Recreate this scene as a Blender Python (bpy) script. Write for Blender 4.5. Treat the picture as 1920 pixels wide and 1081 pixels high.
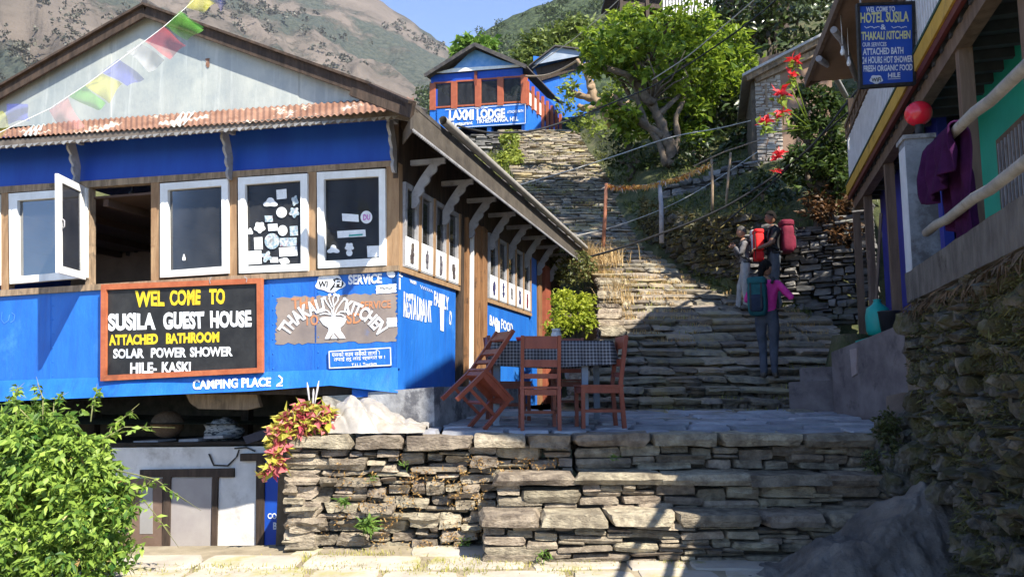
import bpy, bmesh, math, random
import numpy as np
from mathutils import Vector, Matrix, noise as mnoise
R = math.radians
random.seed(7); RNG = np.random.default_rng(7)
for o in list(bpy.data.objects): bpy.data.objects.remove(o)
SC = bpy.context.scene; COL = SC.collection

# ------------------------------------------------------------------ camera, sky, sun, exposure
F = 1450.0; CX, CY = 960.0, 540.5
CAM = Vector((0, 0, 1.6)); PITCH = math.atan(174.5 / F)
cd = bpy.data.cameras.new('camera'); cam = bpy.data.objects.new('camera', cd); COL.objects.link(cam)
cam.location = CAM; cam.rotation_euler = (R(90) + PITCH, 0, 0)
cd.sensor_width = 36; cd.lens = 36 * F / 1920; cd.clip_start = .05; cd.clip_end = 6000
SC.camera = cam
SUN_EL, SUN_AZ = R(46.0), math.atan2(.60, -.80)          # azimuth measured from +Y towards +X
SUND = Vector((math.cos(SUN_EL) * math.sin(SUN_AZ), math.cos(SUN_EL) * math.cos(SUN_AZ), math.sin(SUN_EL)))
W = bpy.data.worlds.new('World'); SC.world = W; W.use_nodes = True
_n = W.node_tree.nodes; _bg = _n['Background']
_sky = _n.new('ShaderNodeTexSky'); _sky.sky_type = 'NISHITA'; _sky.sun_disc = False
_sky.sun_elevation = SUN_EL; _sky.sun_rotation = SUN_AZ; _sky.altitude = 3000; _sky.air_density = 1.0
_sky.dust_density = .05; _sky.ozone_density = 6.0
W.node_tree.links.new(_sky.outputs[0], _bg.inputs[0]); _bg.inputs[1].default_value = .125
sd = bpy.data.lights.new('sun', 'SUN'); sd.energy = 5.0; sd.angle = R(.53); sd.color = (1, .93, .80)
sun = bpy.data.objects.new('sun', sd); COL.objects.link(sun)
sun.rotation_euler = SUND.to_track_quat('Z', 'Y').to_euler()
SC.view_settings.view_transform = 'Standard'; SC.view_settings.look = 'None'
SC.view_settings.exposure = 1.46; SC.view_settings.gamma = 1
SC.render.engine = 'CYCLES'
SC.cycles.max_bounces = 6; SC.cycles.transparent_max_bounces = 16

# ------------------------------------------------------------------ pixel -> world
_c, _s = math.cos(PITCH), math.sin(PITCH)
def ray(px, py):
    a, b = (px - CX) / F, (CY - py) / F
    return Vector((a, _c - _s * b, _s + _c * b))
def at(px, py, Y):
    d = ray(px, py); return CAM + d * (Y / d.y)
def onz(px, py, z):
    d = ray(px, py); return CAM + d * ((z - CAM.z) / d.z)
class Plane:
    def __init__(s, p, n): s.p = Vector(p); s.n = Vector(n).normalized()
    def on(s, px, py, off=0.0):
        d = ray(px, py); q = s.p + s.n * off
        return CAM + d * ((q - CAM).dot(s.n) / d.dot(s.n))
def lerp(a, b, t): return a + (b - a) * t
def interp(x, xs, ys): return float(np.interp(x, xs, ys))
Z = Vector((0, 0, 1))

# ------------------------------------------------------------------ materials
def _mat(name):
    m = bpy.data.materials.new(name); m.use_nodes = True
    t = m.node_tree; return m, t, t.nodes, t.links, t.nodes['Principled BSDF']
def mat(name, c1, c2=None, scale=4.0, rough=.8, bump=.0, bscale=30.0, island=0.0, metal=0.0, spec=.35,
        stretch=(1, 1, 1), bstretch=None, detail=6.0, mid=(.35, .65), c3=None, s3=1.2, m3=(.55, .68), world=False, coat=0.0, bdist=.02, streak=None):
    m, t, N, L, P = _mat(name)
    c2 = c2 or c1
    tc = N.new('ShaderNodeTexCoord'); geo = N.new('ShaderNodeNewGeometry')
    src = geo.outputs['Position'] if world else tc.outputs['Object']
    mp = N.new('ShaderNodeMapping'); mp.inputs['Scale'].default_value = stretch; L.new(src, mp.inputs[0])
    nz = N.new('ShaderNodeTexNoise'); nz.inputs['Scale'].default_value = scale; nz.inputs['Detail'].default_value = detail
    nz.inputs['Roughness'].default_value = .62
    L.new(mp.outputs[0], nz.inputs['Vector'])
    rp = N.new('ShaderNodeValToRGB'); L.new(nz.outputs['Fac'], rp.inputs[0])
    rp.color_ramp.elements[0].position = mid[0]; rp.color_ramp.elements[0].color = (*c1, 1)
    rp.color_ramp.elements[1].position = mid[1]; rp.color_ramp.elements[1].color = (*c2, 1)
    col = rp.outputs[0]
    if c3:
        n3 = N.new('ShaderNodeTexNoise'); n3.inputs['Scale'].default_value = s3; n3.inputs['Detail'].default_value = 8
        n3.inputs['Roughness'].default_value = .7
        L.new(src, n3.inputs['Vector'])
        r3 = N.new('ShaderNodeValToRGB'); L.new(n3.outputs['Fac'], r3.inputs[0])
        r3.color_ramp.elements[0].position = m3[0]; r3.color_ramp.elements[1].position = m3[1]
        mx = N.new('ShaderNodeMixRGB'); L.new(r3.outputs[0], mx.inputs[0]); L.new(col, mx.inputs[1]); mx.inputs[2].default_value = (*c3, 1)
        col = mx.outputs[0]
    if streak:
        ms = N.new('ShaderNodeMapping'); ms.inputs['Scale'].default_value = (9, 9, .55); L.new(src, ms.inputs[0])
        ns = N.new('ShaderNodeTexNoise'); ns.inputs['Scale'].default_value = 1.0; ns.inputs['Detail'].default_value = 7; ns.inputs['Roughness'].default_value = .7; L.new(ms.outputs[0], ns.inputs['Vector'])
        rs_ = N.new('ShaderNodeValToRGB'); L.new(ns.outputs['Fac'], rs_.inputs[0]); rs_.color_ramp.elements[0].position = .52; rs_.color_ramp.elements[1].position = .72
        rs_.color_ramp.elements[1].color = (streak[3],) * 3 + (1,)
        mx = N.new('ShaderNodeMixRGB'); L.new(rs_.outputs[0], mx.inputs[0]); L.new(col, mx.inputs[1]); mx.inputs[2].default_value = (*streak[:3], 1); col = mx.outputs[0]
    if island:
        hs = N.new('ShaderNodeHueSaturation')
        mr = N.new('ShaderNodeMapRange'); L.new(geo.outputs['Random Per Island'], mr.inputs[0])
        mr.inputs[3].default_value = 1 - island; mr.inputs[4].default_value = 1 + island
        L.new(mr.outputs[0], hs.inputs['Value'])
        m2 = N.new('ShaderNodeMath'); m2.operation = 'MULTIPLY_ADD'; L.new(geo.outputs['Random Per Island'], m2.inputs[0])
        m2.inputs[1].default_value = 7.31; m2.inputs[2].default_value = 0
        f2 = N.new('ShaderNodeMath'); f2.operation = 'FRACT'; L.new(m2.outputs[0], f2.inputs[0])
        mr2 = N.new('ShaderNodeMapRange'); L.new(f2.outputs[0], mr2.inputs[0])
        mr2.inputs[3].default_value = .5 - .05 * island; mr2.inputs[4].default_value = .5 + .05 * island
        L.new(mr2.outputs[0], hs.inputs['Hue'])
        L.new(col, hs.inputs['Color']); col = hs.outputs[0]
    L.new(col, P.inputs['Base Color'])
    P.inputs['Roughness'].default_value = rough; P.inputs['Metallic'].default_value = metal
    P.inputs['Specular IOR Level'].default_value = spec
    if coat: P.inputs['Coat Weight'].default_value = coat
    if bump:
        mb = N.new('ShaderNodeMapping'); mb.inputs['Scale'].default_value = bstretch or stretch; L.new(src, mb.inputs[0])
        nb = N.new('ShaderNodeTexNoise'); nb.inputs['Scale'].default_value = bscale; nb.inputs['Detail'].default_value = 8
        nb.inputs['Roughness'].default_value = .65
        L.new(mb.outputs[0], nb.inputs['Vector'])
        b = N.new('ShaderNodeBump'); b.inputs['Strength'].default_value = bump; b.inputs['Distance'].default_value = bdist
        L.new(nb.outputs['Fac'], b.inputs['Height']); L.new(b.outputs[0], P.inputs['Normal'])
    return m
def leafmat(name, c1, c2, trans=.35, rough=.5, spec=.3):
    m, t, N, L, P = _mat(name)
    geo = N.new('ShaderNodeNewGeometry')
    nz = N.new('ShaderNodeTexNoise'); nz.inputs['Scale'].default_value = 1.3; nz.inputs['Detail'].default_value = 3
    L.new(geo.outputs['Position'], nz.inputs['Vector'])
    ad = N.new('ShaderNodeMath'); ad.operation = 'MULTIPLY_ADD'; L.new(geo.outputs['Random Per Island'], ad.inputs[0])
    ad.inputs[1].default_value = .75; L.new(nz.outputs['Fac'], ad.inputs[2])
    sb = N.new('ShaderNodeMath'); sb.operation = 'SUBTRACT'; L.new(ad.outputs[0], sb.inputs[0]); sb.inputs[1].default_value = .36
    rp = N.new('ShaderNodeValToRGB'); L.new(sb.outputs[0], rp.inputs[0])
    rp.color_ramp.elements[0].position = .1; rp.color_ramp.elements[0].color = (*c1, 1)
    rp.color_ramp.elements[1].position = .9; rp.color_ramp.elements[1].color = (*c2, 1)
    L.new(rp.outputs[0], P.inputs['Base Color']); P.inputs['Roughness'].default_value = rough
    P.inputs['Specular IOR Level'].default_value = spec
    tr = N.new('ShaderNodeBsdfTranslucent'); L.new(rp.outputs[0], tr.inputs[0])
    mx = N.new('ShaderNodeMixShader'); mx.inputs[0].default_value = trans
    L.new(P.outputs[0], mx.inputs[1]); L.new(tr.outputs[0], mx.inputs[2])
    L.new(mx.outputs[0], N['Material Output'].inputs[0])
    return m
def glassmat(name, tint=(.55, .58, .6), refl=.3):
    m, t, N, L, P = _mat(name)
    tr = N.new('ShaderNodeBsdfTransparent'); tr.inputs[0].default_value = (*tint, 1)
    gl = N.new('ShaderNodeBsdfGlossy'); gl.inputs[0].default_value = (1, 1, 1, 1); gl.inputs['Roughness'].default_value = .03
    fr = N.new('ShaderNodeFresnel'); fr.inputs[0].default_value = 1.5
    ad = N.new('ShaderNodeMath'); ad.operation = 'MULTIPLY'; L.new(fr.outputs[0], ad.inputs[0]); ad.inputs[1].default_value = refl
    mx = N.new('ShaderNodeMixShader'); L.new(ad.outputs[0], mx.inputs[0]); L.new(tr.outputs[0], mx.inputs[1]); L.new(gl.outputs[0], mx.inputs[2])
    du = N.new('ShaderNodeBsdfDiffuse'); du.inputs[0].default_value = (.5, .5, .52, 1); m2 = N.new('ShaderNodeMixShader')
    nz = N.new('ShaderNodeTexNoise'); nz.inputs['Scale'].default_value = 3; nz.inputs['Detail'].default_value = 6
    mu = N.new('ShaderNodeMath'); mu.operation = 'MULTIPLY'; mu.inputs[1].default_value = .09; L.new(nz.outputs['Fac'], mu.inputs[0]); L.new(mu.outputs[0], m2.inputs[0])
    L.new(mx.outputs[0], m2.inputs[1]); L.new(du.outputs[0], m2.inputs[2]); L.new(m2.outputs[0], N['Material Output'].inputs[0])
    return m
def sheer(name, c, alpha):
    m, t, N, L, P = _mat(name)
    tr = N.new('ShaderNodeBsdfTransparent'); tl = N.new('ShaderNodeBsdfTranslucent'); df = N.new('ShaderNodeBsdfDiffuse')
    tl.inputs[0].default_value = (*c, 1); df.inputs[0].default_value = (*c, 1)
    m1 = N.new('ShaderNodeMixShader'); m1.inputs[0].default_value = .35; L.new(df.outputs[0], m1.inputs[1]); L.new(tl.outputs[0], m1.inputs[2])
    m2 = N.new('ShaderNodeMixShader'); m2.inputs[0].default_value = alpha; L.new(tr.outputs[0], m2.inputs[1]); L.new(m1.outputs[0], m2.inputs[2])
    L.new(m2.outputs[0], N['Material Output'].inputs[0]); return m

# ------------------------------------------------------------------ mesh building
class MB:
    def __init__(s): s.v = []; s.f = []; s.mi = []; s.sm = []
    def add(s, vs, fs, mi=0, smooth=False):
        b = len(s.v); s.v += [tuple(v) for v in vs]
        for f in fs: s.f.append([b + i for i in f]); s.mi.append(mi); s.sm.append(smooth)
    def hexa(s, a, b, mi=0):      # a, b: 4 corners of two opposite faces
        s.add(list(a) + list(b), [(0, 1, 2, 3), (7, 6, 5, 4), (0, 4, 5, 1), (1, 5, 6, 2), (2, 6, 7, 3), (3, 7, 4, 0)], mi)
    def prism(s, poly, vec, mi=0):
        n = len(poly); vec = Vector(vec); top = [Vector(p) for p in poly]; bot = [p + vec for p in top]
        s.add(top + bot, [list(range(n)), list(range(2 * n - 1, n - 1, -1))] + [(i, i + n, (i + 1) % n + n, (i + 1) % n) for i in range(n)], mi)
    def box(s, c, x, y, z, mi=0): # centre and three half-axis vectors
        c, x, y, z = Vector(c), Vector(x), Vector(y), Vector(z)
        s.hexa([c - x - y - z, c + x - y - z, c + x + y - z, c - x + y - z], [c - x - y + z, c + x - y + z, c + x + y + z, c - x + y + z], mi)
    def bar(s, p, q, w, h, up=Z, mi=0):
        p, q = Vector(p), Vector(q); d = (q - p); l = d.length; d = d / l
        sd = d.cross(Vector(up)); 
        if sd.length < 1e-4: sd = d.cross(Vector((0, 1, 0)))
        sd.normalize(); u = sd.cross(d).normalized()
        s.box((p + q) / 2, d * (l / 2), sd * (w / 2), u * (h / 2), mi)
    def tube(s, pts, rad, n=8, mi=0, cap=True, smooth=True):
        pts = [Vector(p) for p in pts]
        if not hasattr(rad, '__len__'): rad = [rad] * len(pts)
        b = len(s.v); ref = None
        for i, p in enumerate(pts):
            d = (pts[min(i + 1, len(pts) - 1)] - pts[max(i - 1, 0)])
            d = d.normalized() if d.length > 1e-9 else Vector((0, 0, 1))
            if ref is None: ref = d.orthogonal().normalized()
            ref = (ref - d * ref.dot(d)); ref = ref.normalized() if ref.length > 1e-6 else d.orthogonal().normalized()
            w = d.cross(ref)
            for k in range(n):
                a = 2 * math.pi * k / n; s.v.append(tuple(p + (ref * math.cos(a) + w * math.sin(a)) * rad[i]))
        for i in range(len(pts) - 1):
            for k in range(n):
                a, c = b + i * n + k, b + i * n + (k + 1) % n
                s.f.append([a, c, c + n, a + n]); s.mi.append(mi); s.sm.append(smooth)
        if cap:
            s.f.append([b + k for k in range(n - 1, -1, -1)]); s.mi.append(mi); s.sm.append(False)
            e = b + (len(pts) - 1) * n
            s.f.append([e + k for k in range(n)]); s.mi.append(mi); s.sm.append(False)
    def ell(s, c, r, nu=16, nv=10, mi=0, rot=None, fn=None):
        vs = []; c = Vector(c)
        for j in range(nv + 1):
            th = math.pi * j / nv
            for i in range(nu):
                ph = 2 * math.pi * i / nu
                q = Vector((math.sin(th) * math.cos(ph), math.sin(th) * math.sin(ph), math.cos(th)))
                k = fn(q) if fn else 1
                q = Vector((q.x * r[0], q.y * r[1], q.z * r[2])) * k
                if rot: q = rot @ q
                vs.append(c + q)
        fs = []
        for j in range(nv):
            for i in range(nu):
                fs.append((j * nu + i, (j + 1) * nu + i, (j + 1) * nu + (i + 1) % nu, j * nu + (i + 1) % nu))
        s.add(vs, fs, mi, True)
    def lathe(s, c, prof, n=20, mi=0):
        c = Vector(c); vs = []; fs = []
        for r, z in prof:
            for k in range(n):
                a = 2 * math.pi * k / n; vs.append(c + Vector((r * math.cos(a), r * math.sin(a), z)))
        for j in range(len(prof) - 1):
            for k in range(n): fs.append((j * n + k, j * n + (k + 1) % n, (j + 1) * n + (k + 1) % n, (j + 1) * n + k))
        s.add(vs, fs, mi, True)
    def grid(s, fn, nu, nv, mi=0, smooth=True):
        vs = [fn(i / nu, j / nv) for j in range(nv + 1) for i in range(nu + 1)]
        fs = [(j * (nu + 1) + i, j * (nu + 1) + i + 1, (j + 1) * (nu + 1) + i + 1, (j + 1) * (nu + 1) + i) for j in range(nv) for i in range(nu)]
        s.add(vs, fs, mi, smooth)
    def arr(s, vs, fs, mi=0, smooth=False):   # numpy verts (n,3), faces (m,k)
        b = len(s.v); s.v += vs.tolist(); f = (fs + b).tolist(); s.f += f; s.mi += [mi] * len(f); s.sm += [smooth] * len(f)
    def stone(s, c, ax, ay, az, sx, sy, sz, seed, rough=.12, k=12.0, mi=0, q=.09):
        """rounded, irregular block: centre, unit axes, half sizes"""
        n = [max(2, min(7, int(round(2 * h / q)))) for h in (sx, sy, sz)]
        key = tuple(n)
        if key not in _CUBE: _CUBE[key] = _cube(*n)
        P, Fc = _CUBE[key]
        nr = (np.abs(P) ** k).sum(1) ** (1 / k)
        Q = P / nr[:, None]
        rs = np.random.default_rng(seed)
        # shear / taper so faces are not parallel
        sh = rs.uniform(-1, 1, 6) * rough * .75
        Q = Q * np.array([1 + sh[0] * Q[:, 1] + sh[1] * Q[:, 2] * .6, 1 + sh[2] * Q[:, 2], 1 + sh[3] * Q[:, 0] + sh[4] * Q[:, 1] * .4]).T
        D = np.zeros_like(Q); ph = rs.uniform(0, 6.28, (5, 3)); fr = rs.uniform(1.5, 5.5, (5, 3)) * rs.choice([-1, 1], (5, 3))
        for a in range(5):
            w = np.sin(Q @ fr[a] + ph[a, 0]); D[:, 0] += w * math.sin(ph[a, 1]); D[:, 1] += w * math.cos(ph[a, 1]); D[:, 2] += w * math.sin(ph[a, 2])
        Q = Q * np.array([sx, sy, sz]) + D * rough * min(sx, sy, sz) * .30 + rs.normal(0, rough * min(sx, sy, sz) * .20, Q.shape)
        lv = np.round((P[:, 2] + 1) * n[2] / 2).astype(int); Q[:, 1] += rs.normal(0, rough * min(sy, .12) * .55, n[2] + 1)[lv]; Q[:, 0] *= (1 + rs.normal(0, rough * .09, n[2] + 1))[lv]
        A = np.array([ax, ay, az], float)
        s.arr(Q @ A + np.array(c, float), Fc, mi, False)
    def build(s, name, mats, parent=None, smooth=None, org=None):
        me = bpy.data.meshes.new(name)
        v = np.array(s.v, float).reshape(-1, 3)
        root = parent
        while root is not None and root.parent is not None: root = root.parent
        if root is not None: o0 = np.array(ORG[root.name])
        elif org is not None: o0 = np.array(org, float)
        else:
            mn, mx = v.min(0), v.max(0); o0 = np.array([(mn[0] + mx[0]) / 2, (mn[1] + mx[1]) / 2, mn[2]])
        v = v - o0
        me.from_pydata(v.tolist(), [], s.f)
        if not isinstance(mats, (list, tuple)): mats = [mats]
        for m in mats: me.materials.append(m)
        me.polygons.foreach_set('material_index', s.mi)
        sm = s.sm if smooth is None else [smooth] * len(s.f)
        me.polygons.foreach_set('use_smooth', sm)
        me.update(); me.validate()
        o = bpy.data.objects.new(name, me); COL.objects.link(o)
        if parent is not None: o.parent = parent
        else: o.location = o0; ORG[o.name] = tuple(o0)
        return o
ORG = {}; _CUBE = {}
def _cube(nx, ny, nz):
    idx = {}; P = []; Fc = []
    def vid(i, j, k):
        t = (i, j, k)
        if t not in idx: idx[t] = len(P); P.append((2 * i / nx - 1, 2 * j / ny - 1, 2 * k / nz - 1))
        return idx[t]
    for k, s_ in ((0, 1), (nz, 0)):
        for i in range(nx):
            for j in range(ny):
                f = [vid(i, j, k), vid(i + 1, j, k), vid(i + 1, j + 1, k), vid(i, j + 1, k)]; Fc.append(f[::-1] if s_ else f)
    for j, s_ in ((0, 0), (ny, 1)):
        for i in range(nx):
            for k in range(nz):
                f = [vid(i, j, k), vid(i + 1, j, k), vid(i + 1, j, k + 1), vid(i, j, k + 1)]; Fc.append(f[::-1] if s_ else f)
    for i, s_ in ((0, 1), (nx, 0)):
        for j in range(ny):
            for k in range(nz):
                f = [vid(i, j, k), vid(i, j + 1, k), vid(i, j + 1, k + 1), vid(i, j, k + 1)]; Fc.append(f[::-1] if s_ else f)
    return np.array(P, float), np.array(Fc)
def thing(name, label, cat, loc=(0, 0, 0), group=None):
    o = bpy.data.objects.new(name, None); COL.objects.link(o); o.location = loc; o.empty_display_size = .2
    ORG[o.name] = tuple(loc); return tag(o, label, cat, group)
def tag(o, label=None, cat=None, group=None, kind=None):
    if label: o['label'] = label
    if cat: o['category'] = cat
    if group: o['group'] = group
    if kind: o['kind'] = kind
    return o
def dup(root, loc, rot, label=None, group=None):
    r = root.copy(); COL.objects.link(r); r.location = loc; r.rotation_euler = rot; ORG[r.name] = tuple(loc)
    if label: r['label'] = label
    if group: r['group'] = group
    for ch in list(root.children):
        c = ch.copy(); COL.objects.link(c); c.parent = r
        for g in list(ch.children):
            d = g.copy(); COL.objects.link(d); d.parent = c
    return r

# ------------------------------------------------------------------ lettering
_TX = {}
def textgeo(s, bold=.03):
    k = (s, bold)
    if k in _TX: return _TX[k]
    cu = bpy.data.curves.new('t', 'FONT'); cu.body = s; cu.offset = bold; cu.resolution_u = 3
    ob = bpy.data.objects.new('t', cu); COL.objects.link(ob)
    me = bpy.data.meshes.new_from_object(ob.evaluated_get(bpy.context.evaluated_depsgraph_get()))
    v = np.array([x.co[:2] for x in me.vertices]); f = [list(p.vertices) for p in me.polygons]
    bpy.data.objects.remove(ob); bpy.data.curves.remove(cu); bpy.data.meshes.remove(me)
    mn, mx = v.min(0), v.max(0); v = (v - mn) / np.maximum(mx - mn, 1e-6)
    _TX[k] = (v, f); return _TX[k]
def letters(mb, s, quad, put, bold=.03, mi=0, jit=0.0):
    """quad: tl, tr, br, bl in pixels of the surface; put(px,py) gives the surface point"""
    v, f = textgeo(s, bold); q = [np.array(p, float) for p in quad]
    out = []
    for x, y in v:
        yy = y + jit * math.sin(x * 37) ; t = q[3] * (1 - x) * (1 - yy) + q[2] * x * (1 - yy) + q[1] * x * yy + q[0] * (1 - x) * yy
        hq = .03 * abs(q[3][1] - q[0][1]); t = t + hq * np.array([mnoise.noise(Vector((t[0] * .09, t[1] * .13, 1))), mnoise.noise(Vector((t[0] * .07, t[1] * .1, 9)))]) * 2
        out.append(put(t[0], t[1]))
    mb.add(out, f, mi)
def arcletters(mb, s, c, r0, r1, a0, a1, put, bold=.03, mi=0):
    v, f = textgeo(s, bold); out = []
    for x, y in v:
        a = R(lerp(a0, a1, x)); r = lerp(r0, r1, y); out.append(put(c[0] + r * math.cos(a), c[1] - r * math.sin(a)))
    mb.add(out, f, mi)
def blob(mb, c, rx, ry, put, mi=0, n=28, lob=0, amp=.0, ph=0.0):
    vs = [put(c[0] + rx * (1 + amp * math.sin(lob * t + ph)) * math.cos(t), c[1] + ry * (1 + amp * math.sin(lob * t + ph)) * math.sin(t)) for t in [2 * math.pi * i / n for i in range(n)]]
    mb.add(vs, [list(range(n))[::-1]], mi)
def stroke(mb, pts, w, put, mi=0):
    pts = [np.array(p, float) for p in pts]
    for a, b in zip(pts, pts[1:]):
        d = b - a; l = np.linalg.norm(d) + 1e-9; nn = np.array([-d[1], d[0]]) / l * w / 2; e = d / l * w * .3
        mb.add([put(*(a - nn - e)), put(*(b - nn + e)), put(*(b + nn + e)), put(*(a + nn - e))], [(0, 1, 2, 3)], mi)
def ragged(mb, quad, put, amp, n=40, mi=0, seed=1):
    rs = random.Random(seed); q = [np.array(p, float) for p in quad]; pts = []
    for a, b in ((0, 1), (1, 2), (2, 3), (3, 0)):
        for i in range(n):
            t = i / n; p = q[a] * (1 - t) + q[b] * t; pts.append(put(p[0] + rs.uniform(-amp, amp), p[1] + rs.uniform(-amp, amp) * .8))
    mb.add(pts, [list(range(len(pts)))[::-1]], mi)

# ------------------------------------------------------------------ foliage
def leaves(mb, P, L, Wd, droop=.35, mi=0, seed=0, up=.3, face=None, jit=.35):
    """P (n,3) positions. folded rhombic leaves pointing in random directions"""
    rs = np.random.default_rng(seed); n = len(P)
    d = rs.normal(0, 1, (n, 3)); d[:, 2] = d[:, 2] * .6 - droop + up * rs.random(n)
    if face is not None: d += np.array(face) * .8
    d /= np.linalg.norm(d, axis=1)[:, None]
    u = rs.normal(0, 1, (n, 3)) + np.array([0, -.3, .9]); s_ = np.cross(d, u); s_ /= np.linalg.norm(s_, axis=1)[:, None] + 1e-9
    nn = np.cross(s_, d)
    l = L * rs.uniform(1 - jit, 1 + jit, n)[:, None]; w = Wd * rs.uniform(1 - jit, 1 + jit, n)[:, None]
    b = P; tip = P + d * l - nn * l * .12; m = P + d * l * .45 + nn * l * .05
    le = m + s_ * w * .5 + nn * w * .18; ri = m - s_ * w * .5 + nn * w * .18
    V = np.stack([b, le, tip, ri, m], 1).reshape(-1, 3)
    base = np.arange(n) * 5
    Fq = np.concatenate([np.stack([base, base + 4, base + 1], 1), np.stack([base + 4, base + 2, base + 1], 1), np.stack([base, base + 3, base + 4], 1), np.stack([base + 3, base + 2, base + 4], 1)])
    mb.arr(V, Fq, mi, True)
def blobpts(c, r, n, seed, shell=.55):
    rs = np.random.default_rng(seed); d = rs.normal(0, 1, (n, 3)); d /= np.linalg.norm(d, axis=1)[:, None]
    k = shell + (1 - shell) * rs.random(n) ** .6
    return np.array(c) + d * k[:, None] * np.array(r)
def clumps(c, r, nclump, per, cr, seed, shell=.6):
    C = blobpts(c, r, nclump, seed, shell); rs = np.random.default_rng(seed + 99)
    return np.concatenate([blobpts(C[i], np.array([cr, cr, cr * .75]) * rs.uniform(.6, 1.3), per, seed + 7 * i + 1, .3) for i in range(nclump)])
def grassmb(mb, P, h, seed=0, lean=.5, w=.006, mi=0):
    rs = np.random.default_rng(seed); n = len(P)
    a = rs.uniform(0, 6.28, n); d = np.stack([np.cos(a), np.sin(a), np.zeros(n)], 1); sdv = np.stack([-np.sin(a), np.cos(a), np.zeros(n)], 1)
    hh = h * rs.uniform(.5, 1.3, n)[:, None]; ln = lean * rs.random(n)[:, None]
    up = np.array([[0, 0, 1.]])
    m = P + up * hh * .6 + d * hh * ln * .35; t = P + up * hh * (1 - .35 * ln) + d * hh * ln
    V = np.stack([P - sdv * w, P + sdv * w, m + sdv * w * .7, m - sdv * w * .7, t], 1).reshape(-1, 3); b = np.arange(n) * 5
    mb.arr(V, np.stack([b, b + 1, b + 2, b + 3], 1), mi, False); mb.arr(np.zeros((0, 3)), np.zeros((0, 3), int), mi)
    k = len(mb.v) - 5 * n
    for i in range(n): mb.f.append([k + 5 * i + 3, k + 5 * i + 2, k + 5 * i + 4]); mb.mi.append(mi); mb.sm.append(False)
def fbm(x, y, z=0., o=4):
    s_, a, f = 0., .5, 1.
    for _ in range(o): s_ += a * mnoise.noise(Vector((x * f, y * f, z * f + 3.7))); a *= .5; f *= 2.03
    return s_

# ------------------------------------------------------------------ dry stone layout
def courses(L, H, hmin, hmax, lmin, lmax, seed, thin=.25):
    rs = random.Random(seed); out = []; z = 0
    while z < H - hmin * .4:
        h = min(rs.uniform(hmin, hmax), H - z)
        if H - z - h < hmin * .5: h = H - z
        x = 0
        while x < L:
            l = rs.uniform(lmin, lmax) * (1 if h > hmin * 1.3 else 1.25); l = min(l, L - x)
            if L - x - l < lmin * .5: l = L - x
            if rs.random() < thin and h > hmin * 1.2:
                k = rs.uniform(.35, .65); j = rs.uniform(.4, .6)
                out.append((x, x + l, z, z + h * k))
                if l > lmin * 1.6: out.append((x, x + l * j, z + h * k, z + h)); out.append((x + l * j, x + l, z + h * k, z + h))
                else: out.append((x, x + l, z + h * k, z + h))
            else: out.append((x, x + l, z, z + h))
            x += l
        z += h
    return out
def drywall(mb, p0, du, dn, L, H, seed, depth=.3, hmin=.07, hmax=.17, lmin=.18, lmax=.5, thin=.3, gap=.012, rough=.13, jut=.05, top=None, warp=.03, mi=0, q=.09, up=Z):
    du, dn, up = Vector(du).normalized(), Vector(dn).normalized(), Vector(up); rs = random.Random(seed + 5); p0 = Vector(p0)
    for i, (a, b, c, d) in enumerate(courses(L, H, hmin, hmax, lmin, lmax, seed, thin)):
        if top is not None and (c + d) / 2 > top((a + b) / 2): continue
        j = rs.uniform(-jut, jut * .6); g = gap * rs.uniform(.4, 1.3)
        w = warp * math.sin((a + b) * 1.9 + seed) + warp * .6 * math.sin((a + b) * 4.3 + c * 3)
        cc = p0 + du * ((a + b) / 2) + up * ((c + d) / 2 + w) + dn * (j - depth / 2)
        tl = rs.uniform(-.05, .05); x = (du * math.cos(tl) + up * math.sin(tl)); z_ = (up * math.cos(tl) - du * math.sin(tl))
        mb.stone(cc, x, -dn, z_, max(.02, (b - a) / 2 - g), depth / 2, max(.012, (d - c) / 2 - g * .8), seed * 1000 + i, rough, mi=mi, q=q)
# ------------------------------------------------------------------ shared materials
STONE = mat('dry stone', (.20, .165, .125), (.43, .365, .27), 9, .9, 1.0, 17, island=.30, c3=(.15, .12, .09), s3=5, m3=(.50, .66), bstretch=(1, 1, 2.6), bdist=.05, detail=9)
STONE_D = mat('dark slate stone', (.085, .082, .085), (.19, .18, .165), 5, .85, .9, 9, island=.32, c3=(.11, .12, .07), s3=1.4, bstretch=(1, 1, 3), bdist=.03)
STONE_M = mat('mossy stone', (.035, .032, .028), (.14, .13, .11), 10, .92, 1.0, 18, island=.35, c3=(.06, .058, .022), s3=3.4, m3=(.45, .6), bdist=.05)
STEP = mat('stair slate', (.13, .118, .105), (.33, .28, .205), 8, .88, 1.0, 15, island=.34, c3=(.34, .265, .14), s3=.8, m3=(.5, .64), bstretch=(1, 1, 2.6), bdist=.05, detail=9)
EARTH = mat('dark earth', (.06, .048, .034), (.12, .096, .07), 6, .95, .6, 20)
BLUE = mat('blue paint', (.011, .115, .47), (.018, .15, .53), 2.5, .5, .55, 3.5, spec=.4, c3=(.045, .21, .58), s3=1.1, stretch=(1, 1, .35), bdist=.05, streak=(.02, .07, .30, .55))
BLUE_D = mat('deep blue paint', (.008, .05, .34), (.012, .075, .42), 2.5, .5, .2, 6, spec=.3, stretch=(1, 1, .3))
BLUE_F = mat('faded blue paint', (.05, .20, .62), (.10, .27, .66), 3, .55, .3, 6, c3=(.03, .16, .6), s3=1.3)
WHITE = mat('white gloss paint', (.80, .81, .80), (.68, .68, .66), 5, .45, .1, 20, spec=.4, c3=(.42, .38, .32), s3=7, m3=(.66, .74), streak=(.50, .46, .40, .35))
LETW = mat('white lettering paint', (.84, .84, .83), (.62, .64, .68), 22, .6, mid=(.3, .62), c3=(.20, .24, .34), s3=16, m3=(.66, .70))
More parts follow.
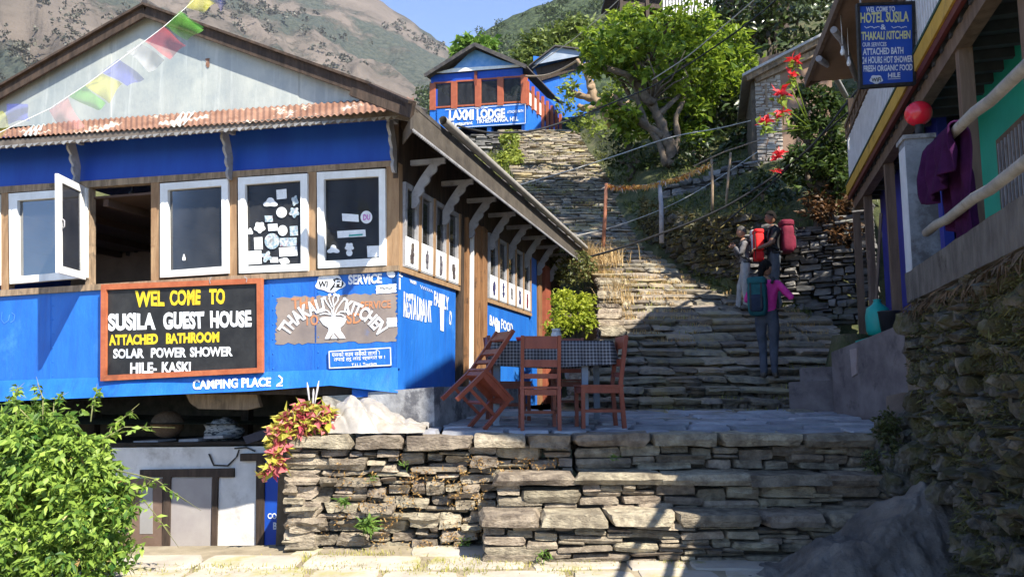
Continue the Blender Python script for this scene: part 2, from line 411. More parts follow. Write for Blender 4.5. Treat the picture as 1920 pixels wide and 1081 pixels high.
LETY = mat('yellow lettering paint', (.80, .60, .03), (.60, .40, .02), 18, .6, c3=(.16, .13, .03), s3=14, m3=(.64, .68))
LETO = mat('faded orange lettering', (.55, .20, .07), (.36, .20, .13), 14, .7)
LETB = mat('black lettering paint', (.01, .01, .012), (.03, .03, .03), 20, .6)
WOOD = mat('weathered wood', (.16, .115, .075), (.34, .245, .16), 5, .85, .5, 14, stretch=(3, 3, .5), c3=(.10, .08, .06), s3=4)
WOOD_L = mat('bare orange wood', (.23, .135, .07), (.35, .225, .125), 5, .8, .4, 14, stretch=(3, 3, .4), c3=(.22, .13, .07), s3=4)
WOOD_D = mat('dark old wood', (.028, .019, .014), (.075, .05, .036), 5, .8, .5, 14, stretch=(3, 3, .5))
RED_W = mat('red brown painted wood', (.16, .035, .018), (.22, .055, .028), 5, .5, .2, 20, spec=.4, stretch=(2, 2, .6))
ORANGE_W = mat('orange red painted wood', (.30, .075, .035), (.38, .105, .05), 4, .55, .2, 20)
DOORW = mat('old brown door wood', (.16, .075, .032), (.30, .155, .07), 6, .8, .5, 14, stretch=(4, 4, .35), c3=(.07, .04, .025), s3=5)
FRAME_R = mat('red brown sign frame', (.33, .085, .035), (.42, .13, .055), 6, .6, .3, 20)
BOARD = mat('black board paint', (.012, .012, .013), (.028, .028, .028), 5, .55, .1, 30, c3=(.20, .20, .19), s3=6, m3=(.70, .80))
GREYW = mat('grey white carved wood', (.24, .24, .26), (.36, .36, .38), 5, .7, .3, 25, c3=(.2, .19, .19), s3=9)
TIN = mat('painted tin sheet', (.30, .325, .315), (.40, .42, .385), 2.2, .45, .18, 2.5, spec=.5, c3=(.25, .285, .29), s3=1.6, m3=(.42, .66), bdist=.08, stretch=(1, 1, .5), streak=(.60, .62, .60, .45))
RUST = mat('rusty corrugated iron', (.155, .075, .048), (.26, .145, .10), 3, .75, .4, 30, c3=(.60, .52, .44), s3=2.6, m3=(.56, .62), stretch=(1, 1, 1))
ROOF = mat('dark roofing', (.035, .034, .038), (.085, .075, .07), 4, .8, .5, 12, c3=(.13, .11, .08), s3=3)
SOFF = mat('soffit boards', (.085, .07, .06), (.16, .135, .115), 4, .85, .5, 12, stretch=(1, 4, 1))
PLAST = mat('whitewashed plaster', (.55, .53, .50), (.70, .68, .65), 3, .85, .4, 10, c3=(.30, .27, .24), s3=2.2, m3=(.55, .75))
CONC = mat('old concrete', (.20, .20, .205), (.38, .38, .385), 4, .9, .5, 16, c3=(.10, .10, .11), s3=2.2, m3=(.5, .58))
GLASS = glassmat('window glass', (.30, .31, .34), .22)
PAPER = mat('paper sticker', (.80, .81, .81), (.66, .68, .70), 12, .7, c3=(.28, .30, .34), s3=26, m3=(.60, .64))
PAPER2 = mat('printed sticker', (.10, .22, .30), (.60, .62, .62), 30, .7, c3=(.3, .05, .08), s3=40)
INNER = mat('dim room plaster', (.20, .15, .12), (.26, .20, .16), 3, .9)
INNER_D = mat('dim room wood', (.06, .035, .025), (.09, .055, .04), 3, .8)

# ------------------------------------------------------------------ guest house frame
U = Vector((.276, .961, 0)).normalized(); NR = Vector((U.y, -U.x, 0)); NF = -U
C0 = at(745, 640, 8.6); C0.z = 0
PF = Plane(C0, NF); PR = Plane(C0, NR)
def H(r, b, z): return C0 + NR * r + U * b + Z * z
def fq(x0, y0, x1, y1, off=0.0, y2=None, y3=None):    # quad on the front plane: tl tr br bl, y2 = right bottom, y3 = left bottom
    return [PF.on(x0, y0, off), PF.on(x1, y1, off), PF.on(x1, y2, off), PF.on(x0, y3, off)]
def fprism(mb, q, depth, off=0.0, pl=PF, mi=0):
    mb.prism([pl.on(x, y, off) for x, y in q], -pl.n * depth, mi)
HO = H(-3.4, 0, .3)
house = thing('guest_house', 'blue timber guest house with pale tin gable and carved eave brackets above the terrace wall', 'house', HO)
def part(name, mb, m, parent=house, lab=None):
    o = mb.build(name, m, parent)
    if lab: o['label'] = lab
    return o
# lower blue wall on the front
m = MB()
fprism(m, [(-200, 553), (747, 505), (747, 690), (-200, 722)], .06)
wall_f = part('front_wall', m, [BLUE])
m = MB()   # bent tin flap along the bottom
def flap(u, v):
    x = lerp(-200, 746, u); y = lerp(interp(x, [-200, 0, 745], [722, 713, 688]), interp(x, [-200, 0, 470, 620, 745], [762, 752, 733, 722, 736]), v)
    return PF.on(x, y, .015 + .10 * v + .025 * math.sin(x * .03) * v + .02 * fbm(x * .02, v * 3))
m.grid(flap, 90, 5)
fl = part('tin_skirt', m, [BLUE])
m = MB()
def flap2(u, v):
    x = lerp(660, 742, u); y = lerp(722, interp(x, [660, 742], [740, 738]) + 4, v)
    return PF.on(x, y, .03 + .05 * v + .015 * math.sin(u * 9))
m.grid(flap2, 16, 3); part('tin_patch', m, [BLUE])
# upper blue band
m = MB(); fprism(m, [(-200, 268), (737, 205), (737, 312), (-200, 372)], .05, -.02)
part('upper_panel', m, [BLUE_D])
m = MB()
fprism(m, [(-200, 363), (745, 300), (745, 311), (-200, 376)], .10, .02)
fprism(m, [(-200, 556), (747, 497), (747, 507), (-200, 568)], .12, .035)
part('window_rail', m, [WOOD])
# posts
for (x0, x1, mm) in ((-130, -112, WOOD), (2, 15, WOOD_L), (160, 168, WOOD), (283, 299, WOOD_L), (428, 444, WOOD_L), (577, 593, WOOD_L), (724, 748, WOOD_L)):
    m = MB(); yt = lambda x: interp(x, [-200, 745], [372, 305]); yb = lambda x: interp(x, [-200, 747], [560, 500])
    fprism(m, [(x0, yt(x0)), (x1, yt(x1)), (x1, yb(x1)), (x0, yb(x0))], .10, .012)
    part('window_post', m, [mm])
# windows
def ring(mb, o, i, depth, off, pl=PF, mi=0):     # picture-frame from 4 outer and 4 inner pixels, mitred
    for k in range(4):
        j = (k + 1) % 4
        mb.prism([pl.on(*o[k], off), pl.on(*o[j], off), pl.on(*i[j], off), pl.on(*i[k], off)], -pl.n * depth, mi)
WIN = []
for (o, i) in (
    ([(16, 363), (162, 352), (162, 520), (18, 532)], [(32, 376), (150, 367), (150, 507), (33, 518)]),
    ([(300, 344), (427, 335), (428, 512), (300, 520)], [(314, 356), (415, 348), (416, 499), (315, 507)]),
    ([(446, 333), (576, 325), (577, 507), (448, 512)], [(459, 346), (563, 338), (564, 494), (461, 499)]),
    ([(594, 323), (722, 316), (723, 497), (596, 503)], [(607, 336), (710, 330), (711, 483), (608, 489)]),
    ([(-108, 371), (-2, 364), (-2, 534), (-108, 543)], [(-95, 383), (-15, 377), (-15, 522), (-95, 531)])):
    m = MB(); ring(m, o, i, .07, .045); w = part('window', m, [WHITE]); 
    g = MB(); fprism(g, i, .006, .0); part('pane', g, [GLASS], w); WIN.append((w, i))
def pf3(off): return lambda x, y: PF.on(x, y, off)
def sticker(w, fn, mm):
    s = MB(); fn(s); part('sticker', s, [mm], w)
P3 = pf3(.012)
def qd(x0, y0, x1, y1, k=0): return lambda s: s.add([P3(x0, y0), P3(x1, y0 - k), P3(x1 + 1, y1 - k), P3(x0 + 1, y1)], [(3, 2, 1, 0)])
def bl(x, y, rx, ry, lob=0, amp=0., ph=0): return lambda s: blob(s, (x, y), rx, ry, P3, 0, 26, lob, amp, ph)
w3 = WIN[2][0]
for fn, mm in ((qd(518, 356, 537, 374, 2), PAPER), (bl(507, 380, 12, 8, 3, .25), PAPER), (bl(528, 398, 10, 10), PAPER), (bl(487, 426, 10, 10, 5, .14), PAPER),
    (qd(502, 420, 520, 433, 1), PAPER), (bl(530, 432, 9, 10), PAPER), (bl(510, 452, 14, 15), PAPER2), (bl(510, 452, 5, 6), PAPER), (bl(469, 434, 5, 6, 3, .2), PAPER),
    (qd(476, 445, 492, 468, 1), PAPER), (qd(463, 471, 490, 496, 2), PAPER), (qd(523, 464, 557, 481, 2), PAPER), (qd(506, 482, 521, 492), PAPER),
    (bl(533, 489, 10, 6, 4, .1), PAPER), (bl(553, 376, 6, 9, 4, .2), PAPER2), (bl(552, 398, 9, 9, 5, .2), PAPER2), (qd(524, 446, 556, 462, 1), PAPER2), (qd(543, 424, 558, 442, 1), PAPER2),
    (qd(496, 404, 511, 416), PAPER2), (bl(500, 481, 9, 9, 4, .3), PAPER2)): sticker(w3, fn, mm)
w4 = WIN[3][0]
for fn, mm in ((qd(641, 400, 672, 414, -2), PAPER), (bl(687, 407, 11, 12), PAPER), (qd(632, 433, 685, 446, 3), PAPER), (bl(625, 468, 10, 7, 3, .3), PAPER),
    (bl(655, 463, 8, 8, 5, .15), PAPER), (bl(655, 474, 6, 6), PAPER), (qd(688, 461, 711, 482, 1), PAPER)): sticker(w4, fn, mm)
P3b = pf3(.016)
s = MB(); letters(s, 'DU', [(681, 402), (694, 401), (694, 412), (681, 413)], P3b, .02); part('sticker_print', s, [mat('magenta print', (.45, .05, .40))], w4)
s = MB(); s.add([P3b(654, 440), P3b(680, 438), P3b(680, 441), P3b(654, 443)], [(3, 2, 1, 0)]); part('sticker_print', s, [mat('teal print', (.02, .30, .28))], w4)
sticker(WIN[1][0], bl(345, 483, 3, 6, 3, .2), PAPER)
# casement standing open at the left of the opening
hb, ht = PF.on(161, 524, .05), PF.on(159, 350, .05)
dcas = (Vector((.03, -.64, 0)))
fb_, ft_ = hb + dcas, ht + dcas
m = MB(); th = dcas.normalized().cross(Z).normalized() * .04
def cpt(u, v): return hb + (fb_ - hb) * u + (ht - hb) * v
for a, b, c, d in ((0, 1, 0, .075), (0, 1, .925, 1), (0, .14, .075, .925), (.86, 1, .075, .925)):
    m.prism([cpt(a, c), cpt(b, c), cpt(b, d), cpt(a, d)], th)
cas = part('open_casement', m, [WHITE])
m = MB(); m.prism([cpt(.14, .075) + th * .4, cpt(.86, .075) + th * .4, cpt(.86, .925) + th * .4, cpt(.14, .925) + th * .4], th * .1); part('pane', m, [GLASS], cas)
m = MB(); m.tube([cpt(.9, .45) - th * .2, cpt(.9, .47) - th * .9, cpt(.9, .53) - th * .9, cpt(.9, .55) - th * .2], .008, 6); part('handle', m, [GREYW], cas)

# gable sheet, with overlapping panels
pan = [(0, 207), (207, 378), (378, 730)]
def gtop(x): return interp(x, [-220, 276, 775], [285, 18, 196])
for k, (a, b) in enumerate(((-210, 40), (40, 208), (208, 379), (379, 560), (560, 752))):
    m = MB(); pts = [PF.on(x, gtop(x) + 8, .012 + .006 * (k % 2)) for x in np.linspace(a, b, 8)]; ybot = lambda x: interp(x, [-210, 120, 520, 752], [258, 230, 202, 192])
    m.prism(pts + [PF.on(b, ybot(b), .012 + .006 * (k % 2)), PF.on(a, ybot(a), .012 + .006 * (k % 2))], U * .01)
    part('gable_sheet', m, [TIN])
m = MB(); ragged(m, [(385, 110), (393, 109), (392, 126), (387, 127)], pf3(.026), 1, 3); part('rust_patch', m, [RUST])

# main roof
AP, EV = PF.on(276, 9, .10), PF.on(776, 191, .92)
LE = PF.on(0, 166, .09); LE = AP + (LE - AP) * 1.6
LR = 9.3
def slope(mb, a, e, thick):
    mb.prism([a, e, (EVF if e is EV else e + U * LR), a + U * LR], Vector((0, 0, -thick)))
EVF = PR.on(1094, 469, .55); ED = (EVF - EV); VG = PF.on(700, 158, .10)
m = MB(); slope(m, AP, VG, .05); slope(m, AP, LE, .05); m.prism([VG + Z * .004, EV, EVF, VG + U * LR], Vector((0, 0, -.05)))
# standing seams on the roof
for side in (EV, LE):
    for k in range(12):
        if side is EV:
            p0 = U * (k * .8 + .3); m.bar(AP + p0 + Z * .012, VG + p0 + Z * .012, .06, .03); m.bar(VG + p0 + Z * .012, EV + ED * ((k * .8 + .3) / LR) + Z * .012, .06, .03); continue
        p = AP + U * (k * .8 + .3); q = side + (U * (k * .8 + .3) if side is LE else ED * ((k * .8 + .3) / LR)); m.bar(p + Z * .012, q + Z * .012, .06, .03)
part('roof', m, [ROOF])
m = MB()
for a_, e in ((AP, VG), (AP, LE), (VG, EV)):
    m.bar(a_ - Z * .10 - U * .02, e - Z * .10 - U * .02, .035, .15)
    m.bar(a_ - Z * .02 - U * .04, e - Z * .02 - U * .04, .09, .03)
part('verge_board', m, [WOOD_D])
m = MB(); m.tube([AP + Z * .01 - U * .05, AP + U * LR + Z * .01], .05, 8); part('ridge_cap', m, [ROOF])
# rafters under the right eave, fascia, saw-tooth trim
hz = (VG - AP); ev_r = (EV - C0).dot(NR); ev_z = EV.z
slp = -hz.z / max(.01, hz.dot(NR))
for k in range(11):
    e = EV + ED * (k * .098 + .01); m = MB(); m.bar(e - NR * .75 + Z * (.75 * slp - .11), e - NR * .02 - Z * .11, .06, .09); part('rafter', m, [WOOD_D])
m = MB(); m.bar(EV - Z * .165 - NR * .02, EVF - Z * .165 - NR * .02, .03, .24); part('eave_fascia', m, [mat('dark eave board', (.05, .042, .036), (.10, .085, .07), 4, .85, .5, 12)])  # fascia board in a dark brown
m = MB()
n = 190
for k in range(n):
    p = EV + ED * (k / n) - Z * .28 - NR * .015; q = EV + ED * ((k + .9) / n) - Z * .28 - NR * .015
    m.prism([p, q, q - Z * .012, (p + q) / 2 - Z * .036, p - Z * .012], NR * .015)
part('saw_tooth_trim', m, [GREYW])
# gutter pipe lying on the eave
m = MB(); m.tube([EV + Z * .05 + NR * .03 + ED * .08, EVF + Z * .03 + NR * .07], .05, 10, cap=False); part('gutter_pipe', m, [mat('grey pipe', (.22, .21, .20), (.32, .30, .28), 6, .6)])

# rusty pent roof across the front
def px_top(x): return interp(x, [-220, 0, 123, 520, 735, 775], [262, 244, 228, 199, 184, 183])
def px_bot(x): return interp(x, [-220, 0, 520, 740, 776], [276, 258, 226, 206, 197])
cols = 1150; m = MB(); vs = []
xs = np.linspace(-220, 776, cols)
for x in xs:
    t_ = PF.on(x, px_top(x), .03); b_ = PF.on(x, px_bot(x), .47 + .43 * max(0, (x - 560) / 216) ** 2)
    r = (t_ - C0).dot(NR); w = .011 * math.cos(r * 2 * math.pi / .085)
    vs += [t_ + Z * w, (t_ + b_) / 2 + Z * w, b_ + Z * w]
m.add(vs, [(3 * i, 3 * i + 1, 3 * i + 4, 3 * i + 3) for i in range(cols - 1)] + [(3 * i + 1, 3 * i + 2, 3 * i + 5, 3 * i + 4) for i in range(cols - 1)], 0, True)
part('pent_roof', m, [RUST])
m = MB()
for x in (40, 318): # pale replacement sheets on the pent roof
    for dx in range(1):
        g = []
        for v in range(3):
            for k in range(25):
                xx = x + k * 1.1 + 22 * (1 - v / 2); t_ = PF.on(xx, px_top(xx), .03); b_ = PF.on(xx, px_bot(xx), .47); pp = lerp(t_, b_, v / 2); r = (t_ - C0).dot(NR)
                g.append(pp + Z * (.011 * math.cos(r * 2 * math.pi / .085) + .006))
        m.add(g, [(v * 25 + k, v * 25 + k + 25, v * 25 + k + 26, v * 25 + k + 1) for k in range(24) for v in range(2)], 0, True)
part('pale_sheet', m, [TIN])
m = MB(); m.prism([PF.on(-220, 280, .45), PF.on(-220, 294, .45), PF.on(740, 222, .45), PF.on(768, 227, .45), PF.on(773, 200, .45), PF.on(740, 206, .45)], U * .03)
part('front_fascia', m, [SOFF])
m = MB()
for x in np.arange(-215, 738, 13.2):
    y = interp(x, [-220, 740], [293, 220]); j = 1.6 * math.sin(x * 1.7) ; a, b, c = PF.on(x, y - 3, .455), PF.on(x + 3 + j, y + 3.2 + j * .6, .455), PF.on(x + 12.6, y - 4, .455)
    m.prism([a, PF.on(x + .6, y + 1.5, .455), b, PF.on(x + 8 + j, y - 1.2, .455), c], U * .012)
part('lace_trim', m, [mat('grimy grey trim', (.15, .145, .14), (.30, .30, .31), 9, .8)])
m = MB()  # soffit boards of the pent roof
m.prism([PF.on(-220, 284, .44), PF.on(766, 205, .44), PF.on(745, 203, .0), PF.on(-200, 276, .0)], Z * .012); part('soffit', m, [SOFF])
m = MB(); m.prism([H(.02, .0, ev_z - .12), H(ev_r - .02, -.86, ev_z - .26), H(ev_r - .02, -.86, ev_z - .06), H(.02, -.0, ev_z + .02)], U * .02); part('corner_board', m, [SOFF])

# carved brackets: board cut with scallops, from the wall up to the eave
def bracket(base, out, h, reach, thick=.035):
    n = out.cross(Z).normalized(); mb = MB(); N_ = 26; edge = []
    for k in range(N_ + 1):
        t = k / N_; o = .05 + (reach - .05) * t ** 1.5
        edge.append(base + out * (o + .035 * abs(math.sin(t * math.pi * 4.5))) + Z * (h * t))
    inner = [base + out * (max(0, (reach - .05) * (k / N_) ** 1.5 - .06)) + Z * (h * k / N_) for k in range(N_, -1, -1)]
    half = []
    vs = [p - n * thick / 2 for p in edge] + [p - n * thick / 2 for p in inner[::-1]] + [p + n * thick / 2 for p in edge] + [p + n * thick / 2 for p in inner[::-1]]
    M_ = N_ + 1; fs = []
    for k in range(N_):
        fs += [(k, k + 1, M_ + k + 1, M_ + k), (2 * M_ + k + 1, 2 * M_ + k, 3 * M_ + k, 3 * M_ + k + 1), (k + 1, k, 2 * M_ + k, 2 * M_ + k + 1), (M_ + k, M_ + k + 1, 3 * M_ + k + 1, 3 * M_ + k)]
    fs += [(0, M_, 3 * M_, 2 * M_), (N_, 2 * M_ + N_, 3 * M_ + N_, M_ + N_)]
    mb.add(vs, fs); mb.bar(base + Z * h - out * .02, base + Z * h + out * (reach + .05), .05, .06)
    part('eave_bracket', mb, [GREYW])
for x in (-120, 147, 433, 741):
    b = PF.on(x, interp(x, [-120, 147, 433, 741], [372, 352, 338, 325]), .03); t_ = PF.on(x, interp(x, [0, 741], [278, 228]), .03)
    bracket(b, NF, (t_.z - b.z), .24)
# ---- right hand side, facing the path
def sz(px, py, off=0): q = PR.on(px, py, off) - C0; return q.dot(U), q.z
ZS = sz(852, 543)[1]; ZW = 3.98; WL = 8.5; ZB = 1.42
def RB(s0, s1, z0, z1, off, dep, mm, name, parent=house, lab=None):
    m = MB(); m.prism([H(off, s0, z1), H(off, s1, z1), H(off, s1, z0), H(off, s0, z0)], -NR * dep); return part(name, m, [mm], parent, lab)
s_end = sz(854, 600)[0]; s_d1 = sz(880, 600)[0]; s_2 = sz(912, 600)[0]; s_3 = sz(992, 600)[0]
RB(0, s_end, ZB - .3, ZS, 0, .08, BLUE, 'side_wall')
RB(s_2, s_3, ZB - .3, ZS - .03, 0, .08, BLUE, 'side_wall')
RB(-.02, WL, 3.90, 4.6, -.02, .06, WOOD_D, 'side_upper_boards')
RB(0, s_end + .1, ZS, ZS + .06, .03, .12, WOOD_L, 'side_rail'); RB(s_2, s_3 + .1, ZS - .03, ZS + .03, .03, .12, WOOD_L, 'side_rail')
def posters(s0, s1, n, zt, zb, seed):
    rs = random.Random(seed); w = (s1 - s0) / n
    for k in range(n):
        a, b = s0 + k * w + .03, s0 + (k + 1) * w - .03
        m = MB()
        for (p, q, c, d) in ((a, b, zt - .06, zt), (a, b, zb, zb + .06), (a, a + .06, zb + .06, zt - .06), (b - .06, b, zb + .06, zt - .06)):
            m.prism([H(.03, p, d), H(.03, q, d), H(.03, q, c), H(.03, p, c)], -NR * .06)
        wd = part('side_window', m, [GREYW])
        g = MB(); g.prism([H(.045, b - .005, zt), H(.045, b + .055, zt), H(.045, b + .055, zb), H(.045, b - .005, zb)], -NR * .07); part('mullion', g, [WOOD_L], wd)
        g = MB(); g.prism([H(0, a, zt), H(0, b, zt), H(0, b, zb), H(0, a, zb)], -NR * .006); part('pane', g, [GLASS], wd)
        pz = zb + (zt - zb) * .36
        g = MB(); g.add([H(.034, a + .01, pz), H(.034, b - .01, pz), H(.034, b - .01, zb + .02), H(.034, a + .01, zb + .02)], [(3, 2, 1, 0)]); po = part('poster', g, [PAPER], wd)
        g = MB()
        cx = (a + b) / 2; cz = (pz + zb) / 2
        for _ in range(11):
            x, z_, ww, hh = cx + rs.uniform(-.02, .02), cz + rs.uniform(-.09, .10), rs.uniform(.008, .035) * (b - a) / .3, rs.uniform(.012, .05)
            g.add([H(.037 + _ * .0006, x - ww, z_ + hh), H(.037 + _ * .0006, x + ww, z_ + hh), H(.037 + _ * .0006, x + ww, z_ - hh), H(.037 + _ * .0006, x - ww, z_ - hh)], [(3, 2, 1, 0)])
        part('poster_print', g, [mat('poster print', (.04, .03, .05), rs.choice([(.3, .02, .03), (.04, .05, .2), (.2, .2, .22), (.12, .1, .08)]), 25, .6)], wd)
posters(.06, s_end + .05, 4, 3.88, ZS + .07, 3)
posters(s_2 + .02, s_3, 5, 3.88, ZS + .04, 4)
# doorway between the two glazed stretches, with boards and posts
RB(s_end + .12, s_end + .22, ZB - .2, 3.9, .04, .12, WOOD_D, 'door_post')
for a, b, mm in ((s_d1 - .22, s_d1 - .06, WOOD_L), (s_d1 + .0, s_d1 + .05, WHITE), (s_d1 + .16, s_d1 + .42, WOOD_L), (s_d1 + .46, s_2 - .02, WOOD_L)):
    if b - a < .1: RB(a, b, ZB - .25, 3.9, .05, .08, mm, 'door_board')
    else:
        for k in range(3): w_ = (b - a) / 3; RB(a + k * w_, a + (k + 1) * w_ - .012, ZB - .25, 3.9, .05 - .012 * ((k * 7) % 3), .06, DOORW, 'door_board')
RB(s_3 + .12, s_3 + .5, ZB - .25, 3.9, .02, .06, BLUE, 'side_wall'); RB(s_3 + .6, s_3 + .85, ZB - .25, 3.9, .04, .10, DOORW, 'door_board')
RB(s_3 + 1.15, s_3 + 1.6, ZB - .25, 3.9, .04, .10, mat('faded red board', (.22, .055, .03), (.30, .085, .045), 5, .7), 'door_board'); RB(s_3 + 1.62, WL, ZB - .3, 3.9, .0, .08, WOOD_D, 'side_wall')
m = MB(); b_ = np.linspace(.3, WL - 1.2, 8)
for k, s_ in enumerate(b_): bracket(H(0.02, s_, ev_z - .80), NR, .54, .36)
# other walls, floor, ceiling of the dining room
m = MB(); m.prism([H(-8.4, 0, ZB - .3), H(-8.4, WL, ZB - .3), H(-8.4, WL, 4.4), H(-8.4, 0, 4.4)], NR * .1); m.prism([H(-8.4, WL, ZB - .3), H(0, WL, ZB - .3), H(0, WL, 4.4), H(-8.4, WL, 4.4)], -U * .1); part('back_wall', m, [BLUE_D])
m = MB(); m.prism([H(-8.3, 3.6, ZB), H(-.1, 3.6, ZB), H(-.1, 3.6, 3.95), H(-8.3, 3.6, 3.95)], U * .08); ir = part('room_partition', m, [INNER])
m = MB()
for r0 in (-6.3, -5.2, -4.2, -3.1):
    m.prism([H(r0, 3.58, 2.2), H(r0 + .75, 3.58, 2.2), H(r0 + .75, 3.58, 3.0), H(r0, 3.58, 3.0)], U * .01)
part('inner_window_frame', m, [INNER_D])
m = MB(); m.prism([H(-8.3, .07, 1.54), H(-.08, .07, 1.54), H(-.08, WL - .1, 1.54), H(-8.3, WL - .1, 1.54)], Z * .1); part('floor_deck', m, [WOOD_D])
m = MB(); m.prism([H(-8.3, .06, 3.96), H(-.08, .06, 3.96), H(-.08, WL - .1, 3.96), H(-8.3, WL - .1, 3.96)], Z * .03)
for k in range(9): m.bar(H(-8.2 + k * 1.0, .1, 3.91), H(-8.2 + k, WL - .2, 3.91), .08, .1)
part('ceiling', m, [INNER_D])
# light bulb and letter bunting inside, seen through the open window
bq = Plane(H(0, 1.2, 0), NF)
m = MB(); c = bq.on(247, 365); m.ell(c, (.045, .045, .055), 12, 8); m.tube([c + Z * .05, c + Z * .35], .008, 6); 
tag(m.build('light_bulb', [PAPER]), 'bare white bulb hanging inside the open guest house window', 'light bulb')
bq = Plane(H(0, 3.55, 0), NF); m = MB()
pts = [(196, 437), (210, 452), (225, 462), (240, 466), (255, 460), (268, 452), (281, 440)]
m.tube([bq.on(*p) for p in pts], .006, 5)
for k, (x, y) in enumerate(pts):
    m.add([bq.on(x - 5, y, .02), bq.on(x + 5, y + 1, .02), bq.on(x + 3, y + 14, .02), bq.on(x - 4, y + 13, .02)], [(3, 2, 1, 0)])
tag(m.build('letter_bunting', [LETB]), 'dark paper bunting strung along the inner wall behind the open window', 'bunting')

# ------------------------------------------------------------------ painted writing on the guest house
def paint(name, fn, mm, pl=PF, off=.006, parent=house, lab=None):
    s = MB(); fn(s, lambda x, y: pl.on(x, y, off)); return part(name, s, [mm], parent, lab)
GREYP = mat('grey brown paint patch', (.18, .15, .14), (.27, .22, .19), 3, .8, c3=(.10, .17, .36), s3=2.5, m3=(.60, .74))
paint('painted_patch', lambda s, p: ragged(s, [(519, 558), (744, 549), (743, 640), (517, 645)], p, 3.2, 26), GREYP, off=.004)
def orange(s, p):
    letters(s, 'THA', [(546, 558), (595, 556), (595, 578), (546, 580)], p); letters(s, 'SERVICE', [(676, 565), (733, 562), (733, 577), (676, 580)], p)
    letters(s, 'TO', [(570, 590), (597, 589), (597, 609), (570, 610)], p); letters(s, 'SD', [(650, 587), (678, 586), (678, 606), (650, 607)], p)
paint('faded_lettering', orange, LETO, off=.008)
CA = (626, 680)
def thak(s, p):
    arcletters(s, 'THAKALI', CA, 98, 124, 149, 99.5, p, .035); arcletters(s, 'KITCHEN', CA, 96, 122, 79, 33, p, .035)
paint('arched_lettering', thak, LETW, off=.012)
def pot(s, p):
    prof = [(599, 598), (603, 594.5), (625, 593), (646, 595), (650, 598), (645, 608), (638, 614), (639, 620), (645, 628), (648, 634), (609, 635), (612, 628), (616, 620), (616, 614), (606, 608)]
    s.add([p(*q) for q in prof], [list(range(len(prof)))[::-1]])
    for pts in ([(624, 594), (622, 580), (612, 566), (608, 558)], [(624, 594), (626, 575), (624, 560), (628, 553)], [(625, 594), (632, 578), (640, 566), (646, 560)], [(624, 593), (614, 582), (603, 578), (597, 582)],
                [(626, 593), (638, 584), (649, 583), (654, 590)], [(624, 590), (608, 587), (600, 589)], [(627, 590), (640, 589), (648, 594)], [(623, 575), (617, 560), (618, 553)], [(626, 574), (634, 562), (634, 554)]):
        stroke(s, pts, 2.2, p)
    for q in ((608, 558), (628, 552), (646, 560), (618, 553), (634, 554)): blob(s, q, 3.2, 3.0, p, 0, 10)
paint('painted_flower_pot', pot, LETW, off=.012)
paint('pot_detail', lambda s, p: (s.add([p(617, 634), p(625, 623), p(625, 625), p(620, 635)], [(3, 2, 1, 0)]), s.add([p(627, 623), p(637, 634), p(634, 635), p(626, 625)], [(3, 2, 1, 0)])), GREYP, off=.015)
def cloud(s, p):
    blob(s, (619, 531), 27, 16, p, 0, 40, 5, .10, .6); 
paint('wifi_cloud', cloud, LETW, off=.008)
def fib(s, p):
    pts = [(624, 523.5), (632, 520.5), (640, 524), (644.5, 531), (641, 538.5), (632, 539), (626, 538), (621, 544), (618, 543), (623, 536), (628, 529)]
    s.add([p(*q) for q in pts], [list(range(len(pts)))[::-1]]); letters(s, 'Wi', [(597, 527), (615, 526), (614, 538), (597, 539)], p, .03)
paint('wifi_black_shape', fib, LETB, off=.011)
paint('wifi_letters', lambda s, p: letters(s, 'Fi', [(629, 525), (641, 524), (640, 536), (627, 538)], p, .03), LETW, off=.014)
paint('service_lettering', lambda s, p: letters(s, 'SERVICE', [(653, 515), (716, 512), (716, 531), (653, 534)], p, .04), LETW, off=.008)
paint('apple_mark', lambda s, p: (blob(s, (733, 513), 8, 7, p, 0, 20, 2, .1), s.add([p(730, 507), p(736, 504), p(734, 508)], [(2, 1, 0)])), LETW, off=.008)
paint('white_label', lambda s, p: (ragged(s, [(705, 535), (743, 532), (743, 548), (705, 551)], p, .8, 6)), PAPER, off=.010)
paint('white_label', lambda s, p: (ragged(s, [(725, 596), (744, 595), (744, 612), (725, 613)], p, .8, 6)), PAPER, off=.010)
paint('label_print', lambda s, p: stroke(s, [(712, 540), (717, 538), (720, 541), (726, 539), (731, 541), (736, 538)], 1.1, p), LETB, off=.014)
def pcamp(x, y):
    y0, y1 = interp(x, [-200, 0, 745], [722, 713, 688]), interp(x, [-200, 0, 470, 620, 745], [762, 752, 733, 722, 736]); v = (y - y0) / (y1 - y0)
    return PF.on(x, y, .026 + .10 * v + .025 * math.sin(x * .03) * v + .02 * fbm(x * .02, v * 3))
for nm, fn in (('camping_lettering', lambda s: letters(s, 'CAMPING PLACE', [(361, 711.5), (508, 706.5), (508, 724), (361, 730)], pcamp, .035)), ('hook_mark', lambda s: stroke(s, [(523, 704), (529, 709), (528, 716), (521, 720), (519, 723), (524, 722), (529, 722)], 2.6, pcamp))):
    s_ = MB(); fn(s_); part(nm, s_, [LETW])
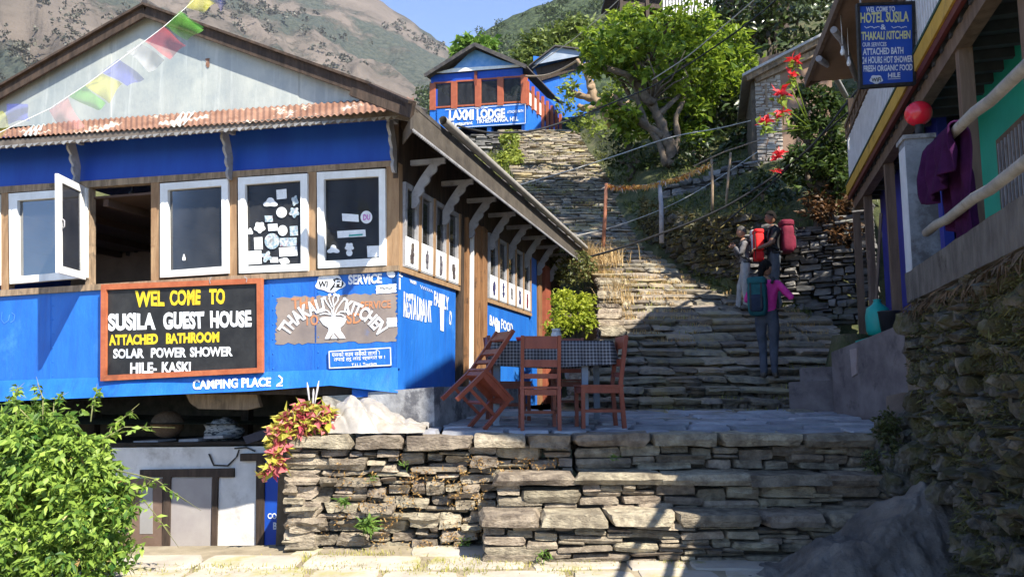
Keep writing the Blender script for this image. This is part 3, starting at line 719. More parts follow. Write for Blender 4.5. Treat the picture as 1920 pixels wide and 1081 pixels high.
# overlapping tin sheets: thin lapped seams with nail heads on the lower wall
for x in (92, 505, 590):
    yt, yb = interp(x, [-200, 747], [553, 505]), interp(x, [-200, 747], [722, 690]); m = MB(); fprism(m, [(x, yt), (x + 3, yt), (x + 3, yb), (x, yb)], .006, .004)
    for k in range(7):
        y = lerp(yt + 8, yb - 8, k / 6); m.ell(PF.on(x + 7, y, .002), (.008, .008, .008), 8, 6)
    part('sheet_seam', m, [BLUE])
def scr(s, p):  # faint pale strokes, old writing left of the board
    stroke(s, [(4, 585), (2, 598), (8, 606), (16, 600), (18, 590)], 1.2, p); stroke(s, [(22, 586), (28, 590), (26, 600), (20, 604)], 1.2, p)
paint('faint_strokes', scr, BLUE_F, off=.006)
# side wall
paint('restaurant_lettering', lambda s, p: letters(s, 'RESTAURANT', [(757, 545), (810, 565), (810, 607), (757, 594)], p, .03), LETW, PR, .006)
def sidew(s, p):
    letters(s, 'FAMILY', [(814, 545), (842, 556), (842, 582), (814, 572)], p, .03); s.add([p(824, 550), p(833, 553), p(832, 621), p(826, 619)], [(3, 2, 1, 0)])
    letters(s, 'O', [(842, 582), (847, 584), (847, 610), (842, 608)], p, .03); letters(s, 'WiFi', [(768, 523), (781, 528), (780, 534), (769, 530)], p, .03)
    stroke(s, [(748, 506), (753, 508), (749, 516), (754, 518)], 2.5, p); s.add([p(748, 520), p(751, 521), p(751, 543), p(748, 542)], [(3, 2, 1, 0)])
    for x in range(6): stroke(s, [(788 + x * 4, 534 + x * 1.7), (791 + x * 4, 541 + x * 1.5)], .9, p)
paint('side_lettering', sidew, LETW, PR, .006)
def side2(s, p):
    letters(s, 'BAR', [(918, 590), (935, 597), (935, 615), (918, 608)], p, .03); s.add([p(928, 598), p(937, 602), p(937, 625), p(929, 622)], [(3, 2, 1, 0)]); letters(s, 'FOOD', [(940, 597), (962, 607), (962, 625), (940, 616)], p, .03)
paint('side_lettering', side2, LETW, PR, .006)
# small blue notice with white border
m = MB(); m.prism([PF.on(615, 657, .03), PF.on(733, 650, .03), PF.on(734, 685, .03), PF.on(616, 691, .03)], U * .02)
no = thing('blue_notice', 'small blue notice with white border and handwritten lines below the kitchen painting', 'notice', tuple(PF.on(675, 688, .02)))
part('plate', m, [BLUE], no)
s = MB(); P5 = pf3(.034)
stroke(s, [(617, 658.5), (732, 651.5), (733, 684), (618, 689.5), (617, 658.5)], 2.0, P5); part('border', s, [LETW], no)
s = MB()
for a, tx in (((622, 663, 712, 659), 'यसको काम सबैको लागि ।'), ((626, 673, 722, 668), 'तपाईं हरु लाई स्वागत छ !')):
    letters(s, tx, [(a[0], a[1] - 4), (a[2], a[3] - 4), (a[2], a[3] + 6), (a[0], a[1] + 6)], P5, .012)
letters(s, 'T.I.L.L Tourism', [(659, 681), (706, 678), (706, 684), (659, 687)], P5, .02); part('lettering', s, [LETW], no)

# ------------------------------------------------------------------ the welcome board
bo = thing('welcome_board', 'black board in red brown frame with yellow and white welcome lettering on the blue wall', 'sign board', tuple(PF.on(340, 705, .08)))
m = MB(); ring(m, [(189, 533), (490, 521), (491, 698), (188, 714)], [(199, 543), (481, 531), (482, 689), (198, 703)], .05, .09); part('frame', m, [FRAME_R], bo)
m = MB(); m.prism([PF.on(199, 543, .06), PF.on(481, 531, .06), PF.on(482, 689, .06), PF.on(198, 703, .06)], U * .015); part('board', m, [BOARD], bo)
P6 = pf3(.064)
for words_, y0, y1, k, mm, b in (((('WEL', 253, 308), ('COME', 318, 376), ('TO', 392, 422)), 545, 575, -.03, LETY, .045), ((('SUSILA', 203, 291), ('GUEST', 306, 382), ('HOUSE', 394, 471)), 588, 620, -.026, LETW, .05),
    ((('ATTACHED', 204, 296), ('BATHROOM', 311, 411)), 627.5, 647.5, -.03, LETY, .05), ((('SOLAR', 212, 270), ('POWER', 283, 349), ('SHOWER', 356, 436)), 653.5, 672, -.02, LETW, .04), ((('HILE-', 244, 294), ('KASKI', 303, 358)), 679.5, 700, -.02, LETW, .04)):
    s = MB(); xa = words_[0][1]
    for w_, a, c in words_: letters(s, w_, [(a, y0 + k * (a - xa)), (c, y0 + k * (c - xa)), (c, y1 + k * (c - xa)), (a, y1 + k * (a - xa))], P6, b)
    part('lettering', s, [mm], bo)
s = MB(); stroke(s, [(394, 531), (393, 525), (396, 519)], 1.4, pf3(.1)); stroke(s, [(462, 528), (463, 522), (458, 518)], 1.4, pf3(.1)); part('hanging_wire', s, [GREYW], bo)

# ------------------------------------------------------------------ basement under the guest house
PBm = Plane(H(0, .75, 0), NF); 
def bp(mb, q, dep, off=0., mi=0): mb.prism([PBm.on(x, y, off) for x, y in q], U * dep, mi)
m = MB(); bp(m, [(-150, 842), (500, 836), (540, 836), (540, 1070), (-150, 1080)], .2); part('basement_wall', m, [PLAST])
m = MB(); bp(m, [(-150, 834), (530, 826), (530, 832), (-150, 842)], 1.3, .03); part('ledge', m, [mat('dark ledge boards', (.014, .011, .009), (.03, .024, .02), 6, .9)])  # boards given a near black brown
m = MB(); bp(m, [(262, 880), (438, 877), (438, 894), (262, 894)], .05, .03); part('lintel', m, [WOOD_D])
for q in ([(305, 894), (320, 894), (317, 1060), (304, 1060)], [(398, 894), (408, 894), (404, 1060), (395, 1060)]): m = MB(); bp(m, q, .05, .03); part('door_post', m, [WOOD_D])
m = MB(); bp(m, [(321, 896), (397, 896), (394, 1060), (318, 1060)], .03, .012); part('basement_door', m, [mat('grey door', (.30, .27, .26), (.36, .33, .31), 3, .8)])
m = MB(); bp(m, [(225, 896), (304, 896), (303, 1060), (225, 1060)], .03, .015); part('basement_door', m, [mat('brown door', (.13, .085, .06), (.18, .12, .09), 4, .8)])
m = MB(); bp(m, [(262, 910), (286, 910), (286, 1000), (262, 1000)], .01, .02); part('door_panel', m, [mat('grey panel', (.26, .25, .24), (.30, .29, .28), 3, .8)])
m = MB(); bp(m, [(450, 850), (540, 848), (540, 862), (450, 864)], .06, .05); bp(m, [(480, 862), (496, 862), (494, 1060), (479, 1060)], .05, .03); part('door_frame', m, [WOOD_D])
m = MB(); bp(m, [(496, 862), (560, 862), (560, 1060), (494, 1060)], .03, .015); bd = part('blue_door', m, [BLUE_D])
s = MB(); pbl = lambda x, y: PBm.on(x, y, .02); letters(s, 'COLD', [(502, 961), (532, 961), (532, 972), (502, 972)], pbl, .03); letters(s, 'BAR', [(512, 978), (536, 978), (536, 992), (512, 992)], pbl, .03); part('door_lettering', s, [LETW], bd)
m = MB(); stroke(m, [(440, 840), (462, 838), (478, 845)], 3, pbl); m.add([pbl(390, 850), pbl(396, 865), pbl(400, 873), pbl(428, 874), pbl(446, 855), pbl(450, 842), pbl(447, 842), pbl(442, 856), pbl(426, 871), pbl(402, 870), pbl(394, 850)], [list(range(11))[::-1]]); part('wall_crack', m, [LETB])
m = MB(); m.prism([H(-8.4, 3.0, -1), H(0, 3.0, -1), H(0, 3.0, ZB), H(-8.4, 3.0, ZB)], U * .1); part('basement_back_wall', m, [EARTH])
for r in (-7.2, -5.9, -3.2, -.9): 
    m = MB(); m.bar(H(r, 1.9, -.4), H(r, 1.9, 1.5), .12, .12, U); part('support_post', m, [WOOD_D])
m = MB(); m.bar(H(-8.3, .14, 1.50), H(-.1, .14, 1.50), .12, .10); part('sill_beam', m, [WOOD_D])
# clutter on the ledge
c = PBm.on(314, 795, -.35); m = MB(); m.ell(c, (.22, .2, .185), 20, 12); tag(m.build('round_basket', [mat('brown wicker', (.14, .085, .05), (.22, .14, .085), 40, .85, .6, 60)]), 'round dark brown pot lying on the ledge under the guest house', 'pot')
m = MB(); rs = random.Random(3)
def crump(q): return 1 + .28 * fbm(q.x * 2.5, q.y * 2.5, q.z * 2.5) + .1 * math.sin(q.x * 9 + q.z * 7)
m.ell(PBm.on(420, 805, -.3), (.25, .16, .15), 26, 16, fn=crump); tag(m.build('cloth_bundle', [mat('striped cloth', (.04, .05, .06), (.35, .35, .34), 9, .9, .4, 20, stretch=(1, 1, 4), mid=(.45, .5))]), 'crumpled striped cloth bundle on the dark ledge', 'bundle')
m = MB(); q = [PBm.on(455, 818, .05), PBm.on(510, 800, .05), PBm.on(515, 815, .05), PBm.on(462, 832, .05)]; m.prism(q, U * .3); tag(m.build('carton', [mat('dark carton', (.03, .03, .045), (.05, .05, .07), 5, .7)]), 'dark flat carton tilted at the right end of the ledge', 'carton')
for a, b, y in ((250, 296, 826), (335, 372, 823), (382, 418, 817)):
    m = MB(); bp(m, [(a, y), (b, y - 1), (b, y + 4), (a, y + 5)], .35, -.02)
    tag(m.build('plank', [GREYW]), {250: 'pale plank end below the round pot on the ledge', 335: 'pale plank end in the middle of the ledge', 382: 'pale plank end under the striped cloth bundle'}[a], 'plank')
m = MB(); 
for k in range(9):
    pass
m.prism([PBm.on(348, 738, .3), PBm.on(480, 733, .3), PBm.on(488, 762, .3), PBm.on(462, 768, .3), PBm.on(372, 766, .3), PBm.on(356, 755, .3)], U * .06); part('curved_brace', m, [WOOD])
# concrete plinth under the corner
m = MB(); fr = Plane(C0 + NF * .10, NF)
q = [fr.on(690, 735), fr.on(813, 725), fr.on(815, 805), fr.on(690, 812)]
m.hexa(q, [p + U * 3.6 for p in q]); part('corner_plinth', m, [CONC])
m = MB(); fr2 = Plane(C0 + NF * .04, NF); q = [fr2.on(605, 742), fr2.on(692, 738), fr2.on(694, 812), fr2.on(600, 812)]
m.prism(q, U * .8); part('rubble_footing', m, [mat('pale rubble', (.34, .30, .24), (.50, .46, .38), 6, .9, .8, 10, c3=(.16, .14, .12), s3=4)])
# ------------------------------------------------------------------ lower courtyard
FLAG = mat('courtyard flagstone', (.34, .30, .25), (.46, .41, .345), 2.5, .85, .5, 14, c3=(.30, .28, .10), s3=1.7, m3=(.52, .66), world=True)
FLAG_D = mat('terrace flagstone', (.20, .205, .235), (.36, .365, .39), 3, .8, .5, 14, island=.22, c3=(.20, .19, .16), s3=1.2)
SOIL = mat('dry soil', (.20, .165, .11), (.32, .27, .19), 4, .95, .6, 20, world=True)
LG = leafmat('bright grass', (.20, .22, .04), (.42, .38, .10), .3)
LW = leafmat('weed leaf', (.05, .12, .02), (.16, .26, .05), .35)
DRYG = leafmat('dry straw', (.35, .22, .08), (.62, .46, .24), .3)
def gz(x, y): return .015 * fbm(x * 1.3, y * 1.3) - (.10 * max(0, min(1, (-1.6 - x) / 1.5)) if y > 7 else 0)
m = MB()
xs = np.concatenate([np.linspace(-60, -2.6, 14), np.linspace(-2.4, 4.4, 60), np.linspace(5, 60, 10)]); ys = np.concatenate([np.linspace(-60, 4.5, 12), np.linspace(4.7, 8.2, 34)])
vs = [(x, y, gz(x, y)) for y in ys for x in xs]; nx = len(xs)
m.add(vs, [(j * nx + i, j * nx + i + 1, (j + 1) * nx + i + 1, (j + 1) * nx + i) for j in range(len(ys) - 1) for i in range(nx - 1)], 0, True)
tag(m.build('courtyard_ground', [SOIL]), kind='structure')
m = MB(); rs = random.Random(11); k = 0
y = 4.6
while y < 7.9:   # big irregular paving slabs
    d = rs.uniform(.42, .75); x = -4.2 + rs.uniform(0, .4)
    while x < 4.6:
        w = rs.uniform(.5, 1.15); k += 1
        if not (y > 7.0 and x > -.7):
            m.stone((x + w / 2, y + d / 2 + rs.uniform(-.05, .05), -.028 + gz(x, y) + rs.uniform(-.008, .008)), (math.cos(.05), math.sin(rs.uniform(-.12, .12)), 0), (0, 1, 0), (0, 0, 1), w / 2 - rs.uniform(.006, .02), d / 2 - rs.uniform(.004, .02), .045, 4000 + k, .07, 11, q=.13)
        x += w
    y += d
tag(m.build('courtyard_paving', [FLAG]), kind='structure')
m = MB()   # low ground to the left, below the courtyard edge
m.add([(-70, 7.7, -.55), (-1.9, 7.7, -.55), (-1.9, 13, -.55), (-70, 13, -.55)], [(0, 1, 2, 3)]); tag(m.build('lower_yard_ground', [SOIL]), kind='structure')
m = MB(); rsn = np.random.default_rng(4)
def tuft(cx, cy, r, n): 
    a = rsn.normal(0, 1, (n, 3)) * np.array([r, r * .6, 0]); a[:, 0] += cx; a[:, 1] += cy; a[:, 2] = [gz(p[0], p[1]) for p in a]; return a
T_ = []
for px, py in ((600, 1043), (700, 1040), (560, 1050), (240, 1045), (330, 1052), (400, 1062), (470, 1045), (820, 1058), (900, 1052), (950, 1062), (1010, 1055), (1110, 1050), (640, 1066), (760, 1070), (860, 1072), (540, 1072), (290, 1070), (1060, 1072), (1220, 1040), (1290, 1052), (200, 1060), (430, 1075)):
    p = onz(px, py, 0); T_.append(tuft(p.x, p.y, .16, 110))
T_ = np.concatenate(T_); grassmb(m, T_, .045, 3, 1.2, .004)
tag(m.build('courtyard_grass', [LG]), 'short yellow green grass growing between the courtyard slabs', 'grass', kind='stuff')

# ------------------------------------------------------------------ terrace wall and front steps
YA, YB, YC = 7.10, 7.44, 7.76
XE = lambda px, Y: (px - 960) / F * Y
m = MB()
drywall(m, (XE(541, YC), YC, -.25), (1, 0, 0), (0, -1, 0), 2.1, 1.20, 21, .34, .055, .15, .14, .46, .30, .008, .24, .08, q=.05)
wl = MB()  # west end of the wall, going back
drywall(wl, (XE(541, YC) + .02, YC + 2.0, -.25), (0, -1, 0), (-1, 0, 0), 2.0, 1.2, 22, .3, .08, .18, .15, .45, .35, .012, .26, .07, q=.07)
m.v, m.f, m.mi, m.sm = m.v, m.f, m.mi, m.sm
b = len(m.v); m.v += wl.v; m.f += [[i + b for i in f] for f in wl.f]; m.mi += wl.mi; m.sm += wl.sm
# long coping stones
cop = [(532, 668), (668, 762), (762, 890), (890, 985), (985, 1072)]
rs = random.Random(9)
for k, (a, c) in enumerate(cop):
    x0, x1 = XE(a, YC), XE(c, YC); m.stone(((x0 + x1) / 2, YC + .12, 1.015 + rs.uniform(-.01, .01)), (1, 0, rs.uniform(-.02, .02)), (0, 1, 0), (0, 0, 1), (x1 - x0) / 2 - .006, .22, .062, 2200 + k, .20, 16, q=.05)
m.box((XE(700, YC) + .1, YC + .32 + .5, .38), (1.1, 0, 0), (0, .5, 0), (0, 0, .55), 1)
tw = tag(m.build('terrace_wall', [STONE, EARTH]), 'sunlit dry stone retaining wall left of the front steps, below the red leaved plant', 'stone wall')
ST = thing('front_steps', 'broad stone steps rising to the terrace, sunlit at left and shaded at right', 'steps', (1.6, 7.6, 0))
def tier(name, Y, x0, x1, ztop, zbot, seed, slab, xs_=None):
    m = MB(); rs = random.Random(seed); x = x0; k = 0
    while x < x1 - .05:
        w = rs.uniform(.55, .95); w = min(w, x1 - x); 
        if x1 - x - w < .3: w = x1 - x
        m.stone((x + w / 2, Y + .19, ztop - slab / 2 + rs.uniform(-.008, .008)), (1, 0, rs.uniform(-.015, .015)), (0, 1, 0), (0, 0, 1), w / 2 - .006, .25 + rs.uniform(0, .02), slab / 2, seed * 50 + k, .16, 16, q=.05)
        x += w; k += 1
    drywall(m, (x0 + .03, Y, zbot), (1, 0, 0), (0, -1, 0), x1 - x0 - .03, ztop - slab - zbot, seed + 1, .3, .045, .105, .18, .6, .2, .005, .14, .03, q=.05)
    m.box(((x0 + x1) / 2, Y + .45, (ztop + zbot) / 2 - .08), ((x1 - x0) / 2 - .05, 0, 0), (0, .3, 0), (0, 0, (ztop - zbot) / 2 - .06), 1)
    part(name, m, [STONE, EARTH], ST)
tier('step', YA, XE(899, YA), 3.45, .43, -.10, 31, .105)
tier('step', YB, XE(926, YB), 3.9, .735, .36, 33, .10)
tier('step', YC, XE(1072, YC), 4.1, 1.085, .70, 35, .12)
m = MB(); drywall(m, (XE(925, YC), YC + .01, .62), (1, 0, 0), (0, -1, 0), XE(1072, YC) - XE(925, YC), .35, 37, .3, .06, .14, .2, .5, .25, .008, .14, .03, q=.055); part('step', m, [STONE], ST)
# weeds in the wall
for k, (px, py, Y, n, l) in enumerate(((690, 985, 7.62, 60, .13), (645, 940, 7.64, 26, .09), (760, 870, 7.66, 18, .06), (1150, 858, 7.6, 22, .06), (1018, 1040, 7.02, 28, .07), (700, 895, 7.66, 20, .05), (870, 1015, 7.6, 22, .06))):
    m = MB(); P = blobpts(at(px, py, Y), (.05, .03, .08 if k == 0 else .04), n, 60 + k, .1); leaves(m, P, l, l * .22, .1, seed=k, face=(0, -1, 0))
    tag(m.build('wall_weed', [LW]), ('drooping green weed low on the sunlit wall', 'small weed in the wall below the coleus plant', 'weed tuft high in the wall under the coping', 'tiny weed in the top step at the shade line', 'grass tuft at the foot of the lowest step', 'weed sprig under the long coping stone', 'weed at the wall foot beside the steps')[k], 'weed')

# ------------------------------------------------------------------ terrace floor
def pz(y): return interp(y, [7.7, 10.4], [1.085, 1.22])
m = MB(); rs = random.Random(12); y = 7.95; k = 0
while y < 10.5:
    d = rs.uniform(.24, .5); x = (-2.2 if y < 8.35 else -1.45 + .287 * (y - 8.6)) + rs.uniform(0, .3)
    while x < 5.0:
        w = rs.uniform(.35, .95); k += 1
        m.stone((x + w / 2, y + d / 2, pz(y + d / 2) - .05 + rs.uniform(-.012, .012)), (1, rs.uniform(-.06, .06), rs.uniform(-.012, .012)), (0, 1, .03), (0, -.03, 1), w / 2 - .008, d / 2 - .008, .05, 6000 + k, .12, 8, q=.14)
        x += w
    y += d
m.hexa([(-1.25, 8.3, .95), (1.0, 16.5, .95), (5.5, 16.5, .95), (5.5, 7.9, .95)], [(-1.25, 8.3, .9), (1.0, 16.5, .9), (5.5, 16.5, .9), (5.5, 7.9, .9)], 1)
tag(m.build('terrace_floor', [FLAG_D, EARTH]), kind='structure')

# ------------------------------------------------------------------ long stairway
DT = [10.3, 11.4, 12.5, 14.1, 15.5, 18.3, 22, 26, 32, 38.5]
YT = [768, 708, 655, 578, 537, 455, 390, 330, 283, 240]
ZT = [at(960, y, d).z for y, d in zip(YT, DT)]
XLp = [1060, 1100, 1160, 1152, 1142, 1095, 1010, 972, 950, 938]; XRp = [1500, 1540, 1600, 1500, 1330, 1200, 1165, 1138, 1108, 1080]
XLT = [XE(a, d) for a, d in zip(XLp, DT)]; XRT = [XE(a, d) for a, d in zip(XRp, DT)]
def zp(y): return interp(y, DT, ZT) if y < 38.5 else ZT[-1] + .22 * (y - 38.5)
def xl(y): return interp(y, DT, XLT)
def xr(y): return interp(y, DT, XRT)
m = MB(); rs = random.Random(15); d = 10.3; k = 0; STEPS = []
while d < 40:
    z = zp(d); tl_ = interp(d, [11, 13, 18, 24], [.03, .24, .30, .22]); run = .15 / max(.2, (zp(d + .3) - z) / .3); run = max(.26, min(.5, run)); x = xl(d) - .15; STEPS.append((d, z))
    far = d > 20
    while x < xr(d) + .1:
        w = rs.uniform(.22, .8); Q_ = .2 if far else .1
        hh = rs.uniform(.024, .045); k += 1   # tread stone, then one or two thinner courses below it
        m.stone((x + w / 2, d + run / 2 + .08 + rs.uniform(-.03, .02), z - hh + rs.uniform(-.012, .008)), (1, rs.uniform(-.1, .1), rs.uniform(-.05, .05)), (0, 1, tl_), (0, -tl_, 1), w / 2 - .004, run / 2 + .14, hh, 8000 + k, .22, 12, q=Q_)
        zz = z - 2 * hh; left = .19 - 2 * hh
        for L_ in ((.45, .55) if left > .11 and rs.random() < .7 else (1.0,)):
            h = left * L_ / 2; xa = x
            while xa < x + w - .01:
                ww = min(rs.uniform(.14, .42), x + w - xa); ww = x + w - xa if x + w - xa - ww < .09 else ww; k += 1
                m.stone((xa + ww / 2, d + run / 2 + .13 + rs.uniform(-.03, .04), zz - h), (1, rs.uniform(-.08, .08), rs.uniform(-.08, .08)), (0, 1, 0), (0, 0, 1), ww / 2 - .004, run / 2 + .12, h, 8000 + k, .28, 8, q=Q_); xa += ww
            zz -= 2 * h
        x += w
    d += run
tag(m.build('stone_stairway', [STEP]), kind='structure')

# ------------------------------------------------------------------ hillside terrain around the stairs
def ss(a, b, x): t = max(0, min(1, (x - a) / (b - a))); return t * t * (3 - 2 * t)
def terr(x, y):
    L_, R_ = xl(y), xr(y); z = zp(y); n = .25 * fbm(x * .6, y * .6) + .08 * fbm(x * 2.3, y * 2.3)
    if x < L_ - .1:
        lo = 1.05; t = ss(15.8, 24, y); g = ss(0, .8, L_ - x)
        h = lerp(lo, z - .45, t) + n * t * .6; h = lerp(z - .25, h, g)
        if y > 16.6: h += .10 * max(0, L_ - x - 1) * t
        if y > 30: h = z - .5 + n * .4
        return h
    if x > R_ + .05:
        f = ss(14.0, 15.3, y); e = x - R_ - .35
        bank = interp(y, [14, 15.2, 17, 19, 24, 30], [1.7, 1.5, .85, .7, .8, .8]) * ss(-.1, .5, e) + .44 * max(0, e - .3) 
        h = z + (bank + n) * f + (-.2) * (1 - f)
        if y < 14.6:
            aa = x * .958 - y * .287
            if aa > 1.2: h = lerp(h, 2.25, 1 - f) if y > 10.5 else 0.9
        return h
    return z - .35
GRASSY = mat('mossy bank soil', (.035, .045, .016), (.10, .10, .04), 3, .95, .9, 9, c3=(.12, .09, .06), s3=1.1, world=True, bdist=.06)
m = MB(); xs = np.concatenate([np.linspace(-40, -3, 20), np.linspace(-2.8, 9, 70), np.linspace(9.5, 45, 26)]); ys = np.concatenate([np.linspace(10.2, 27, 84), np.linspace(27.5, 45, 32), np.linspace(48, 110, 12)])
vs = [(x, y, terr(x, y)) for y in ys for x in xs]; nx = len(xs)
m.add(vs, [(j * nx + i, j * nx + i + 1, (j + 1) * nx + i + 1, (j + 1) * nx + i) for j in range(len(ys) - 1) for i in range(nx - 1)], 0, True)
tag(m.build('hillside', [GRASSY]), kind='structure')
# ferns, grass and ivy on the banks
BANK = leafmat('bank foliage', (.028, .052, .011), (.16, .17, .045), .25)
P = []; rsn = np.random.default_rng(8)
while len(P) < 9000:
    y = 12.5 + 24 * rsn.random() ** 1.5; e = rsn.random() ** 1.3 * 7 + .15; x = xr(y) + e
    if x * .958 - y * .287 > 1.2 and y < 14.8: continue
    if fbm(x * .9, y * .9, 5) < -.12 + .1 * rsn.random(): continue
    P.append((x, y, terr(x, y) + .02))
P = np.array(P); m = MB(); leaves(m, P, .15, .05, -.1, seed=2, up=.6); grassmb(m, P[::2], .22, 5, .9, .008)
tag(m.build('bank_undergrowth', [BANK]), 'dark green ferns and grass covering the bank right of the stairs', 'undergrowth', kind='stuff')
P = []
while len(P) < 2600:
    y = 17 + 20 * rsn.random(); x = xl(y) - rsn.random() ** 1.5 * 3 - .05; P.append((x, y, terr(x, y) + .02))
P = np.array(P); m = MB(); leaves(m, P, .16, .05, -.1, seed=3, up=.6); grassmb(m, P, .25, 6, .9, .008)
tag(m.build('path_edge_grass', [leafmat('edge foliage', (.06, .09, .015), (.28, .30, .07), .3)]), 'sunlit grass and weeds along the left edge of the upper stairs', 'grass', kind='stuff')
# side wall of the stairs beside the lawn
m = MB(); p0, p1 = Vector((xl(11.9) - .1, 11.9, .95)), Vector((xl(15.8) - .15, 15.8, .95)); L_ = (p1 - p0).length
drywall(m, p0, p1 - p0, (-1, 0, 0), L_, 2.9, 41, .45, .08, .18, .2, .5, .3, .01, .2, .05, top=lambda u: zp(lerp(11.9, 15.8, u / L_)) - .95 + .14, q=.1)
drywall(m, (xl(11.9) - .55, 11.85, .95), (1, 0, 0), (0, -1, 0), .6, 1.05, 42, .3, .08, .18, .2, .5, .3, .01, .2, .05, q=.1)
tag(m.build('stairway_side_wall', [STONE]), 'low dry stone wall edging the stairs beside the bright bush', 'stone wall')
# stone wall behind the two standing trekkers
m = MB(); a_, b_ = Vector((XE(1395, 14.9), 14.9, 2.6)), Vector((XE(1640, 13.7), 13.7, 2.0)); dd = b_ - a_; dn = dd.cross(Z).normalized()
drywall(m, a_, (dd.x, dd.y, 0), dn, dd.length, 2.5, 51, .4, .07, .15, .15, .45, .3, .012, .24, .07, top=lambda u: 1.75 + .5 * u / 2.7 + .15 * math.sin(u * 3), q=.1)
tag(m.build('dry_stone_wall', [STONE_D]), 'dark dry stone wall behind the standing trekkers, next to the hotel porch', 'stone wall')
# retaining wall along the bank from the trekkers up to the flag post
m = MB(); pts = [(14.9, 0.0), (16.6, .1), (18.6, .15)]
for k in range(2):
    y0, y1 = pts[k][0], pts[k + 1][0]; p0 = Vector((xr(y0) + .12, y0, zp(y0) - .2)); p1 = Vector((xr(y1) + .12, y1, zp(y1) - .2)); dh = Vector((p1.x - p0.x, p1.y - p0.y, 0)); L_ = dh.length
    drywall(m, p0, dh, Vector((-dh.y, dh.x, 0)) * (1), L_, 2.2, 53 + k, .4, .09, .2, .18, .5, .3, .012, .26, .08, top=lambda u: interp(lerp(y0, y1, u / L_), [14.9, 17, 19], [1.75, 1.1, .95]) + (p1.z - p0.z) * u / L_ + .12 * math.sin(u * 2.5), q=.12)
tag(m.build('mossy_bank_wall', [STONE_M]), 'overgrown stone retaining wall holding the bank left of the trekkers', 'stone wall')
P = np.array([(xr(y) + .02 + .25 * r, y, zp(y) + .2 + interp(y, [15, 17, 19], [1.5, .9, .8]) * r) for y, r in zip(rsn.uniform(14.9, 19, 900), rsn.random(900) ** .6)]); m = MB(); leaves(m, P, .13, .045, .5, seed=12, face=(-.8, -.6, 0)); grassmb(m, P[::3], .2, 5, 1.2, .007)
tag(m.build('wall_undergrowth', [leafmat('dry bank foliage', (.045, .045, .012), (.20, .16, .055), .25)]), 'creepers and grass hanging over the bank wall', 'undergrowth', kind='stuff')
# terrace wall higher on the slope, under the shed
m = MB(); a_, b_ = at(1235, 405, 19.5), at(1425, 390, 18.2); dd = Vector((b_.x - a_.x, b_.y - a_.y, 0))
drywall(m, Vector((a_.x, a_.y, a_.z - .5)), dd, dd.cross(Z), dd.length, 1.9, 57, .4, .07, .16, .15, .4, .3, .012, .24, .07, top=lambda u: 1.2 + .5 * u / dd.length, q=.13)
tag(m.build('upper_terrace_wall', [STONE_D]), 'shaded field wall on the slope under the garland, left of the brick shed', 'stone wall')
# retaining wall below the upper lodge
m = MB(); a_, b_ = at(800, 300, 34), at(955, 285, 34); dd = Vector((b_.x - a_.x, b_.y - a_.y, 0))
drywall(m, Vector((a_.x, a_.y, a_.z - 1.2)), dd, dd.cross(Z), dd.length, 2.4, 61, .5, .12, .25, .25, .6, .3, .015, .24, .08, q=.2)
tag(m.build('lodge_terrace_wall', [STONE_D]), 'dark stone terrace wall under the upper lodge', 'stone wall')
# valley floor out to the hills
m = MB(); m.add([(-2300, -1400, -2.5), (2300, -1400, -2.5), (2300, 3000, -2.5), (-2300, 3000, -2.5)], [(0, 1, 2, 3)]); tag(m.build('valley_ground', [mat('valley grass', (.06, .08, .03), (.13, .13, .06), .02, .95, world=True)]), kind='structure')

# ------------------------------------------------------------------ far hills
def hillsheet(name, xs, ridge, R0, R1, pbase, amp, m_, back=1.5, nu=260, nv=90):
    mb = MB(); vs = []
    pxs = np.linspace(xs[0], xs[-1], nu)
    for j in range(nv + 2):
        for px in pxs:
            t = min(j / nv, 1); yr = interp(px, xs, ridge); py = lerp(pbase, yr, t ** .85)
            r = lerp(R0, R1, t); d = ray(px, py); h = math.hypot(d.x, d.y); p = CAM + d * (r / h)
            if j > nv: p = CAM + d * (r * back / h); p.z = -5
            else:
                f = amp * (1 - abs(2 * t - 1) ** 3) if t < 1 else 0
                u, v = px / 190, r / (R1 * .16)
                nn = fbm(u + .35 * v, v, 1.3, 5); nn = (.28 - abs(nn)) * 1.3
                p.z += f * nn + amp * .10 * fbm(px / 25, 7.0, t * 3) * t
            vs.append(p)
    mb.add(vs, [(j * nu + i, j * nu + i + 1, (j + 1) * nu + i + 1, (j + 1) * nu + i) for j in range(nv + 1) for i in range(nu - 1)], 0, True)
    o = mb.build(name, [m_], org=(0, 0, 0)); return tag(o, kind='structure')
HB = mat('brown grass hillside', (.21, .115, .07), (.30, .175, .115), .012, .95, 1.0, .05, c3=(.035, .05, .033), s3=.0075, m3=(.50, .60), world=True, bdist=6, c2=None) if False else None
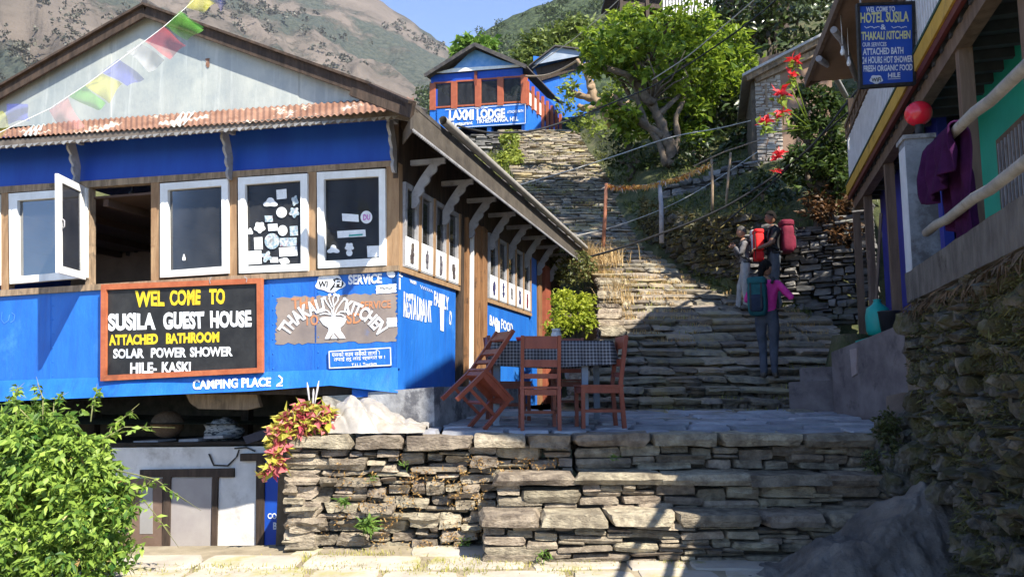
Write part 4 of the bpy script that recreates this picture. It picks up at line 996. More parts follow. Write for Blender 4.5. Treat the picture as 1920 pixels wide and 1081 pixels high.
def hillmat(name, g1, g2, f1, f2, fs, lo, hi, bs, bd):
    m, t, N, L, P = _mat(name); geo = N.new('ShaderNodeNewGeometry')
    def nz(s, d=8, r=.65):
        n = N.new('ShaderNodeTexNoise'); n.inputs['Scale'].default_value = s; n.inputs['Detail'].default_value = d; n.inputs['Roughness'].default_value = r; L.new(geo.outputs['Position'], n.inputs['Vector']); return n.outputs['Fac']
    def rmp(v, a, b, ca, cb):
        r = N.new('ShaderNodeValToRGB'); L.new(v, r.inputs[0]); r.color_ramp.elements[0].position = a; r.color_ramp.elements[1].position = b
        r.color_ramp.elements[0].color = (*ca, 1); r.color_ramp.elements[1].color = (*cb, 1); return r.outputs[0]
    g = rmp(nz(fs * 3), .35, .65, g1, g2); f = rmp(nz(bs * 1.3, 4), .35, .65, f1, f2); k = rmp(nz(fs, 10, .68), lo, hi, (0, 0, 0), (1, 1, 1))
    mx = N.new('ShaderNodeMixRGB'); L.new(k, mx.inputs[0]); L.new(g, mx.inputs[1]); L.new(f, mx.inputs[2]); L.new(mx.outputs[0], P.inputs['Base Color'])
    P.inputs['Roughness'].default_value = .95; P.inputs['Specular IOR Level'].default_value = .1
    vo = N.new('ShaderNodeTexVoronoi'); vo.inputs['Scale'].default_value = bs; L.new(geo.outputs['Position'], vo.inputs['Vector'])
    mm = N.new('ShaderNodeMath'); mm.operation = 'MULTIPLY'; L.new(vo.outputs['Distance'], mm.inputs[0]); L.new(k, mm.inputs[1])
    b1 = N.new('ShaderNodeBump'); b1.inputs['Distance'].default_value = bd; b1.inputs['Strength'].default_value = .9; b1.invert = True; L.new(mm.outputs[0], b1.inputs['Height'])
    b2 = N.new('ShaderNodeBump'); b2.inputs['Distance'].default_value = bd * 1.5; b2.inputs['Strength'].default_value = .7; L.new(nz(fs * 6), b2.inputs['Height']); L.new(b1.outputs[0], b2.inputs['Normal']); L.new(b2.outputs[0], P.inputs['Normal'])
    return m
HBR = hillmat('brown hillside', (.082, .069, .058), (.128, .106, .090), (.03, .040, .036), (.06, .066, .052), .0048, .465, .535, .09, 7)
BH = hillsheet('brown_hill', [-1400, -600, 0, 430, 690, 760, 800, 850, 900, 1000, 1200], [-500, -420, -300, -110, -12, 32, 60, 95, 130, 260, 420], 260, 1500, 470, 95, HBR)
HGR = hillmat('forested hillside', (.05, .06, .02), (.10, .11, .035), (.022, .036, .022), (.06, .08, .035), .03, .30, .42, .22, 3.0)
GH = hillsheet('green_hill', [600, 760, 830, 860, 900, 960, 1060, 1200, 1500, 2300, 3200], [420, 240, 118, 92, 62, 30, -8, -75, -220, -420, -500], 90, 520, 430, 30, HGR)
# scattered scrub and trees on the brown hill
m = MB(); co = np.array([v.co for v in BH.data.vertices]); rs = np.random.default_rng(15); n_ = 0
for i in rs.permutation(260 * 70)[:9000]:
    i = i + 260 * 20; p = co[i]; px = 960 + F * p[0] / max(1, p[1])
    if not (-100 < px < 900) or fbm(px / 120, p[2] / 90, 4, 5) < .10 - .16 * (px < 260) * (p[2] < 420): continue
    r = rs.uniform(2.2, 5.5) * np.hypot(p[0], p[1]) / 1000; C = blobpts(p + rs.normal(0, 1, 3) * np.array([5, 5, .5]) + np.array([0, 0, r * .5]), (r, r, r * .8), 16, 5000 + n_, .6); n_ += 1
    leaves(m, C, r * .9, r * .8, .1, seed=n_, up=.2)
tag(m.build('hill_scrub', [leafmat('far scrub leaves', (.055, .058, .046), (.095, .088, .062), .1)]), 'dark scrub and small trees dotted over the brown hillside', 'scrub', kind='stuff')
# forest on the near hill: many small crowns in one mesh
m = MB(); me = GH.data; rs = np.random.default_rng(5)
co = np.array([v.co for v in me.vertices]); nvv = 260
pick = rs.choice(260 * 78, 1500, p=None)
ok = []
for i in pick:
    i = i + 260 * 10; p = co[i]
    px = 960 + F * p[0] / max(1, p[1])
    if 700 < px < 1750: ok.append(i)
for n_, i in enumerate(ok):
    p = co[i] + rs.normal(0, 1, 3) * np.array([4, 4, .4]); r = rs.uniform(2.4, 4.6) * (.55 + .45 * min(1, np.hypot(p[0], p[1]) / 400))
    C = blobpts(p + np.array([0, 0, r * .5]), (r, r, r * .9), 90, 300 + n_, .75)
    leaves(m, C, r * .42, r * .36, .1, seed=n_, up=.2)
tag(m.build('hill_forest', [leafmat('far forest leaves', (.028, .05, .018), (.085, .12, .035), .2)]), 'forest covering the green hill behind the lodges', 'forest', kind='stuff')

# dry grass and straw lodged in the sunny middle flight of the stairs
rs2 = np.random.default_rng(17); P = []
while len(P) < 2600:
    d = rs2.choice([d for d, z in STEPS if 12.8 < d < 19]) ; x = xl(d) + (xr(d) - xl(d)) * rs2.random() ** 1.6
    if fbm(x * 1.4, d * 1.4, 4) < .02: continue
    P.append((x, d + rs2.uniform(.0, .12), zp(d) - .03))
m = MB(); grassmb(m, np.array(P), .09, 4, 1.6, .006); tag(m.build('stair_straw', [DRYG]), 'dry yellow grass growing between the treads of the middle flight', 'dry grass', kind='stuff')
P = []
while len(P) < 1500:
    d = rs2.choice([d for d, z in STEPS if d < 38]) ; x = xl(d) + (xr(d) - xl(d)) * rs2.random()
    if fbm(x * .9, d * .9, 8) < .12: continue
    P.append((x, d + rs2.uniform(.0, .1), zp(d) - .03))
m = MB(); grassmb(m, np.array(P), .08, 6, 1.3, .006); tag(m.build('stair_grass', [LG]), 'small green tufts growing in the joints of the stairway', 'grass', kind='stuff')

# dry brown moss and rootlets lodged in the joints of the sunlit terrace wall
P = np.array([(XE(px, YC), YC - .05 + rs2.normal(0, .02), 1.6 - (py - 715) / 1450 * YC) for px, py in zip(np.clip(rs2.normal(850, 130, 520), 560, 1040), rs2.uniform(850, 1010, 520)) if fbm(px / 45, py / 60, 3) > -.02])
m = MB(); leaves(m, np.repeat(P, 5, 0) + rs2.normal(0, .018, (len(P) * 5, 3)), .035, .012, .4, seed=91, face=(0, -.8, 0)); tag(m.build('joint_moss', [leafmat('dry brown moss', (.16, .08, .025), (.40, .25, .09), .2)]), 'dry brown moss stuck in the joints of the sunlit terrace wall', 'moss', kind='stuff')
# ------------------------------------------------------------------ upper lodge
U2 = Vector((.375, .927, 0)).normalized(); NR2 = Vector((U2.y, -U2.x, 0))
CL = at(987, 215, 38); PL = Plane(CL, -U2); PLR = Plane(CL, NR2)
lodge = thing('hill_lodge', 'small blue lodge with orange red window posts at the top of the stairs', 'lodge', tuple(at(900, 245, 38)))
def lp(name, q, dep, off, mm, par=lodge, pl=PL):
    m = MB(); m.prism([pl.on(x, y, off) for x, y in q], -pl.n * dep); return part(name, m, [mm], par)
lp('lower_panel', [(806, 206), (987, 193), (987, 232), (806, 244)], .1, 0, BLUE)
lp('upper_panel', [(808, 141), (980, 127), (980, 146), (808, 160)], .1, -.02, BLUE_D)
for k, (a, b) in enumerate(((815, 846), (857, 890), (902, 932), (944, 977))):
    y0, y1 = interp(a, [815, 977], [157, 144]), interp(a, [815, 977], [201, 190]); g = 1.5
    m = MB(); o = [(a - 2, y0 - 3), (b + 2, y0 - 5), (b + 2, y1 + 0), (a - 2, y1 + 2)]; i = [(a, y0), (b, y0 - 2), (b, y1 - 3), (a, y1 - 1)]
    ring(m, o, i, .08, .02, PL); w = part('window', m, [ORANGE_W], lodge)
    m = MB(); m.prism([PL.on(x, y, -.02) for x, y in i], U2 * .01); part('pane', m, [GLASS], w)
for x in (811, 851, 896, 938, 982):
    w = 5.5; y0, y1 = interp(x, [811, 982], [156, 140]), interp(x, [811, 982], [206, 194]); lp('window_post', [(x - w, y0), (x + w, y0), (x + w, y1), (x - w, y1)], .15, .05, ORANGE_W)
lp('middle_post', [(889, 134), (894, 134), (894, 160), (889, 160)], .12, .06, RED_W)
def lq(x, y): return PL.on(x, y, .03)
s = MB(); letters(s, 'LAXMI LODGE', [(842, 207), (947, 203), (947, 221), (842, 227)], lq, .05); letters(s, 'Restaurant', [(848, 229), (886, 226), (886, 233), (848, 237)], lq, .03)
letters(s, 'TIKHEDHUNGA, HILL', [(893, 224), (972, 218), (972, 228), (893, 233)], lq, .03); letters(s, 'WEL COME', [(890, 202), (915, 200), (915, 203), (890, 205)], lq, .02); letters(s, 'ATTACHED BATH', [(951, 208), (981, 205), (981, 210), (951, 213)], lq, .02)
stroke(s, [(835, 206), (985, 195), (985, 231), (838, 240)], 1.0, lq); part('lettering', s, [LETW], lodge)
lp('gable_panel', [(850, 128), (888, 92), (940, 113), (975, 124), (855, 131)], .06, .0, mat('pale blue tin', (.10, .28, .60), (.20, .38, .66), 3, .5))
lp('white_fascia', [(818, 136), (850, 128), (975, 121), (975, 125), (830, 137)], .05, .12, WHITE)
AP2, E2r, E2l = PL.on(890, 80, .5), PL.on(987, 122, .5), PL.on(796, 139, .5)
m = MB()
for e in (E2r, E2l): m.prism([AP2, e, e + U2 * 6.0, AP2 + U2 * 6.0], Z * -.07); m.bar(AP2 - Z * .1 - U2 * .02, e - Z * .1 - U2 * .02, .05, .2)
part('roof', m, [ROOF], lodge)
def l2(px, py): q = PLR.on(px, py) - CL; return q.dot(U2), q.z
m = MB(); m.prism([CL + Z * (.58) , CL + U2 * 5.5 + Z * .58, CL + U2 * 5.5 - Z * 1.2, CL - Z * 1.2], -NR2 * .1); part('side_wall', m, [BLUE], lodge)
m = MB(); m.prism([CL + Z * 2.0 , CL + U2 * 5.5 + Z * 2.0, CL + U2 * 5.5 + Z * 1.5, CL + Z * 1.5], -NR2 * .1); part('side_upper_panel', m, [BLUE_D], lodge)
for k in range(8):
    p = CL + U2 * (.05 + k * .75) + NR2 * .06; m = MB(); m.bar(p - Z * 1.2 if k > 2 else p + Z * .5, p + Z * 1.75, .14, .14, U2); part('side_post', m, [ORANGE_W], lodge)
for k in range(5):
    p = CL + U2 * (.15 + k * .75); m = MB(); m.prism([p + Z * 1.5, p + U2 * .6 + Z * 1.5, p + U2 * .6 + Z * .62, p + Z * .62], -NR2 * .03); part('side_window', m, [GLASS], lodge)
    if k < 3:
        m = MB(); m.prism([p + Z * 1.3 + NR2 * .02, p + U2 * .5 + Z * 1.3 + NR2 * .02, p + U2 * .5 + Z * .65 + NR2 * .02, p + Z * .65 + NR2 * .02], NR2 * .01); part('poster', m, [PAPER], lodge)
q = CL - NR2 * 5.2
m = MB(); m.prism([CL + U2 * 5.4 - Z * 1.2, q + U2 * 5.4 - Z * 1.2, q + U2 * 5.4 + Z * 2.1, CL + U2 * 5.4 + Z * 2.1], U2 * .1); m.prism([q - Z * 1.2, q + U2 * 5.4 - Z * 1.2, q + U2 * 5.4 + Z * 2.1, q + Z * 2.1], NR2 * .1)
m.prism([CL + U2 * .2 + Z * .5 - NR2 * .2, q + U2 * .2 + Z * .5, q + U2 * 5 + Z * .5, CL + U2 * 5 + Z * .5 - NR2 * .2], Z * .05); part('back_wall', m, [BLUE_D], lodge)
lp('base_post', [(913, 236), (921, 235), (921, 262), (913, 262)], .3, -.1, BLUE); lp('base_post', [(978, 232), (987, 231), (987, 256), (978, 256)], .3, -.1, BLUE); lp('base_post', [(830, 243), (838, 242), (838, 266), (830, 266)], .3, -.1, BLUE)
# second lodge behind it to the right
lodge2 = thing('rear_lodge', 'blue lodge with grey tin roof partly hidden behind the pruned tree', 'lodge', tuple(at(1070, 215, 46)))
PL2 = Plane(at(1040, 150, 46), (-.15, -1, 0))
m = MB(); m.prism([PL2.on(x, y) for x, y in ((1000, 105), (1110, 118), (1118, 215), (1000, 225))], Vector((.3, 5, 0))); part('wall', m, [BLUE], lodge2)
m = MB(); m.prism([PL2.on(x, y, .15) for x, y in ((1004, 128), (1092, 105), (1094, 127), (1012, 152))], Vector((0, .1, 0))); part('upper_opening', m, [WOOD_D], lodge2)
m = MB(); a, b, c = PL2.on(991, 122, .8), PL2.on(1041, 84, .8), PL2.on(1103, 92, .8); bk = Vector((.8, 5.5, .0))
m.prism([a, b, b + bk, a + bk], Z * -.08); m.prism([b, c, c + bk, b + bk], Z * -.08); part('roof', m, [ROOF], lodge2)
m = MB(); m.prism([PL2.on(x, y, .6) for x, y in ((998, 120), (1041, 88), (1095, 95), (1090, 104), (1004, 121))], Vector((0, .05, 0))); part('gable_sheet', m, [mat('grey blue tin', (.22, .27, .34), (.32, .36, .42), 3, .5)], lodge2)
# house at the top of the slope with a slatted balcony
toph = thing('balcony_house', 'dark house with a white slatted balcony high above the bright green tree', 'house', tuple(at(1260, 70, 34)))
PT = Plane(at(1250, 20, 34), (0, -1, 0))
m = MB(); m.prism([PT.on(x, y, -1.2) for x, y in ((1180, -60), (1480, -70), (1480, 60), (1180, 60))], Vector((0, 4, 0))); part('wall', m, [WOOD_D], toph)
m = MB(); m.prism([PT.on(x, y, .1) for x, y in ((1150, -64), (1490, -80), (1490, -72), (1150, -57))], Vector((0, 5, .3))); part('roof', m, [ROOF], toph)
m = MB()
for x in range(1245, 1345, 6): m.bar(PT.on(x, 30), PT.on(x, -2), .09, .02, (0, 1, 0))
m.bar(PT.on(1240, 0), PT.on(1346, -4), .06, .06); m.bar(PT.on(1240, 30), PT.on(1346, 28), .08, .08); part('balcony_rail', m, [WHITE], toph)
m = MB(); m.bar(PT.on(1165, 60), PT.on(1165, -60), .15, .15, (0, 1, 0)); m.bar(PT.on(1215, 60), PT.on(1212, -60), .15, .15, (0, 1, 0)); m.prism([PT.on(x, y) for x, y in ((1160, 2), (1480, 28), (1480, 36), (1160, 10))], Vector((0, 1.2, 0))); part('balcony_floor', m, [WOOD_D], toph)
# brick shed on the right
shed = thing('brick_shed', 'shed of pale stone and plaster with sloping tin roof behind the poinsettia', 'shed', tuple(at(1480, 380, 18.5)))
PS = Plane(at(1430, 250, 18.5), (-.25, -1, 0))
BR = None
m = MB(); p0 = PS.on(1424, 392); p1 = PS.on(1474, 392); 
drywall(m, (p0.x, p0.y, p0.z - .3), p1 - p0, PS.n, (p1 - p0).length, 4.3, 71, .25, .06, .10, .12, .28, .1, .006, .1, .012, top=lambda u: 3.75, q=.12); part('stone_quoin', m, [mat('pale shed stone', (.27, .235, .20), (.42, .37, .31), 5, .9, .6, 14, island=.2)], shed)
m = MB(); m.prism([PS.on(x, y, -.03) for x, y in ((1424, 110), (1560, 70), (1560, 400), (1424, 400))], -PS.n * 3.0); part('wall', m, [mat('brown mud plaster', (.20, .125, .085), (.27, .18, .125), 2.5, .95, .4, 10)], shed)
m = MB(); m.prism([PS.on(x, y, -.06) for x, y in ((1408, 128), (1424, 122), (1424, 405), (1412, 405))], -PS.n * 3.0); part('dark_wall', m, [EARTH], shed)
m = MB(); m.prism([PS.on(x, y, .35) for x, y in ((1392, 138), (1560, 52), (1560, 57), (1392, 143))], -PS.n * 4); part('tin_roof', m, [mat('grey tin', (.30, .29, .28), (.42, .40, .38), 4, .5, .4, 20)], shed)
m = MB(); m.bar(PS.on(1400, 148, .2), PS.on(1560, 66, .2), .10, .12); m.bar(PS.on(1416, 150, .05), PS.on(1560, 86, .05), .12, .16); part('roof_beam', m, [WOOD], shed)
m = MB(); m.prism([PS.on(x, y, .03) for x, y in ((1434, 158), (1438, 158), (1440, 200), (1436, 200))], -PS.n * .05); part('wall_stake', m, [WOOD], shed)

# ------------------------------------------------------------------ hotel on the right: frame a (away from the path), c (along it)
UH = Vector((.287, .958, 0)).normalized(); NH = Vector((UH.y, -UH.x, 0))
def G(a, c, z): return NH * a + UH * c + Z * z
def PA(a): return Plane(NH * a, -NH)
def ac(px, py, a): q = PA(a).on(px, py); return q.dot(UH), q.z
hotel = thing('hotel', 'two storey hotel with white slatted balcony, yellow fascia and blue and teal ground floor', 'hotel', tuple(G(3, 9, 2.4)))
def hp(name, mb, mm, par=hotel, lab=None): return part(name, mb, mm if isinstance(mm, list) else [mm], par, lab)
TEAL = mat('teal paint', (.01, .30, .20), (.015, .36, .25), 2, .6, .2, 8); BLUE_H = mat('ultramarine paint', (.012, .02, .22), (.016, .03, .28), 2, .6, .2, 8)
YEL = mat('yellow painted board', (.42, .25, .03), (.52, .32, .05), 4, .6, .3, 16, c3=(.22, .12, .03), s3=3)
DRED = mat('dark red paint', (.08, .015, .012), (.11, .02, .016), 4, .6); DGRN = mat('dark green paint', (.015, .05, .035), (.02, .07, .05), 4, .6)
BRN = mat('brown timber', (.10, .065, .045), (.17, .115, .08), 4, .75, .4, 14, stretch=(3, 3, .4)); SLAT = mat('white slat paint', (.58, .58, .60), (.72, .72, .74), 5, .6, .2, 14)
c_far = ac(1590, 372, 1.76)[0]; CN = 5.5
m = MB(); m.box(G(2.2 + .05, (c_far - .3 + 9.6) / 2, 3.4), UH * ((c_far - .3 - 9.6) / 2), NH * .05, Z * 1.3); hp('ground_wall', m, BLUE_H)
m = MB(); m.box(G(2.5 + .05, (9.6 + 5.5) / 2, 3.4), UH * 2.05, NH * .05, Z * 1.3); hp('ground_wall', m, TEAL)
m = MB(); m.box(G(4.6, (5.5 + c_far - .3) / 2, 3.4), UH * ((c_far - .5 - 5.5) / 2), NH * 2.04, Z * 1.29); hp('ground_core', m, BLUE_H)
m = MB(); m.box(G(2.55 + 2.2, (CN + c_far - 1) / 2, 5.6), UH * ((c_far - 1 - CN) / 2 - .05), NH * 2.2, Z * .8); hp('upper_wall', m, BRN)
m = MB(); m.box(G((1.80 + 4.7) / 2, (CN + c_far) / 2, 4.74), UH * ((c_far - CN) / 2), NH * 1.45, Z * .05)
for k in range(26):
    c = CN + .2 + k * (c_far - CN - .3) / 25; m.bar(G(1.82, c, 4.64), G(4.6, c, 4.64), .07, .09)
hp('balcony_floor', m, mat('dark blue grey ceiling boards', (.035, .04, .05), (.06, .065, .075), 4, .8))
def fas(z0, z1, a0, a1, mm, nm, c1=0): 
    m = MB(); m.box(G((a0 + a1) / 2, (CN + c_far + c1) / 2, (z0 + z1) / 2), UH * ((c_far + c1 - CN) / 2), NH * ((a1 - a0) / 2), Z * ((z1 - z0) / 2)); hp(nm, m, mm)
fas(4.70, 4.87, 1.74, 1.79, YEL, 'fascia'); fas(4.62, 4.698, 1.76, 1.80, DRED, 'fascia'); fas(4.46, 4.618, 1.84, 1.96, BRN, 'balcony_beam'); fas(4.872, 4.90, 1.73, 1.80, DGRN, 'fascia')
# railing
m = MB(); rs = random.Random(4)
c = CN + .1
while c < c_far - .02:
    z1 = 5.66 + rs.uniform(-.02, .02); m.box(G(1.80, c, (4.92 + z1) / 2), UH * .024, NH * .009, Z * ((z1 - 4.92) / 2)); c += .105
hp('balcony_slats', m, SLAT)
m = MB(); m.box(G(1.80, (CN + c_far) / 2, 5.90), UH * ((c_far - CN) / 2), NH * .04, Z * .03); m.box(G(1.80, (CN + c_far) / 2, 5.69), UH * ((c_far - CN) / 2), NH * .03, Z * .02)
c = CN
while c < c_far: m.box(G(1.80, c, 5.79), UH * .09, NH * .02, Z * .085); c += .32
hp('handrail', m, BRN)
for c in (c_far - .08, c_far - 1.25, c_far - 2.6, c_far - 4.2, c_far - 5.9, c_far - 7.6):
    m = MB(); m.bar(G(1.87, c, 4.88), G(1.87, c, 6.35), .09, .09, UH); hp('balcony_post', m, WOOD_D)
for (px, py) in ((1616, 592), (1640, 606), (1684, 607), (1838, 520)):
    c, z = ac(px, py, 1.92); m = MB(); m.bar(G(1.92, c, 2.2), G(1.92, c, 4.47), .11, .11, UH); hp('porch_post', m, BRN)
# roof: eave over the balcony
q_ = at(1511, 150, 11.8); ce, ze = q_.dot(UH), q_.z; ae = q_.dot(NH)
m = MB(); e0, e1, r0, r1 = G(1.65, CN, ze + .2), G(ae, ce, ze), G(5.2, CN, ze + 1.7), G(5.2, ce, ze + 1.6)
m.prism([e0, e1, r1, r0], Z * .06); f1, f0 = G(9.2, ce, ze), G(9.2, CN, ze); m.prism([r0, r1, f1, f0], Z * .06); hp('roof', m, ROOF)
m = MB(); m.prism([e0 - Z * .01, e1 - Z * .01, G(2.6, ce, ze - .05), G(2.6, CN, ze + .1)], Z * -.03); hp('eave_soffit', m, mat('plywood soffit', (.20, .13, .085), (.27, .18, .12), 2, .8, .2, 8))
m = MB(); m.bar(e0 - Z * .05, e1 - Z * .05, .05, .14); m.bar(e1 - Z * .05, G(5.2, ce, ze + 1.55), .05, .14); hp('eave_board', m, BRN)
m = MB(); m.prism([G(2.4, ce - .4, 4.9), G(7, ce - .4, 4.9), G(7, ce - .4, ze + .6), G(5.2, ce - .4, ze + 1.4), G(2.4, ce - .4, ze + .1)], UH * .1); hp('gable_wall', m, BRN)
# unseen mass added to shade the terrace, its outline cut to the shadow's edge
m = MB(); wp_ = [(5.52, 4.92), (5.85, 4.95), (4.75, 5.7), (4.2, 6.55), (3.95, 7.4), (4.0, 8.7), (5.5, 9.1), (9.7, 7.5), (10.3, 7.15), (10.3, 6.75), (5.52, 6.75)]
wp_ = [(5.80, 4.6), (4.75, 5.6), (4.2, 6.5), (3.95, 7.4), (4.0, 8.7), (5.5, 9.1), (9.7, 7.5), (10.3, 7.1), (9.0, 6.7), (6.0, 6.6)]
m.prism([G(1.85, c, z) for c, z in wp_], NH * 3.0); hp('shade_mass', m, BRN)
m = MB(); m.prism([G(2.0, 5.45, 2.3), G(2.0, 6.2, 2.3), G(2.0, 6.2, 4.62), G(2.0, 5.4, 3.9)], NH * .6); hp('shade_pier', m, BRN)  # unseen pier added to carry the step shadow's edge downwards
def arm(px0, py0, px1, py1, px2, py2, a):
    m = MB(); p0, p2 = onz(px0, py0, 6.14), PA(a).on(px2, py2); m.tube([p0, lerp(p0, p2, .35) + Z * .12, p2], .045, 8); hp('eave_brace', m, GREYW)
arm(1563, 56, 1575, 62, 1606, 148, 1.75); arm(1535, 110, 1550, 112, 1586, 180, 1.85)
for n_, (px, py) in enumerate(((1580, 98), (1592, 118))):
    m = MB(); c = onz(px, py, 5.85); m.lathe(c, [(.0, -.045), (.024, -.036), (.031, 0), (.024, .03), (.015, .045), (.014, .08), (0, .08)], 12); m.tube([c + Z * .11, c + Z * .5], .006, 5)
    tag(m.build('light_bulb', [PAPER]), ('white bulb hanging beside the upper eave brace of the hotel', 'white bulb hanging lower beside the blue hotel sign')[n_], 'light bulb')
# window in the teal wall
m = MB(); pw = PA(2.49)
o = [(1880, 170), (1960, 120), (1960, 330), (1880, 370)]
c0, z0 = ac(1884, 360, 2.49); 
m.box(G(2.49, c0 - .45, 3.35), UH * .5, NH * .03, Z * .62); w = hp('window', m, BRN)
m = MB()
for k in range(9): m.box(G(2.455, c0 - .85 + k * .1, 3.35), UH * .012, NH * .01, Z * .56)
hp('window_bars', m, GREYW, w); m = MB(); m.box(G(2.465, c0 - .45, 3.35), UH * .44, NH * .004, Z * .56); hp('window_pane', m, LETB, w)
m = MB(); c1, z1 = ac(1785, 452, 2.49); m.box(G(2.48, c1, 2.9), UH * .35, NH * .02, Z * .4); w = hp('shutter', m, WOOD_D); m = MB()
for k in range(8): m.box(G(2.45, c1, 2.6 + k * .09), UH * .3, NH * .012, Z * .014)
hp('louvre', m, GREYW, w)
# hanging cloth / branch on the hotel wall
# plinth in front of the porch (stepped concrete)
def blk(name, pts, d, mm, lab=None, par=hotel):
    m = MB(); m.prism(pts, d); return hp(name, m, mm, par)
PLM = mat('plinth plaster', (.115, .095, .095), (.20, .17, .165), 3, .9, .5, 9, c3=(.07, .06, .06), s3=2.5)
A_ = at(1563, 752, 10.2); B_ = at(1705, 775, 8.55); zt = at(1700, 606, 8.6).z
m = MB(); bk = Vector((2.2, .8, 0)); A2 = Vector((A_.x, A_.y, at(1563, 660, 10.2).z)); B2 = Vector((B_.x, B_.y, zt)); A_.z = B_.z = 1.0
m.hexa([A_, B_, B2, A2], [A_ + bk, B_ + bk, B2 + bk, A2 + bk]); hp('plinth', m, PLM)
m = MB(); a, b = at(1480, 752, 10.6), at(1566, 752, 10.3); a.z = b.z = 1.0; a2, b2 = Vector((a.x, a.y, at(1480, 716, 10.6).z)), Vector((b.x, b.y, at(1560, 712, 10.3).z)); bk = Vector((.2, .5, 0)); m.hexa([a, b, b2, a2], [p + bk for p in (a, b, b2, a2)]); hp('plinth_step', m, PLM)
m = MB(); a, b = at(1500, 715, 11.0), at(1572, 715, 10.7); a.z = b.z = 1.1; a2, b2 = Vector((a.x, a.y, at(1500, 690, 11).z)), Vector((b.x, b.y, at(1572, 686, 10.7).z)); m.hexa([a, b, b2, a2], [p + bk for p in (a, b, b2, a2)]); hp('plinth_step', m, PLM)
m = MB(); pf_ = Plane(A_, (B_ - A_).cross(Z)); 
if pf_.n.y > 0: pf_.n = -pf_.n
m.prism([pf_.on(x, y, .02) for x, y in ((1593, 655), (1606, 652), (1606, 700), (1597, 706))], -pf_.n * .02); hp('plinth_patch', m, mat('pinkish plaster patch', (.26, .20, .19), (.33, .27, .25), 6, .9))
# things on the plinth
m = MB(); c = at(1648, 628, 10.4); c.z = at(1648, 628, 10.4).z
m.lathe(c, [(0, 0), (.13, 0), (.155, .06), (.16, .25), (.14, .36), (.06, .42), (.045, .46), (.055, .48), (0, .49)], 18); m.tube([c + Vector((.10, 0, .30)), c + Vector((.2, 0, .27)), c + Vector((.2, 0, .18)), c + Vector((.12, 0, .12))], .02, 8)
tag(m.build('water_jug', [mat('teal plastic', (.01, .30, .26), (.015, .36, .30), 3, .4)]), 'teal plastic water jug on the hotel plinth between the porch posts', 'jug')
m = MB(); c = at(1670, 622, 9.9); m.lathe(c, [(0, 0), (.11, 0), (.14, .25), (.15, .26), (.13, .27), (.1, .05), (0, .04)], 18); tag(m.build('bucket', [mat('black plastic', (.015, .016, .02), (.03, .03, .035), 4, .5)]), 'small black bucket right of the teal jug on the plinth', 'bucket')
m = MB(); m.prism([at(1604, 655, 10.35), at(1648, 640, 10.1), at(1650, 630, 10.3), at(1604, 643, 10.5)], Z * .03); tag(m.build('folded_cloth', [mat('green cloth', (.02, .24, .18), (.03, .30, .22), 6, .9)]), 'flat teal cloth lying on the plinth edge below the jug', 'cloth')
m = MB(); m.bar(at(1632, 610, 10.6), at(1629, 470, 11.2), .03, .03); m.bar(at(1640, 612, 10.6), at(1652, 400, 11.0), .035, .035); tag(m.build('leaning_poles', [BRN]), 'two thin wooden poles leaning against the porch beside the jug', 'poles')

# ------------------------------------------------------------------ near terrace on the right
nearT = thing('terrace_slab', 'long concrete terrace slab above the mossy wall at right', 'slab', tuple(G(1.5, 6, 2.3)))
ck = ac(1699, 540, 1.415)[0]
m = MB(); CW = 3.9
def slabf(u, v):
    c = lerp(CW, ck, u); z = lerp(2.30, 2.565, v); return G(1.415 + .012 * fbm(c * 3, z * 6), c, z + .012 * fbm(c * 2.5, 3 + v))
m.grid(slabf, 80, 6, 0, True)
m.grid(lambda u, v: G(lerp(1.415, 3.4, v), lerp(CW, ck, u), 2.565 + .012 * fbm(lerp(CW, ck, u) * 2.5, 4)), 80, 3); m.grid(lambda u, v: G(lerp(1.415, 3.4, v), lerp(CW, ck, u), 2.30 + .012 * fbm(lerp(CW, ck, u) * 2.5, 3)), 80, 3)
m.prism([G(1.415, CW, 2.30), G(3.4, CW, 2.30), G(3.4, CW, 2.57), G(1.415, CW, 2.57)], UH * .012); m.prism([G(1.415, ck - .01, 2.30), G(3.4, ck - .01, 2.30), G(3.4, ck - .01, 2.57), G(1.415, ck - .01, 2.57)], UH * .012)
part('slab', m, [mat('rough grey concrete', (.085, .078, .075), (.17, .158, .15), 6, .92, 1.0, 16, c3=(.05, .045, .04), s3=4, stretch=(1, 1, .5), bstretch=(2.2, 2.2, .6), bdist=.06, streak=(.25, .23, .21, .5))], nearT)
# globe lamp pillar
pl_ = thing('gate_pillar', 'grey concrete pillar carrying the red globe at the terrace corner', 'pillar', tuple(G(1.6, 7.2, 2.5)))
pc = at(1733, 515, 7.15); m = MB(); hx = 27 / F * 7.15; pt = at(1728, 266, 7.15).z
rz = lambda v: Vector((v.x * math.cos(-.25) - v.y * math.sin(-.25), v.x * math.sin(-.25) + v.y * math.cos(-.25), 0))
m.box((pc.x, pc.y, (pt + 2.4) / 2), rz(Vector((hx * .92, 0, 0))), rz(Vector((0, hx * .92, 0))), (0, 0, (pt - 2.4) / 2)); part('shaft', m, [mat('pillar plaster', (.115, .13, .155), (.23, .25, .29), 3, .85, .4, 12, c3=(.08, .08, .09), s3=2.2, m3=(.5, .62))], pl_)
m = MB(); m.box((pc.x, pc.y, pt + .015), rz(Vector((hx * 1.06, 0, 0))), rz(Vector((0, hx * 1.06, 0))), (0, 0, .02)); part('cap', m, [CONC], pl_)
m = MB(); e = Vector((pc.x, pc.y, 0)) + rz(Vector((-hx * .93, 0, 0))); m.box((e.x, e.y, (pt + 2.5) / 2 - .02), rz(Vector((.006, 0, 0))), rz(Vector((0, hx * .80, 0))), (0, 0, (pt - 2.5) / 2 - .05)); part('white_side', m, [mat('pale lime wash', (.40, .42, .46), (.52, .54, .58), 3, .85)], pl_)
